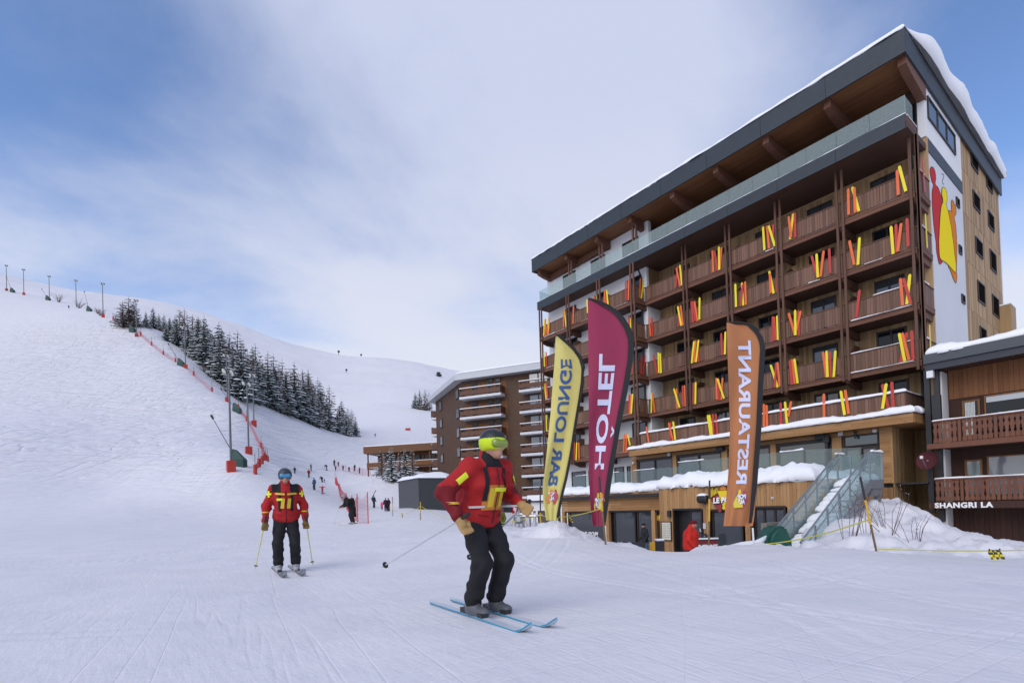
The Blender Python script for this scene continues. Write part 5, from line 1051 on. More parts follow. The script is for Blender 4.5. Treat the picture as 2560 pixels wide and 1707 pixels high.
MT['shrub'] = plain('shrub_bark', (.085,.05,.045), .8)

# ------------------------------------------------------------------ feather flags
def flag(name, label, D, ox, oy, s, tip, right, left, cloth, sleeve, depth_tilt, texts, seed, pole_base, label_group='feather flags in front of the hotel', sleeve_w=.10):
    """outline read from the photograph at the flag's own distance; the cloth gets folds and thickness"""
    def pt(c, off=0.0): return dep(ox+c[0]*s, oy+c[1]*s, D+off)
    base = pt(pole_base); gzb = gz(base.x, base.y)
    t = thing(name, label, 'flag', (base.x, base.y, gzb), 0, label_group)
    rp_ = [tip]+right; lp_ = [tip]+left
    def samp(pts, ys):
        p = sorted(pts, key=lambda q: q[1]); return np.interp(ys, [q[1] for q in p], [q[0] for q in p])
    y0 = min(q[1] for q in rp_); y1 = min(max(q[1] for q in rp_), max(q[1] for q in lp_))
    nv, nu = 90, 22; ys = y0+(y1-y0)*(np.linspace(0,1,nv)**1.35); xr = samp(rp_, ys); xl = samp(lp_, ys); xl[0] = min(xl[0], xr[0]-1)
    topflat = tip[1]
    def surf(u, k):          # u 0 left .. 1 right
        x = xl[k]+(xr[k]-xl[k])*u; y = ys[k]; v = (y-y0)/(y1-y0)
        off = .07*math.sin(3.1*u*2+v*5+seed)*(1-u)+.045*math.sin(v*14+u*5+seed*2)*(1-u)*(.4+v)+.03*math.sin(u*17+v*3+seed)*(v**2)
        return pt((x, y), off*1.0)
    m = MB(); rows = []
    for k in range(nv):
        for j in range(nu+1): m.v.append(tuple(surf(j/nu, k)))
    for k in range(nv-1):
        for j in range(nu): a = k*(nu+1)+j; m.f.append((a, a+nu+1, a+nu+2, a+1))
    n0 = len(m.v); m.v += [(v[0]+CF.x*.004, v[1]+CF.y*.004, v[2]) for v in m.v]; m.f += [tuple(reversed([i+n0 for i in f])) for f in m.f]; m.m = [0]*len(m.f)
    m.build('banner', cloth, t, smooth=True)
    pm = MB(); path = [pt((xr[k], ys[k])) for k in range(0, nv, 3)]+[pt((xr[nv-1], ys[nv-1]))]; wpx = sleeve_w
    # dark pole sleeve along the curved edge
    vs = []; q = MB()
    cen = Vector((0,0,0))
    for k in range(0, nv, 2):
        w_ = wpx/(s/FPX*D); a = max(xl[k], xr[k]-w_*(1 if k > 6 else k/6)); q.v += [tuple(pt((a, ys[k]+0), -.02)), tuple(pt((xr[k]+3, ys[k]), -.02)), tuple(pt((xr[k]+3, ys[k]), .02)), tuple(pt((a, ys[k]), .02))]
    nk = len(q.v)//4
    for k in range(nk-1):
        for j in range(4): q.f.append((k*4+j, k*4+(j+1) % 4, (k+1)*4+(j+1) % 4, (k+1)*4+j))
    q.m = [0]*len(q.f); sm_ = q.build('pole_sleeve', sleeve, t, recalc=True)
    tm = MB(); tp = [pt((xl[k], ys[k])) for k in range(0, 2)]
    # arched top sleeve from tip to shoulder
    arch = [pt(c) for c in [tip]+right[:6]]; MB().tube(arch, [.035]*len(arch), 6).build('pole_tip', sleeve, t)
    bot = pt(right[-1]); MB().tube([bot, Vector((base.x, base.y, gzb-.3))], [.022,.026], 8).build('pole', MT['white_wall'], t)
    for (txt, mat, vc0, vc1, u0, u1, mode, bold) in texts:
        v_, f_ = text_mesh(txt, 1.0, bold=bold); X = np.array(v_); mn = X.min(0); mxx = X.max(0); mm = MB(); o = []
        for p in v_:
            a = (p[0]-mn[0])/(mxx[0]-mn[0]); b = (p[1]-mn[1])/(mxx[1]-mn[1])
            if mode == 'up': vy = vc0+(vc1-vc0)*a; uu = u0+(u1-u0)*b          # reads upwards, seen from behind
            else: vy = vc0+(vc1-vc0)*b; uu = u1+(u0-u1)*a
            k = float(np.interp(vy, ys, np.arange(nv))); k0 = min(int(k), nv-2); pa = surf(uu, k0).lerp(surf(uu, k0+1), k-k0); o.append(pa-CF*.012)
        mm.add(o, f_); mm.build('lettering', mat, t)
    def stain(nm, mat, pts, lift):
        mm = MB(); P_ = []
        for vy, uu in pts:
            k = float(np.interp(vy, ys, np.arange(nv))); k0 = min(int(k), nv-2); P_.append(surf(uu, k0).lerp(surf(uu, k0+1), k-k0)-CF*lift)
        mm.prism(P_, CF*-.002); mm.build(nm, mat, t, recalc=True)
    t_stain[label] = stain
    return t
t_stain = {}
def clothmat(name, col, tl):
    m, t, b = newmat(name); l = t.links; o = t.nodes['Material Output']; b.inputs['Base Color'].default_value = (*col,1); b.inputs['Roughness'].default_value = .75; b.inputs['Specular IOR Level'].default_value = .15
    g = nd(t, 'ShaderNodeNewGeometry'); n = nd(t, 'ShaderNodeTexNoise'); n.inputs['Scale'].default_value = 2.5; n.inputs['Detail'].default_value = 3; l.new(g.outputs['Position'], n.inputs[0]); bp = nd(t, 'ShaderNodeBump'); bp.inputs['Strength'].default_value = .35; bp.inputs['Distance'].default_value = .08; l.new(n.outputs[0], bp.inputs['Height']); l.new(bp.outputs[0], b.inputs['Normal'])
    tr = nd(t, 'ShaderNodeBsdfTranslucent'); tr.inputs[0].default_value = (*tl,1); mx_ = nd(t, 'ShaderNodeMixShader'); mx_.inputs[0].default_value = .35; l.new(b.outputs[0], mx_.inputs[1]); l.new(tr.outputs[0], mx_.inputs[2]); l.new(mx_.outputs[0], o.inputs[0]); return m
FB = plain('flag_blue', (.045,.105,.27), .7); FWt = plain('flag_white', (.60,.62,.80), .7)
BLK = plain('black_webbing', (.012,.012,.014), .7)
fy = flag('feather_flag', 'pale yellow feather flag reading BAR LOUNGE seen from behind', 13.6, 1330, 820, .3317, (180,52), [(250,95),(320,160),(370,230),(390,300),(385,400),(365,540),(330,750),(300,950),(265,1130),(235,1250),(205,1400),(195,1450)], [(178,75),(170,250),(155,430),(140,640),(115,900),(95,1080),(82,1180),(82,1280),(95,1370),(108,1448)], clothmat('yellow_flag', (.80,.73,.28), (.85,.78,.3)), BLK, 0,
  [('BAR LOUNGE', FB, 1185, 235, .22, .62, 'up', .03)], 1.0, (185,1500), sleeve_w=.06)
fp = flag('feather_flag', 'tall crimson feather flag reading HÔTEL in white seen from behind', 12.4, 1440, 740, .4082, (75,18), [(140,35),(200,62),(255,100),(295,145),(330,205),(348,262),(352,300),(345,400),(328,500),(310,600),(270,800),(235,1000),(205,1200),(178,1405)], [(72,40),(75,300),(78,700),(78,1100),(90,1300),(104,1406)], clothmat('crimson_flag', (.42,.065,.135), (.5,.07,.15)), BLK, 0,
  [('HOTEL', FWt, 1060, 355, .24, .62, 'up', .03), ('^', FWt, 868, 795, .73, .83, 'up', .03)], 2.3, (180,1450), sleeve_w=.12)
fo = flag('feather_flag', 'orange feather flag reading RESTAURANT seen from behind', 12.6, 1780, 790, .3507, (105,50), [(150,48),(200,50),(240,56),(275,68),(305,85),(335,112),(358,148),(372,190),(378,230),(374,300),(362,500),(350,800),(335,1000),(320,1200),(302,1420),(290,1508)], [(105,70),(112,300),(120,500),(128,800),(118,1100),(105,1250),(92,1400),(82,1495)], clothmat('orange_flag', (.60,.27,.125), (.66,.3,.14)), BLK, 0,
  [('RESTAURANT', FWt, 1195, 175, .28, .64, 'up', .03)], 4.1, (298,1560), sleeve_w=.12)
# printed figures at the foot of each flag
LY = plain('print_yellow', (.70,.55,.06)); LR = plain('print_red', (.42,.06,.10)); LO = plain('print_orange', (.60,.22,.06)); LW = plain('print_white', (.72,.72,.78))
def logo(lbl, vc, vh, uc, uw, cols):
    st_ = t_stain[lbl]; S_ = lambda pts: [(vc+vh*a, uc+uw*b) for a, b in pts]
    blob = [(-1.0,.35),(-.9,.6),(-.6,.65),(-.35,.9),(.1,1.0),(.6,.7),(.95,.35),(.4,.2),(-.4,.15)]; st_('printed_figure', cols[0], S_(blob), .011)
    st_('printed_figure', cols[1], S_([(-1.0,-.3),(-.98,-.05),(-.7,.05),(-.5,-.05),(.0,.3),(.7,.4),(.75,-.75),(.3,-.85),(-.3,-.6),(-.6,-.35)]), .014)
LBY, LBP, LBO = fy['label'], fp['label'], fo['label']
logo(LBY, 1275, 62, .45, .34, (LR, LO)); logo(LBP, 1265, 60, .48, .34, (LO, LY)); logo(LBO, 1310, 75, .47, .26, (LR, LY))
def printword(t, lbl, w_, vc0, vc1, u0, u1):
    for nm, mat, lift, bold in (('lettering', LW, .022, .06), ('lettering_shadow', FB, .018, .12)):
        v_, f_ = text_mesh(w_, 1.0, bold=bold); X = np.array(text_mesh(w_, 1.0)[0]); mn = X.min(0); mxx = X.max(0); P_ = [(vc0+(vc1-vc0)*(p[1]-mn[1])/(mxx[1]-mn[1]), u1+(u0-u1)*(p[0]-mn[0])/(mxx[0]-mn[0])) for p in v_]
        PW(t, lbl, nm, mat, P_, f_, lift)
def PW(t, lbl, nm, mat, P_, f_, lift):
    cells = t_stain[lbl].__closure__; d = dict(zip(t_stain[lbl].__code__.co_freevars, [c.cell_contents for c in cells])); ys = d['ys']; surf = d['surf']; nv = d['nv']; o = []
    for vy, uu in P_:
        k = float(np.interp(vy, ys, np.arange(nv))); k0 = min(int(k), nv-2); o.append(surf(uu, k0).lerp(surf(uu, k0+1), k-k0)-CF*lift)
    m = MB(); m.add(o, f_); m.build(nm, mat, t)
for t, lbl, vc, hh_, u0, u1 in ((fy, LBY, 1262, 26, .24, .60), (fp, LBP, 1262, 24, .26, .66), (fo, LBO, 1300, 30, .36, .64)):
    printword(t, lbl, 'POP', vc, vc-hh_, u0, u1); printword(t, lbl, 'ALP', vc+hh_+6, vc+6, u0+.03, u1-.02)
# small red feather flag further back
q0 = dep(1287, 1262, 33); fr_ = thing('feather_flag', 'small red feather flag with white lettering in front of the apartment block', 'flag', (q0.x, q0.y, gz(q0.x, q0.y)), 0, 'feather flags in front of the hotel')
pts = [(1276,1230),(1283,1233),(1290,1240),(1294,1255),(1296,1275),(1297,1284),(1281,1284),(1279,1262)]; MB().prism([dep(a, b, 33) for a, b in pts], CF*.02).build('banner', clothmat('red_flag', (.45,.02,.025), (.5,.03,.03)), fr_, recalc=True); MB().tube([dep(1290,1236,33.02), dep(1297,1290,33.02), dep(1297,1312,33.02)], .025, 6).build('pole', MT['black'], fr_)
v_, f_ = text_mesh('esf', 1.0, bold=.04); MB().add([dep(1284+p[1]*11, 1277-p[0]*19, 32.95) for p in v_], f_).build('lettering', FWt, fr_)

# ------------------------------------------------------------------ people: implicit bodies polygonised with surface nets
def sd_caps(P_, a, b, ra, rb):
    a = np.array(a); b = np.array(b); ba = b-a; h = np.clip(((P_-a)@ba)/max(ba@ba, 1e-9), 0, 1); return np.linalg.norm(P_-a-h[..., None]*ba, axis=-1)-(ra+(rb-ra)*h)
def sd_ell(P_, c, r): q = (P_-np.array(c))/np.array(r); k = np.linalg.norm(q, axis=-1); return (k-1)*min(r)
def field(prims, P_, k):
    d = None
    for p in prims:
        e = sd_caps(P_, *p[1:]) if p[0] == 'c' else sd_ell(P_, *p[1:])
        if d is None: d = e
        else: h = np.clip(.5+.5*(d-e)/k, 0, 1); d = d*(1-h)+e*h-k*h*(1-h)
    return d
def surfnet(prims, res, k=.035, cut=None, wrinkle=0.0):
    lo = np.full(3, 9.0); hi = -lo
    for p in prims:
        if p[0] == 'c':
            for c, r in ((p[1], p[3]), (p[2], p[4])): lo = np.minimum(lo, np.array(c)-r); hi = np.maximum(hi, np.array(c)+r)
        else: lo = np.minimum(lo, np.array(p[1])-np.array(p[2])); hi = np.maximum(hi, np.array(p[1])+np.array(p[2]))
    lo -= res*2.5; hi += res*2.5; n = np.ceil((hi-lo)/res).astype(int)+1
    ax_ = [lo[i]+np.arange(n[i])*res for i in range(3)]; Gd = np.stack(np.meshgrid(*ax_, indexing='ij'), -1); V = field(prims, Gd, k)
    if wrinkle:
        x_, y_, z_ = Gd[...,0], Gd[...,1], Gd[...,2]; V = V+wrinkle*(np.sin(31*z_+9*x_+5*np.sin(7*y_+3*z_))*np.sin(13*x_-11*y_+4*z_)+.6*np.sin(57*z_-23*x_+4*np.sin(15*y_))*np.sin(19*y_+8*x_))
    if cut is not None: V = np.maximum(V, cut(Gd))
    c = V[:-1,:-1,:-1].shape; acc = np.zeros(c+(3,)); cnt = np.zeros(c)
    corners = [(i, j, l) for i in (0,1) for j in (0,1) for l in (0,1)]
    def sub(o): return V[o[0]:o[0]+c[0], o[1]:o[1]+c[1], o[2]:o[2]+c[2]]
    for a in corners:
        for d in range(3):
            if a[d]: continue
            b = list(a); b[d] = 1; va, vb = sub(a), sub(b); x = (va < 0) != (vb < 0); t = np.where(x, va/np.where(x, va-vb, 1), 0); p = np.zeros(c+(3,)); p[...] = a; p[..., d] += t; acc += p*x[..., None]; cnt += x
    act = cnt > 0; idx = -np.ones(c, int); idx[act] = np.arange(act.sum()); cell = np.argwhere(act); v = lo+(cell+acc[act]/cnt[act][:, None])*res; fs = []
    for d in range(3):
        o = [0,0,0]; o[d] = 1; va = V[tuple(slice(None, -1) if i == d else slice(None) for i in range(3))]; vb = V[tuple(slice(1, None) if i == d else slice(None) for i in range(3))]
        e1, e2 = [(1,2),(2,0),(0,1)][d]; x = np.argwhere((va < 0) != (vb < 0)); x = x[(x[:, e1] > 0) & (x[:, e2] > 0) & (x[:, e1] < n[e1]-1) & (x[:, e2] < n[e2]-1)]
        if not len(x): continue
        def cell_at(d1, d2): y = x.copy(); y[:, e1] += d1; y[:, e2] += d2; return idx[y[:,0], y[:,1], y[:,2]]
        q = np.stack([cell_at(-1,-1), cell_at(0,-1), cell_at(0,0), cell_at(-1,0)], -1); inside = va[x[:,0], x[:,1], x[:,2]] < 0; q[~inside] = q[~inside][:, ::-1]; fs.append(q)
    return v, np.concatenate(fs)
def netobj(name, parent, prims, res, mats, k=.035, pick=None, cut=None, wrinkle=0.0):
    v, f = surfnet(prims, res, k, cut, wrinkle); me_ = bpy.data.meshes.new(name); me_.from_pydata(v.tolist(), [], f.tolist()); mats = mats if isinstance(mats, list) else [mats]
    for q in mats: me_.materials.append(q)
    if pick is not None: me_.polygons.foreach_set('material_index', [int(pick(c)) for c in v[f].mean(1)])
    me_.polygons.foreach_set('use_smooth', [True]*len(me_.polygons)); me_.update(); return link(name, me_, parent, False)
CM = {}
def cl(col, rough=.75):
    key = tuple(col)
    if key not in CM: CM[key] = plain('cloth_%d' % len(CM), col, rough, spec=.25, var=.12, scale=5, bump=.5)
    return CM[key]
SKIN = plain('skin', (.42,.22,.15), .5)
STAND = dict(an=[(.11,0,.10),(-.11,0,.10)], kn=[(.11,.07,.50),(-.11,.07,.50)], hp=[(.09,0,.93),(-.09,0,.93)], ch=(0,.02,1.28), nk=(0,.02,1.50), hd=(0,.05,1.65), sh=[(.19,0,1.43),(-.19,0,1.43)], el=[(.29,-.03,1.15),(-.29,-.03,1.15)], wr=[(.28,.14,.93),(-.28,.14,.93)])
def person(label, loc, face, pose=None, h=1.78, res=.03, jacket=(.3,.02,.02), trousers=(.015,.015,.018), head=(.02,.02,.02), group=None, jpick=None, jmats=None, fine=False, pack=None, coat=0.0, hat='helmet', goggles=None, gloves=(.02,.02,.02), boots=(.05,.05,.055), band=None, upper=1.0):
    J = dict(STAND); J.update(pose or {}); s = h/1.78; t = thing('person', label, 'person', loc, math.atan2(face[1], face[0])-math.pi/2, group); t.scale = (s, s, s)
    pel = tuple((np.array(J['hp'][0])+np.array(J['hp'][1]))/2); ch, nk, hd = J['ch'], J['nk'], J['hd']; A = np.array
    body = [('c', pel, ch, .125, .145), ('c', ch, nk, .14, .07), ('c', nk, tuple(A(nk)*.5+A(hd)*.5), .055, .055), ('e', hd, (.075,.095,.115))]
    if fine: body += [('c', tuple(A(hd)+A((0,.085,-.005))), tuple(A(hd)+A((0,.105,-.035))), .012, .016), ('c', tuple(A(hd)+A((0,.06,-.09))), tuple(A(hd)+A((0,.075,-.085))), .035, .03), ('e', tuple(A(hd)+A((.075,0,-.01))), (.014,.03,.035)), ('e', tuple(A(hd)+A((-.075,0,-.01))), (.014,.03,.035))]
    tr = [('c', pel, tuple(A(pel)+A((0,0,.12))), .15*upper, .14*upper)]; jk = [('c', tuple(A(pel)+A((0,0,.02-coat*.2))), ch, .18*upper, .18*upper), ('c', ch, tuple(A(nk)+A((0,0,-.05))), .165*upper, .10), ('c', tuple(A(nk)+A((0,0,-.06))), tuple(A(nk)+A((0,.01,.05))), .085, .085)]
    jk += [('c', tuple(A(J['hp'][0])+A((-.02,0,.03-coat*.2))), tuple(A(J['hp'][1])+A((.02,0,.03-coat*.2))), .15*upper, .15*upper), ('c', tuple(A(ch)+A((.08,0,0))), tuple(A(ch)+A((-.08,0,0))), .13*upper, .13*upper)]
    hem = pel[2]-.09 if not coat else pel[2]-coat-.02
    if coat: jk += [('c', tuple(A(pel)+A((.04,0,-.05))), tuple(A(pel)+A((.06,0,-coat))), .15, .19), ('c', tuple(A(pel)+A((-.04,0,-.05))), tuple(A(pel)+A((-.06,0,-coat))), .15, .19)]
    for i in (0, 1):
        an, kn, hp, sh, el, wr = (J[q][i] for q in ('an','kn','hp','sh','el','wr')); body += [('c', hp, kn, .085, .058), ('c', kn, an, .056, .042), ('c', sh, el, .052, .042), ('c', el, wr, .040, .030), ('c', tuple(A(ch)+A((0,0,.1))), sh, .08, .06)]
        tr += [('c', pel, hp, .13, .11), ('c', hp, kn, .112, .088), ('c', kn, tuple(A(an)+A((0,0,.06))), .088, .085)]; jk += [('c', tuple(A(ch)+A((0,0,.08))), sh, .11, .085), ('c', sh, el, .082, .070), ('c', el, tuple(A(el)*.06+A(wr)*.94), .068, .055)]
    netobj('body', t, body, res, [SKIN], .03); netobj('trousers', t, tr, res, cl(trousers), .03, wrinkle=.009 if fine else .0); netobj('jacket', t, jk, res, jmats or [cl(jacket)], .05, jpick, cut=lambda G_: np.where(np.hypot(G_[...,0]-pel[0], G_[...,1]-pel[1]) < .27, hem-G_[...,2], -1.0), wrinkle=.0085 if fine else 0)
    for i in (0, 1):
        an, wr, el = A(J['an'][i]), A(J['wr'][i]), A(J['el'][i]); d = (wr-el)/np.linalg.norm(wr-el); sx = 1 if i == 0 else -1
        netobj('boot', t, [('c', tuple(an+A((0,-.03,-.03))), tuple(an+A((0,.15,-.05))), .062, .048), ('c', tuple(an), tuple(an+A((0,.01,.16))), .062, .07)], max(res*.8, .014), cl(boots, .4), .03)
        if fine:
            fw_ = A((0,1.0,-.55)); fw_ /= np.linalg.norm(fw_); pal = wr+d*.05; sd_ = np.cross(d, fw_); sd_ /= np.linalg.norm(sd_); hand = [('c', tuple(wr-d*.02), tuple(pal+d*.03), .042, .046)]
            for q in range(4):
                b0 = pal+d*.05+sd_*(q-1.5)*.026; k1 = b0+d*(.030+.004*(q in (1,2)))+fw_*.018; k2 = k1+fw_*.034-d*.005; k3 = k2-d*.026+fw_*.004; hand += [('c', tuple(b0), tuple(k1), .0155, .0145), ('c', tuple(k1), tuple(k2), .0145, .0135), ('c', tuple(k2), tuple(k3), .0135, .012)]
            th = pal-sd_*sx*.035; hand += [('c', tuple(th), tuple(th+fw_*.045-sd_*sx*.012), .018, .016), ('c', tuple(th+fw_*.045-sd_*sx*.012), tuple(th+fw_*.07+d*.012), .016, .014)]; netobj('glove', t, hand, .0085, cl(gloves), .008)
        else: netobj('glove', t, [('c', tuple(wr-d*.02), tuple(wr+d*.07), .05, .045)], max(res, .02), cl(gloves), .02)
    if hat == 'helmet':
        hm = [('e', tuple(A(hd)+A((0,-.012,.03))), (.115,.135,.125))]; netobj('helmet', t, hm, max(res*.7, .014), [cl(head, .35), cl(band or head, .4)], .02, (lambda c: band is not None and c[2] < hd[2]+.055), cut=lambda G_: np.maximum(-(G_[...,2]-(hd[2]-.045-.35*np.maximum(0, -(G_[...,1]-hd[1])))), G_[...,1]*0-1))
    elif hat == 'hood': netobj('hood', t, [('e', tuple(A(hd)+A((0,-.02,.02))), (.115,.125,.145))], max(res*.8, .02), cl(head), .02, cut=lambda G_: G_[...,1]-hd[1]-.065)
    else: netobj('cap', t, [('e', tuple(A(hd)+A((0,-.01,.05))), (.095,.115,.095))], max(res*.8, .02), cl(head), .02, cut=lambda G_: -(G_[...,2]-hd[2]-.02))
    if goggles: netobj('goggles', t, [('c', tuple(A(hd)+A((.045,.085,.012))), tuple(A(hd)+A((-.045,.085,.012))), .045, .045)], .012, plain('goggle_lens', goggles, .08, spec=1.0), .01)
    if pack: netobj('backpack', t, [('c', tuple(A(ch)+A((0,-.21,.1))), tuple(A(ch)+A((0,-.22,-.22))), .13, .14), ('c', tuple(A(ch)+A((0,-.30,.0))), tuple(A(ch)+A((0,-.30,-.18))), .07, .07)], max(res, .02), cl(pack), .04)
    t['_p'] = 1; return t, jk
def patch(t, jk, mat, c, u, v, d, w_, h_, lift=.008, nu=6, nv=6, name='reflective_patch', slant=0.0):
    """a printed field laid onto the jacket along direction d"""
    c, u, v, d = (np.array(q, float) for q in (c, u, v, d)); st_ = np.linspace(.45, -.35, 160); P0 = []
    for i in range(nv+1):
        for j in range(nu+1): P0.append(c+u*(w_*(j/nu-.5)+slant*(i/nv-.5))+v*(h_*(i/nv-.5)))
    P0 = np.array(P0); S_ = P0[:, None]+d*st_[None, :, None]; V = field(jk, S_, .05); k = np.argmax(V < 0, axis=1); ok = (V < 0).any(1); hit = P0+d*st_[k][:, None]+d*(lift+.009)
    m = MB(); m.v = [tuple(q) for q in hit]
    for i in range(nv):
        for j in range(nu):
            q = (i*(nu+1)+j, i*(nu+1)+j+1, (i+1)*(nu+1)+j+1, (i+1)*(nu+1)+j)
            if all(ok[x] for x in q): m.f.append(q)
    m.m = [0]*len(m.f); return m.build(name, mat, t, world=False, smooth=True)
def wdir(lat, d): v = GR*lat+GF*d; return (v.x, v.y)
def loc(lat, d, z=None): v = GR*lat+GF*d; return (v.x, v.y, gz(v.x, v.y) if z is None else z)
def ski_pair(center, face, ln, mats, labels, gap=.24, group=None, wid=.085, names='ski', turn=0.0):
    f = Vector((face[0], face[1], 0)).normalized(); r_ = Vector((f.y, -f.x, 0)); out = []
    for i, sg_ in enumerate((1, -1)):
        c = Vector(center)+r_*(gap/2*sg_); t = thing('ski', labels[i], 'ski', tuple(c), math.atan2(f.y, f.x)-math.pi/2+turn, group)
        m = MB(); prof = [(-.5*ln,.5,.015),(-.48*ln,.85,.0),(-.2*ln,.95,.0),(0,.8,.004),(.25*ln,1.0,.0),(.40*ln,1.1,.0),(.45*ln,1.0,.03),(.485*ln,.6,.075),(.5*ln,.15,.095)]
        for y, w_, z in prof:
            hw = wid/2*w_; m.v += [(-hw, y, z+.006), (hw, y, z+.006), (hw, y, z+.022), (-hw, y, z+.022)]
        n = len(prof)
        for k in range(n-1):
            for j in range(4): m.f.append((k*4+j, k*4+(j+1) % 4, (k+1)*4+(j+1) % 4, (k+1)*4+j)); m.m.append(1 if j in (1, 3) else 0)
        m.f += [(3,2,1,0), (n*4-4, n*4-3, n*4-2, n*4-1)]; m.m += [0, 0]; m.build('blade', mats[:2], t, world=False, recalc=True)
        MB().box(-.035, .035, -.20, -.08, .022, .07).build('binding', mats[2], t, world=False); MB().box(-.035, .035, .12, .2, .022, .06).build('binding', mats[2], t, world=False); out.append(t)
    return out
def ski_pole(a, b, mat, label, group=None, grip=True):
    a = Vector(a); b = Vector(b); d = (b-a).normalized(); t = thing('ski_pole', label, 'ski pole', (b.x, b.y, b.z), 0, group); MB().tube([a, b], [.011, .007], 6).build('shaft', mat, t); MB().tube([a-d*.09, a+d*.06], [.02, .016], 8).build('grip', MT['black'], t); MB().lathe(b-d*.06, [(.012,-.008),(.034,0),(.012,.006)], 10, d).build('basket', MT['black'], t); return t
def p2w(t_loc, face, p, s=1.0):
    f = Vector((face[0], face[1], 0)).normalized(); r_ = Vector((f.y, -f.x, 0)); return Vector(t_loc)+r_*(p[0]*s)+f*(p[1]*s)+Vector((0,0,p[2]*s))
RED, DKR, BLKC, FLU, YEL = (.36,.016,.018), (.16,.01,.015), (.012,.012,.016), plain('fluorescent_yellow', (.72,.78,.02), .5), plain('jacket_yellow', (.62,.42,.02), .55)
SIL = plain('silver_band', (.45,.45,.47), .4)
# front skier, gliding past to the right
F1 = wdir(.548, -.836); L1 = loc(-.28, 4.8); L1 = (L1[0], L1[1], L1[2]+.02)
F1b = wdir(.70, -.714)
pose1 = dict(an=[(.12,-.02,.085),(-.12,.02,.085)], kn=[(.13,.13,.48),(-.12,.15,.49)], hp=[(.10,-.04,.88),(-.09,-.04,.88)], ch=(0,.05,1.20), nk=(0,.11,1.40), hd=(-.01,.17,1.53), sh=[(.19,.07,1.335),(-.19,.09,1.335)], el=[(.40,-.04,1.12),(-.34,.02,1.08)], wr=[(.36,.10,.90),(-.24,.27,.99)])
p1, jk1 = person('red-jacketed ski patroller gliding past in the foreground, arms wide, dark helmet with neon band', L1, F1b, pose1, 1.78, .017, jmats=[cl(RED), cl(DKR), cl(BLKC)], jpick=lambda c: 2 if (c[2] > 1.33 and abs(c[0]) < .10 and c[1] > .12) else (1 if (abs(c[0]) > .27 and c[2] < 1.17) else 0), fine=True, head=(.03,.034,.04), band=(.52,.68,.02), goggles=(.20,.28,.02), gloves=(.38,.24,.10), boots=(.10,.105,.12), pack=(.20,.01,.012))
for u_ in (-.055, .055): patch(p1, jk1, YEL, (u_, .05, 1.06), (1,0,0), (0,.05,1), (0,1,0), .055, .17)
patch(p1, jk1, plain('jacket_orange', (.50,.17,.02), .6), (.0, .05, 1.06), (1,0,0), (0,.05,1), (0,1,0), .25, .22, .004); patch(p1, jk1, FLU, (-.04, .05, 1.13), (1,0,0), (0,.05,1), (0,1,0), .17, .035, .012)
for sx in (1, -1): patch(p1, jk1, FLU, (.30*sx, .05, 1.22), (.8*sx,0,-.6), (.6*sx,0,.8), (.1*sx,.95,.2), .10, .055, .008); patch(p1, jk1, YEL, (.40*sx, .06, 1.02), (1,0,0), (0,0,1), (0,1,0), .16, .02, .01, slant=.04); patch(p1, jk1, SIL, (.16*sx, .1, .98), (1,0,0), (0,0,1), (0,1,0), .12, .02, .01)
patch(p1, jk1, FLU, (0, -.1, 1.02), (1,0,0), (0,0,1), (0,-1,0), .28, .05, .01)
for sx in (1, -1): patch(p1, jk1, cl(BLKC), (.11*sx, .1, 1.18), (1,0,0), (0,0,1), (0,1,0), .035, .30, .007, 4, 14, 'pack_strap'); patch(p1, jk1, cl((.20,.010,.012)), (.10*sx, .0, .90), (1,0,.2*sx), (0,0,1), (0,1,0), .10, .012, .008, name='pocket_flap')
patch(p1, jk1, cl(BLKC), (0, .1, 1.08), (1,0,0), (0,0,1), (0,1,0), .010, .50, .007, 2, 20, 'zip')
SKM = [plain('ski_white', (.55,.60,.66), .35), plain('ski_edge_blue', (.04,.25,.42), .35), MT['black']]
ski_pair((L1[0], L1[1], L1[2]-.018), F1, 1.85, SKM, ['pale ski with blue edge under the front skier, the nearer of the pair','pale ski with blue edge under the front skier, the farther of the pair'], .24)
PLM = plain('pole_pale', (.50,.53,.56), .4); PLY = plain('pole_yellow', (.62,.62,.20), .45)
ski_pole(p2w(L1, F1b, (.36,.15,.89)), p2w(L1, F1b, (.50,-.95,.42)), PLM, 'pale ski pole trailing from the outstretched hand of the front skier'); ski_pole(p2w(L1, F1b, (-.24,.32,.98)), p2w(L1, F1b, (-.42,-.75,.42)), PLM, 'pale ski pole tucked under the far arm of the front skier')
# second patroller, gliding straight towards the camera
F2 = wdir(.50, -.866); L2 = loc(-3.92, 9.0); L2 = (L2[0], L2[1], L2[2]+.02); F2b = wdir(.42, -.9)
pose2 = dict(sh=[(.18,0,1.42),(-.18,0,1.42)], an=[(.14,0,.085),(-.14,0,.085)], kn=[(.14,.10,.50),(-.13,.10,.50)], wr=[(.33,.10,.87),(-.31,.10,.87)], el=[(.31,-.05,1.13),(-.30,-.05,1.13)], hd=(0,.05,1.64))
p2, jk2 = person('ski patroller in red and black jacket with blue goggles, coming towards the camera', L2, F2b, pose2, 1.76, .02, jmats=[cl(RED), cl(BLKC)], jpick=lambda c: 1 if (c[2] > 1.36 and .075 < abs(c[0]) < .22) else 0, fine=True, head=(.05,.055,.065), goggles=(.02,.22,.42), gloves=(.16,.10,.03), boots=(.35,.36,.38), pack=(.015,.015,.018))
for u_ in (-.05, .05): patch(p2, jk2, YEL, (u_, .05, 1.17), (1,0,0), (0,0,1), (0,1,0), .055, .17, slant=-.02)
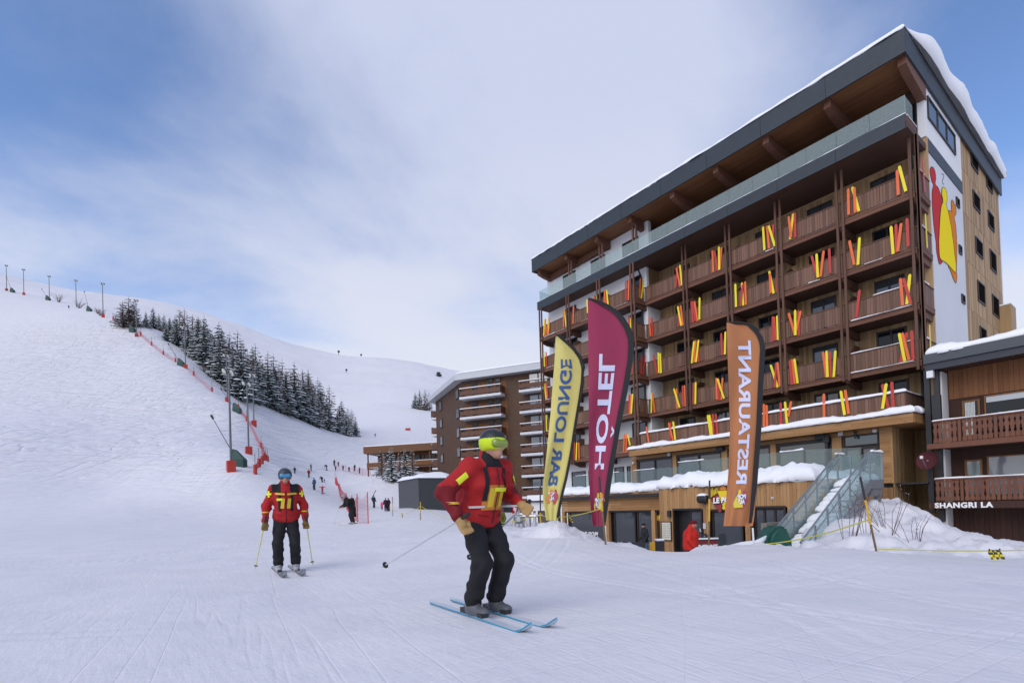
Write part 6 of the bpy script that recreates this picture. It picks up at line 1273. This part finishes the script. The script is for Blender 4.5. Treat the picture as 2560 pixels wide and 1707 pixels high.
patch(p2, jk2, FLU, (.10, .05, 1.24), (1,0,0), (0,0,1), (0,1,0), .09, .04, .012); patch(p2, jk2, YEL, (.09, .05, 1.335), (1,0,.1), (0,0,1), (0,1,0), .15, .03, .012); patch(p2, jk2, YEL, (-.10, .05, 1.335), (1,0,-.1), (0,0,1), (0,1,0), .15, .03, .012)
for sx in (1, -1):
    patch(p2, jk2, FLU, (.25*sx, .0, 1.34), (1,0,0), (0,0,1), (.25*sx,1,0), .035, .11, .01); patch(p2, jk2, FLU, (.25*sx, .0, 1.34), (1,0,0), (0,0,1), (.25*sx,1,0), .10, .035, .013); patch(p2, jk2, YEL, (.33*sx, .0, 1.03), (1,0,0), (0,0,1), (0,1,0), .15, .022, .01); patch(p2, jk2, cl(BLKC), (.10*sx, .05, 1.2), (1,0,0), (0,0,1), (0,1,0), .04, .32, .006, 4, 14, 'pack_strap')
patch(p2, jk2, cl(BLKC), (0, .1, 1.12), (1,0,0), (0,0,1), (0,1,0), .010, .55, .007, 2, 20, 'zip')
for sx in (1, -1): patch(p2, jk2, cl((.20,.010,.012)), (.10*sx, .0, .97), (1,0,.2*sx), (0,0,1), (0,1,0), .10, .012, .008, name='pocket_flap')
ski_pair((L2[0], L2[1], L2[2]-.018), F2, 1.8, [plain('ski_grey', (.32,.34,.38), .35), MT['black'], MT['black']], ['grey ski under the patroller with blue goggles, on the left','grey ski under the patroller with blue goggles, on the right'], .28)
ski_pole(p2w(L2, F2b, (.33,.15,.86)), p2w(L2, F2b, (.50,-.1,.06)), PLY, 'yellow ski pole held down on the left of the second patroller'); ski_pole(p2w(L2, F2b, (-.31,.15,.86)), p2w(L2, F2b, (-.42,-.1,.06)), PLY, 'yellow ski pole held down on the right of the second patroller')
# skier in a long black coat, bent forward beside the net
F3 = wdir(-.80, -.6); q3 = on_ground(882, 1309); L3 = tuple(q3)
pose3 = dict(kn=[(.12,.10,.50),(-.12,.10,.50)], ch=(0,.22,1.22), nk=(0,.36,1.38), hd=(0,.47,1.47), sh=[(.19,.28,1.32),(-.19,.28,1.32)], el=[(.27,.36,1.06),(-.27,.36,1.06)], wr=[(.24,.58,.95),(-.24,.58,.95)])
person('skier in a long black coat and backpack leaning on poles beside the red net', L3, F3, pose3, 1.80, .03, jacket=(.012,.014,.013), head=(.30,.30,.30), gloves=(.30,.22,.12), pack=(.014,.016,.014), coat=.52, goggles=(.02,.03,.02), boots=(.3,.3,.3))
ski_pair((L3[0], L3[1], L3[2]+.0), F3, 1.7, [plain('ski_red', (.30,.05,.05), .4), MT['white_wall'], MT['black']], ['red and white ski under the black-coated skier, nearer the camera','red and white ski under the black-coated skier, nearer the net'], .22, turn=-.6)
ski_pole(p2w(L3, F3, (.24,.62,.95)), p2w(L3, F3, (.5,.85,.02)), PLM, 'pale ski pole planted ahead of the black-coated skier')
# man in a black coat and jeans, walking on the forecourt
q4 = at_depth(1608, 27.0); person('man in black jacket, black cap and blue jeans walking before the entrance', tuple(q4), wdir(-.8,-.2), dict(kn=[(.1,.16,.5),(-.1,.0,.5)], an=[(.1,.18,.1),(-.1,-.14,.12)]), 1.76, .035, jacket=(.02,.022,.026), trousers=(.075,.15,.27), head=(.01,.01,.012), hat='cap', coat=.12)
q5 = at_depth(1722, 16.3); person('man in a bright red jacket and dark cap beside the entrance doors', (q5.x, q5.y, -1.36), wdir(.7,-.3), dict(hd=(0,.12,1.6)), 1.78, .03, jacket=(.60,.028,.018), trousers=(.05,.045,.045), head=(.14,.008,.012), hat='cap', coat=.1, upper=1.3)
q6 = at_depth(1250, 30.0); person('seated visitor in olive jacket and dark cap below the red flag', (q6.x, q6.y, q6.z-.75), wdir(-.3,-.9), dict(), 1.7, .04, jacket=(.10,.11,.02), head=(.03,.03,.03), hat='cap')
# people further up the piste: base pixel, height in pixels, clothing
FAR = [(737,1182,17,(.03,.035,.05),(.02,.02,.03),'dark skier just right of the front patroller\'s helmet',0,0),(778,1177,18,(.10,.09,.05),(.05,.05,.05),'skier in olive with both arms spread on the upper piste',1,0),(772,1193,21,(.28,.03,.03),(.02,.02,.025),'skier in red top and dark trousers on the upper piste',0,0),
 (786,1224,31,(.03,.08,.14),(.04,.05,.07),'standing figure in teal jacket in the middle of the piste',0,0),(806,1205,20,(.02,.022,.03),(.02,.02,.025),'dark figure bending over a small child',2,0),(811,1205,9,(.06,.15,.35),(.05,.14,.32),'small child in blue overalls on the snow',0,0),(806,1233,21,(.40,.05,.07),(.36,.05,.07),'child in red ski suit with arms out, nearest of the small ones',1,1),
 (817,1175,19,(.03,.03,.035),(.35,.34,.32),'stooping skier in black top and pale trousers',2,1),(836,1164,17,(.035,.03,.035),(.02,.02,.025),'dark figure farthest up beside the red net',0,0),(846,1165,13,(.12,.12,.12),(.03,.03,.03),'grey figure at the top of the net corner',0,0),(839,1176,13,(.30,.04,.05),(.05,.03,.03),'figure in red half hidden by the net',0,0),
 (858,1175,14,(.03,.05,.06),(.02,.02,.02),'dark figure just inside the upper net',0,0),(873,1180,14,(.03,.03,.035),(.02,.02,.02),'short dark figure in the middle of the netted area',0,0),(887,1177,18,(.05,.05,.04),(.03,.03,.03),'figure in dark brown near the end of the upper net',0,0),(899,1183,17,(.04,.05,.05),(.02,.02,.02),'dark figure in front of the low chalet, rightmost of the upper group',0,0),
 (935,1269,31,(.035,.04,.045),(.03,.03,.035),'person carrying skis over the shoulder below the grey hut',0,2),(955,1274,21,(.70,.09,.22),(.35,.03,.08),'small child in bright pink beside the dark pair',0,0),(965,1278,34,(.035,.012,.025),(.02,.01,.018),'adult in dark plum coat standing close to another',0,0),(972,1277,33,(.03,.012,.022),(.02,.01,.018),'adult in plum coat at the right of the standing pair',0,0),
 (938,1092,9,(.02,.02,.025),(.02,.02,.02),'lone tiny skier on the far slope above the chalet',0,0),(172,772,9,(.06,.05,.06),(.03,.03,.03),'lone tiny skier on the ridge at far left',0,0)]
POSES = {0: dict(kn=[(.1,.1,.5),(-.1,.02,.5)]), 1: dict(el=[(.46,.03,1.38),(-.46,.03,1.38)], wr=[(.68,.1,1.45),(-.68,.1,1.45)]), 2: dict(ch=(0,.28,1.10), nk=(0,.48,1.14), hd=(0,.60,1.12), sh=[(.19,.42,1.12),(-.19,.42,1.12)], el=[(.22,.48,.86),(-.22,.48,.86)], wr=[(.18,.52,.62),(-.18,.52,.62)], kn=[(.1,.12,.5),(-.1,.12,.5)])}
SMALL = [plain('small_ski', (.10,.10,.12), .4), MT['black'], MT['black']]
for i, (px, py, hp, jc, tcx, lb, ps, ex) in enumerate(FAR):
    g_ = on_ground(px, py, 105); D = (g_-EYE).dot(CF); h = hp/FPX*D; h = min(max(h, .75), 1.9); a = random.Random(i).uniform(-2.5, -.6); fc = wdir(math.cos(a), math.sin(a))
    person(lb, tuple(g_), fc, POSES[ps], h, .075 if hp < 22 else .055, jacket=jc, trousers=tcx, head=tuple(.5*q for q in jc), group='people out on the upper piste', hat='cap')
    if ex == 1: ski_pair(tuple(g_), fc, 1.4, SMALL, ['ski, the left of the two worn by the '+('red child' if i == 6 else 'stooping skier'), 'ski, the right of the two worn by the '+('red child' if i == 6 else 'stooping skier')])
    if ex == 2:
        f = Vector((fc[0], fc[1], 0)).normalized(); c = g_+Vector((0,0,1.45)); t = thing('ski', 'pair-carried dark ski resting on the shoulder of the walker below the hut', 'ski', tuple(c)); m = MB(); m.bar(c-f*.5-Vector((0,0,.35)), c+f*.5+Vector((0,0,.75)), .08, .03); m.build('blade', MT['black'], t); part('binding', t, MT['steel'], 'box', c.x-.05, c.x+.05, c.y-.05, c.y+.05, c.z+.12, c.z+.22)

# ------------------------------------------------------------------ floodlight poles, snow lances, marker posts, nets along the piste
PADR = plain('red_padding', (.42,.035,.022), .6, var=.15, scale=3); PADG = plain('green_cover', (.010,.055,.045), .6, var=.15, scale=3, bump=.3); LAMP = plain('lamp_glass', (.55,.55,.50), .2)
def light_pole(p, h, label, big):
    t = thing('floodlight_pole', label, 'lamp post', tuple(p), 0, 'floodlight poles along the piste'); b = Vector(p)
    MB().tube([b-Vector((0,0,.4)), b+Vector((0,0,h))], [.13, .09], 10).build('pole', MT['pole'], t); MB().bar(b+Vector((0,0,h))-GR*.6, b+Vector((0,0,h))+GR*.6, .12, .1).build('crossarm', MT['pole'], t)
    for sx, dz in ((-.45,.25),(.4,.05)):
        c = b+GR*sx+Vector((0,0,h+dz)); ax = (GF*-1*.7+GR*(-.5)+Vector((0,0,-.45))).normalized(); hd = MB().lathe(c, [(.1,-.3),(.24,-.2),(.36,.02),(.38,.1)], 12, ax).build('lamp_head', MT['pole'], t); MB().lathe(c, [(.34,.105),(.31,.13)], 12, ax).build('lens', LAMP, hd)
    if big is not None: MB().box(b.x-.42, b.x+.42, b.y-.42, b.y+.42, b.z-.3, b.z+big*.9).build('foot_pad', PADR, t)
    return t
ordn = ['leftmost floodlight pole on the ridge','second floodlight pole from the left on the ridge','third floodlight pole from the left on the ridge','fourth floodlight pole from the left on the ridge','fifth floodlight pole, just left of the lone larch clump','floodlight pole rising in front of the lone larches','floodlight pole in front of the upper left end of the wood','floodlight pole before the wood, behind the two nearest ones','grey floodlight pole second nearest, with a red padded foot','nearest and tallest looking grey floodlight pole with red padded foot','slim floodlight pole just right of the nearest two']
for i, (a, b, tp, D, pad) in enumerate(((27,728,665,215,1.0),(70,741,678,210,1.0),(134,754,694,205,None),(201,771,704,195,None),(268,795,711,163,1.2),(351,852,763,145,.8),(472,919,819,129,1.0),(575,1004,889,112,1.1),(625,1132,958,75,1.2),(580,1190,945,57,1.25),(640,1060,936,104,1.1))):
    p = at_depth(a, D); light_pole(p, (b-tp)/FPX*D, ordn[i], pad)
def lance(tip, base, D, label):
    p = at_depth(base[0], D); q = dep(tip[0], tip[1], D-1); t = thing('snow_lance', label, 'snow lance', tuple(p), 0, 'snowmaking lances along the piste'); MB().tube([p+Vector((0,0,.4)), q], [.06, .04], 6).build('lance', MT['pole'], t); MB().tube([q, q+(q-p).normalized()*.5], .12, 6).build('head', MT['black'], t)
    g = MB(); b = Vector((p.x, p.y, p.z)); g.v = []
    def P_(x, y, z): return tuple(b+GR*x+GF*y+Vector((0,0,z)))
    g.add([P_(-.6,-.5,-.2),P_(.8,-.5,-.2),P_(.8,.5,-.2),P_(-.6,.5,-.2),P_(-.6,-.5,.75),P_(.8,-.5,.75),P_(.8,.5,.75),P_(-.6,.5,.75),P_(-.55,-.2,2.0),P_(-.2,-.2,1.9),P_(-.2,.2,1.9),P_(-.55,.2,2.0)], [(0,3,2,1),(0,1,5,4),(1,2,6,5),(2,3,7,6),(3,0,4,7),(4,5,9,8),(5,6,10,9),(6,7,11,10),(7,4,8,11),(8,9,10,11)]); g.build('cover', PADG, t, recalc=True)
for tip, base, D, lb in (((17,695),(41,735),212,'thin snow lance with green cover at the far left of the ridge'),((106,725),(130,754),205,'thin snow lance leaning by the third floodlight pole'),((211,731),(233,777),182,'thin snow lance with green cover left of the fifth floodlight pole'),((321,811),(340,852),147,'snow lance with green cover below the lone larches'),((423,863),(460,917),130,'snow lance with green cover by the pole at the wood'),((555,976),(597,1047),106,'snow lance with green cover behind the two nearest floodlight poles'),((533,1047),(598,1168),60,'nearest long snow lance with green cover behind the tall floodlight pole')): lance(tip, base, D, lb)
def marker(p, h, label):
    t = thing('marker_post', label, 'marker post', tuple(p), 0, 'red padded marker posts down the piste edge'); b = Vector(p); MB().tube([b-Vector((0,0,.2)), b+Vector((0,0,h))], .035, 6).build('stake', MT['pole'], t); MB().tube([b-Vector((0,0,.1)), b+Vector((0,0,h*.45))], .20, 8).build('pad', PADR, t); return t
MK = [(293,795),(314,815),(336,837),(361,853),(388,863),(417,878),(447,900),(492,934),(537,967)]; MK2 = [(602,1013),(622,1040),(657,1065),(672,1090),(668,1116),(663,1139),(658,1154),(650,1170),(640,1187)]
mps = []
for i, (a, b) in enumerate(MK+MK2):
    D = float(np.interp(a if i < 9 else i*1000, [0]+[293,336,361,417,472,537]+[9000,10000,11000,12000,13000,14000,15000,16000,17000], [165,158,150,146,137,129,118,110,103,96,88,80,74,68,63,58])); p = at_depth(a, D); mps.append(p)
    marker(p, 2.3, 'red padded marker post on the %s, %s of that row' % (('upper piste edge' if i < 9 else 'lower piste edge'), ['topmost','second','third','fourth','fifth','sixth','seventh','eighth','lowest'][i % 9]))
NETM = plain('red_net', (.55,.07,.085), .7)
def net(name, label, pts, h, cell, rad, group=None, posts=True, hang=0.0):
    t = thing(name, label, 'net', tuple(pts[0]), 0, group); s = MB(); rn = random.Random(len(pts))
    for a, b in zip(pts[:-1], pts[1:]):
        a = Vector(a); b = Vector(b); ln = (b-a).length; n = max(2, int(ln/cell)); m_ = max(3, int(h/cell))
        def P_(i, j): f = i/n; return a.lerp(b, f)+Vector((0,0, h*j/m_*(1-.10*math.sin(f*math.pi))+(j/m_)*(-hang)*math.sin(f*math.pi)))
        for j in range(m_+1): s.tube([P_(i, j) for i in range(0, n+1, max(1, n//6))]+[P_(n, j)], rad*(1.6 if j in (0, m_) else 1), 3, cap=False)
        for i in range(n+1): s.tube([P_(i, 0), P_(i, m_)], rad, 3, cap=False)
    s.build('mesh_strands', NETM, t, kind='stuff')
    if posts:
        for p in pts: MB().tube([Vector(p)-Vector((0,0,.2)), Vector(p)+Vector((0,0,h+.12))], .03, 6).build('post', NETM, t)
    return t
net('safety_net', 'low red net strung between the markers of the upper piste edge', mps[:9], .9, .9, .02, None, False)
net('safety_net', 'red net strung between the markers of the lower piste edge', mps[9:], 1.0, .5, .022, None, False)
g_ = lambda a, b: tuple(on_ground(a, b, 100))
np_ = [tuple(at_depth(919, 27.5)), tuple(at_depth(893, 30.5)), tuple(at_depth(880, 37)), tuple(at_depth(866, 52)), tuple(at_depth(850, 66)), tuple(at_depth(843, 82)), tuple(at_depth(839, 104)), tuple(at_depth(840, 122))]
net('safety_net', 'tall red netting fence running up the piste past the black-coated skier', np_, 1.55, .24, .0045, None, True, .12)
net('safety_net', 'red netting fence across the slope left of the low chalet', [tuple(at_depth(842, 126)), tuple(at_depth(866, 122)), tuple(at_depth(886, 118)), tuple(at_depth(908, 112)), tuple(at_depth(928, 106))], 1.5, .35, .009, None, True)
# ------------------------------------------------------------------ rope line: black and yellow poles, rope, chequered flags
PY = plain('pole_yellow_paint', (.62,.36,.02), .5); ROPE = plain('yellow_rope', (.50,.48,.06), .7)
def rope_pole(top, base, D, label, bands=(.42,.75)):
    a = dep(*top, D); b = dep(*base, D); b = Vector((b.x, b.y, min(b.z, gz(b.x, b.y)-.05))); t = thing('boundary_pole', label, 'pole', tuple(b), 0, 'black and yellow boundary poles'); c1 = a.lerp(b, bands[0]); c2 = a.lerp(b, bands[1]); r_ = .021
    MB().tube([a, c1], r_, 8).build('black_band', MT['black'], t); MB().tube([c1, c2], r_*1.04, 8).build('yellow_band', PY, t); MB().tube([c2, b], r_, 8).build('lower_band', plain('worn_pole', (.16,.10,.03), .6, var=.4, scale=8) if 'worn_pole' not in bpy.data.materials else bpy.data.materials['worn_pole'], t); return a.lerp(b, .55)
r1 = rope_pole((1051,1219),(1051,1300), 27, 'black and yellow pole in front of the grey hut'); r0_ = rope_pole((981,1241),(982,1297), 36, 'thin boundary pole left of the grey hut', (.3,.6)); r2 = rope_pole((1350.5,1214),(1350.5,1322), 17.0, 'black topped boundary pole left of the yellow flag', (.5,.9)); r3 = rope_pole((1498,1191),(1515,1370), 11.6, 'leaning black and yellow pole in front of the crimson flag', (.22,.48)); r4 = rope_pole((1774,1200),(1771.5,1372), 12.6, 'straight black and yellow pole left of the orange flag', (.26,.57)); r5 = rope_pole((2150.7,1192),(2192,1374), 10.2, 'leaning black and yellow pole by the bare bush', (.3,.62)); r6 = Vector(dep(2620, 1373, 8.7))
def rope(a, b, sag, label, rad=.011):
    pts = [a.lerp(b, i/14)-Vector((0,0,sag*4*(i/14)*(1-i/14))) for i in range(15)]; o = MB().tube(pts, rad, 5).build('boundary_rope', ROPE); tag(o, label, 'rope', 'yellow boundary ropes'); return pts
rope(r0_, r1, .35, 'thin rope between the two poles by the grey hut'); rope(r1, r2, .55, 'yellow rope from the hut pole to the yellow flag'); pr = rope(r2, r3-Vector((0,0,-.18)), .12, 'yellow rope strung behind the yellow and crimson flags'); rope(Vector(dep(1890,1361,13.0)), r5, .1, 'yellow-green rope rising across the foot of the glass stair', .014); low = Vector(dep(2194,1371,10.2)); pr2 = rope(low, r6, .03, 'straight yellow rope low over the snow at right')
def checker(c, wv, hv, nx, ny, label):
    t = thing('chequered_flag', label, 'flag', tuple(c), 0, 'yellow and black chequered flags'); m = MB()
    n = 3; NX, NY = nx*n, ny*n
    for j in range(NY+1):
        for i in range(NX+1): m.v.append(tuple(c+wv*(i/NX)*(1+.12*j/NY)+wv*(.14*j/NY)+hv*(j/NY)+CF*(.02*math.sin(i*.9+j*.4))))
    for j in range(NY):
        for i in range(NX): a = j*(NX+1)+i; m.f.append((a, a+1, a+NX+2, a+NX+1)); m.m.append((i//n+j//n) % 2)
    k = len(m.v); m.v += [(v[0]+CF.x*.006, v[1]+CF.y*.006, v[2]) for v in m.v]; m.f += [tuple(q+k for q in reversed(f)) for f in m.f]; m.m += m.m
    m.build('cloth', [plain('flag_yellow', (.66,.56,.02), .6), MT['black']], t); MB().tube([c+wv*.05+Vector((0,0,.02)), c+wv*.05-Vector((0,0,.02))], .012, 6).build('toggle', MT['black'], t); MB().tube([c+wv*.9+Vector((0,0,.02)), c+wv*.9-Vector((0,0,.02))], .012, 6).build('toggle', MT['black'], t)
sc_ = 9.1/FPX; checker(Vector(dep(2472,1374,9.0)), GR*(30*sc_), Vector((0,0,-24*sc_))+GR*(.0), 5, 4, 'yellow and black chequered flag hanging on the low rope at right'); sc_ = 12.5/FPX; checker(Vector(dep(1421,1286,13.9)), GR*(6*sc_), Vector((0,0,-22*sc_))+GR*(5*sc_), 2, 6, 'narrow chequered pennant on the rope between the flags'); checker(Vector(dep(1004,1284,32)), GR*.06, Vector((0,0,-.22)), 2, 4, 'tiny chequered pennant on the rope by the grey hut')
# ------------------------------------------------------------------ bare bushes by the stair
for i, (a, b, h, wd_, n, lb) in enumerate(((2122,1352,1.75,.6,9,'leafless bush with thin upright stems in front of the glass stair'),(2222,1326,1.5,1.35,12,'sprawling leafless bush with snow-tipped twigs on the snow mound'),(2285,1345,.8,1.1,8,'low leafless twigs poking from the mound right of the pole'),(2165,1345,1.1,.4,4,'few leafless stems behind the leaning pole'))):
    scrub('bare_bush', tuple(on_ground(a, b, 16)), h, wd_, n, 60+i, lb, 'leafless bushes by the stair', 'shrub', 'shrub', .008, .3)
# ------------------------------------------------------------------ things on the forecourt
GC = plain('green_tarpaulin', (.006,.075,.055), .55, var=.2, scale=4, bump=.6)
q = at_depth(1917, 15.6); b = Vector((q.x, q.y, -1.45)); tp = thing('covered_machine', 'machine wrapped in a dark green tarpaulin at the foot of the stair', 'covered machine', tuple(b))
m = MB(); m.prism([(-.62,-.4,.05),(-.45,-.4,.75),(-.15,-.4,1.35),(.08,-.4,1.62),(.38,-.4,1.60),(.50,-.4,1.25),(.54,-.4,.05)], (0,.8,0)); bm_ = bmesh.new(); me_ = bpy.data.meshes.new('tarpaulin'); me_.from_pydata(m.v, [], m.f); bm_.from_mesh(me_); bmesh.ops.recalc_face_normals(bm_, faces=bm_.faces); bmesh.ops.bevel(bm_, geom=list(bm_.edges), offset=.07, segments=2, affect='EDGES'); bmesh.ops.subdivide_edges(bm_, edges=list(bm_.edges), cuts=2, use_grid_fill=True)
for v in bm_.verts: v.co += Vector((math.sin(v.co.z*9+v.co.y*5), math.sin(v.co.x*11+v.co.z*6), 0))*.025
bm_.to_mesh(me_); bm_.free(); me_.materials.append(GC); link('tarpaulin', me_, tp, False); tp.rotation_euler = (0, 0, math.atan2(GR.y, GR.x)); MB().box(-.5,.5,-.35,.35,0,.12).build('pallet', MT['wood_wall'], tp, world=False)
q = at_depth(1850, 15.4); b = Vector((q.x, q.y, -1.45)); bn = thing('covered_bench', 'low bench under a snowy green cover beside the wrapped machine', 'bench', tuple(b), math.atan2(GR.y, GR.x)); netobj('cover', bn, [('c', (-.45,0,.75), (.5,0,.80), .22, .22)], .05, GC, .1)
m = MB(); m.tube([(-.55,0,.98),(0,0,1.05),(.45,0,1.10),(.75,0,1.30)], [.08,.13,.12,.06], 8); m.build('snow', MT['snowcap'], bn, world=False, smooth=True)
for sx in (-.4,.45): MB().box(sx-.04,sx+.04,-.1,.1,0,.6).build('leg', MT['black'], bn, world=False)
q = at_depth(1764, 19.5); b = Vector((q.x, q.y, -1.75)); bd = thing('advertising_board', 'small red board with white BADOIT lettering and snow on top', 'sign', tuple(b), math.atan2(GR.y, GR.x)); MB().box(-.38,.38,-.03,.03,.15,1.28).build('frame', MT['black'], bd, world=False); MB().box(-.36,.36,-.045,-.031,.2,1.24).build('panel', plain('board_red', (.19,.025,.03), .5), bd, world=False)
v_, f_ = text_mesh('BADOIT', .23, bold=.01, align='CENTER'); MB().add([(p[0]*.86+.0, -.05, .92+p[1]) for p in v_], f_).build('lettering', SW, bd, world=False); v_, f_ = text_mesh('BADOIT', .23, bold=.01, align='CENTER'); MB().add([(p[0]*.86, -.05, .42+p[1]) for p in v_], f_).build('lettering', SW, bd, world=False); MB().box(-.4,.4,-.07,.07,1.281,1.33).build('snow', MT['snowcap'], bd, world=False)
for sx in (-.36,.32): MB().box(sx,sx+.04,-.2,.2,0,.14).build('leg', MT['black'], bd, world=False)
q = at_depth(1583, 25.5); ws = thing('wind_screen', 'dark grey fabric wind screen left of the walking man', 'screen', tuple(q), math.atan2(GR.y, GR.x)); MB().box(-.5,.5,-.02,.02,.1,1.15).build('panel', plain('dark_fabric', (.03,.032,.036), .8), ws, world=False)
for sx in (-.5,.47): MB().box(sx,sx+.04,-.04,.04,0,1.25).build('post', MT['black'], ws, world=False)
q = at_depth(1645, 24.5); bn_ = thing('litter_bin', 'black square bin with snow on top left of the menu board', 'bin', tuple(q), math.atan2(GR.y, GR.x)); MB().box(-.17,.17,-.17,.17,0,1.05).build('body', MT['black'], bn_, world=False); MB().box(-.19,.19,-.19,.19,1.051,1.09).build('lid', MT['steel'], bn_, world=False); MB().box(-.17,.17,-.17,.17,1.091,1.15).build('snow', MT['snowcap'], bn_, world=False)
YC_ = plain('chair_mustard', (.48,.27,.02), .5)
for k, (a, D) in enumerate(((1628,25.6),(1634,26.2))):
    q = at_depth(a, D); c = thing('terrace_chair', ['mustard terrace chair behind the walking man, nearer one','mustard terrace chair behind the walking man, farther one'][k], 'chair', tuple(q), .4+k, 'mustard terrace chairs'); MB().box(-.2,.2,-.2,.2,.42,.46).build('seat', YC_, c, world=False); MB().box(-.2,.2,.17,.2,.46,.86).build('backrest', YC_, c, world=False)
    for sx in (-.18,.16):
        for sy in (-.18,.16): MB().box(sx,sx+.03,sy,sy+.03,0,.42).build('leg', YC_, c, world=False)
# snow-covered terrace tables and a wooden A-frame by the red flag
for k, (a, D) in enumerate(((1305,31),(1330,28))):
    q = at_depth(a, D); t = thing('terrace_table', ['snow-topped table right of the small red flag','snow-topped table left of the yellow flag'][k], 'table', tuple(q), .3*k); MB().box(-.45,.45,-.35,.35,.68,.72).build('table_top', MT['wood_post'], t, world=False); MB().box(-.44,.44,-.34,.34,.721,.80).build('snow', MT['snowcap'], t, world=False)
    for sx in (-.4,.36):
        for sy in (-.3,.26): MB().box(sx,sx+.04,sy,sy+.04,-.1,.68).build('leg', MT['steel'], t, world=False)
q = at_depth(1296, 29); af = thing('wooden_tripod', 'pale wooden tripod frame standing below the small red flag', 'tripod', tuple(q)); top = q+Vector((0,0,1.35)); WP = plain('pale_pole_wood', (.45,.40,.34), .7)
for k in range(3): ang = k*2.1+.4; MB().tube([top+Vector((0,0,.1)), q+Vector((math.cos(ang)*.6, math.sin(ang)*.6, -.1))], .035, 6).build('leg', WP, af)
MB().tube([top-Vector((0,0,.05)), top+Vector((0,0,.05))], .07, 8).build('binding', MT['steel'], af); MB().lathe(q+Vector((0,0,.35)), [(.28,.25),(.33,0),(.1,-.15)], 10).build('hanging_bowl', MT['steel'], af)
# white porch with snow roof beyond the yellow flag
o_, fr = cframe((1332-1280)/1300*38, 38, (.95,-.3)); pc = thing('white_porch', 'small white porch with snow roof and stone wall left of the yellow flag', 'porch', (o_.x, o_.y, -1)); fbox(pc, 'wall', MT['white_wall'], fr, -.2, 1.6, 0, 2, .6, 1.25); fbox(pc, 'roof', MT['black'], fr, -.3, 1.8, -.2, 2.2, 1.26, 1.34); fbox(pc, 'roof_snow', MT['snowcap'], fr, -.35, 1.8, -.25, 2.2, 1.345, 1.75); fbox(pc, 'stone_wall', plain('dark_stone', (.10,.085,.07), .9, var=.5, scale=5, bump=.6), fr, .3, 1.6, .1, 2, -1.5, .6)
for k in range(2): fbox(pc, 'post', MT['white_wall'], fr, -.15+k*.35, -.02+k*.35, .02, .15, -1.5, .6)
# ground-floor windows of the hotel's white wing behind the terrace glass
for (a, b, c, d) in ((1430,1180,1466,1216),(1472,1176,1500,1216),(1537,1168,1562,1212),(1568,1165,1578,1212)):
    A_ = onY(a, b, YWL); B_ = onY(c, d, YWL); window_y(hotel, A_.x, B_.x, 1.5, A_.z, YWL-.01, 1, .07, 'pane_shop')
# small far things on the slopes
def far_gun(px, py, D, label, s=1.0):
    p = at_depth(px, D); t = thing('snow_cannon', label, 'snow cannon', tuple(p)); MB().tube([p, p+Vector((0,0,2.2*s))], .25*s, 6).build('stand', MT['black'], t); MB().lathe(p+Vector((0,0,3*s)), [(.5*s,-1*s),(1.0*s,-.6*s),(1.0*s,.8*s),(.7*s,1*s)], 8, (GR.x,GR.y,.3)).build('barrel', MT['black'], t)
far_gun(857, 885, 640, 'tiny dark snow cannon on the skyline, left of two', 1.3); far_gun(913, 892, 650, 'tiny dark snow cannon on the skyline, right of two', 1.1); far_gun(875, 935, 480, 'tiny dark machine in the middle of the far slope', .9)
p = at_depth(1106, 520); t = thing('piste_groomer', 'dark green piste machine parked on the far skyline left of the roof', 'piste groomer', tuple(p)); MB().box(p.x-3,p.x+3,p.y-2,p.y+2,p.z,p.z+1.4).build('chassis', MT['black'], t); MB().box(p.x-1.5,p.x+1.2,p.y-1.6,p.y+1.6,p.z+1.4,p.z+4).build('cab', PADG, t); MB().bar(p+Vector((-4,0,1)), p+Vector((-2,0,3)), .4, .4).build('blade_arm', MT['black'], t)
p = on_ground(1020, 1076, 230); t = thing('piste_banner', 'small red banner lying on the far slope above the chalet', 'banner', tuple(p)); MB().bar(p+Vector((0,0,.6))-GR*1.1, p+Vector((0,0,.6))+GR*1.1, .08, 1.0).build('cloth', PADR, t)
for sx in (-1,1): MB().tube([p+GR*sx-Vector((0,0,.3)), p+GR*sx+Vector((0,0,1.2))], .06, 5).build('stake', MT['black'], t)
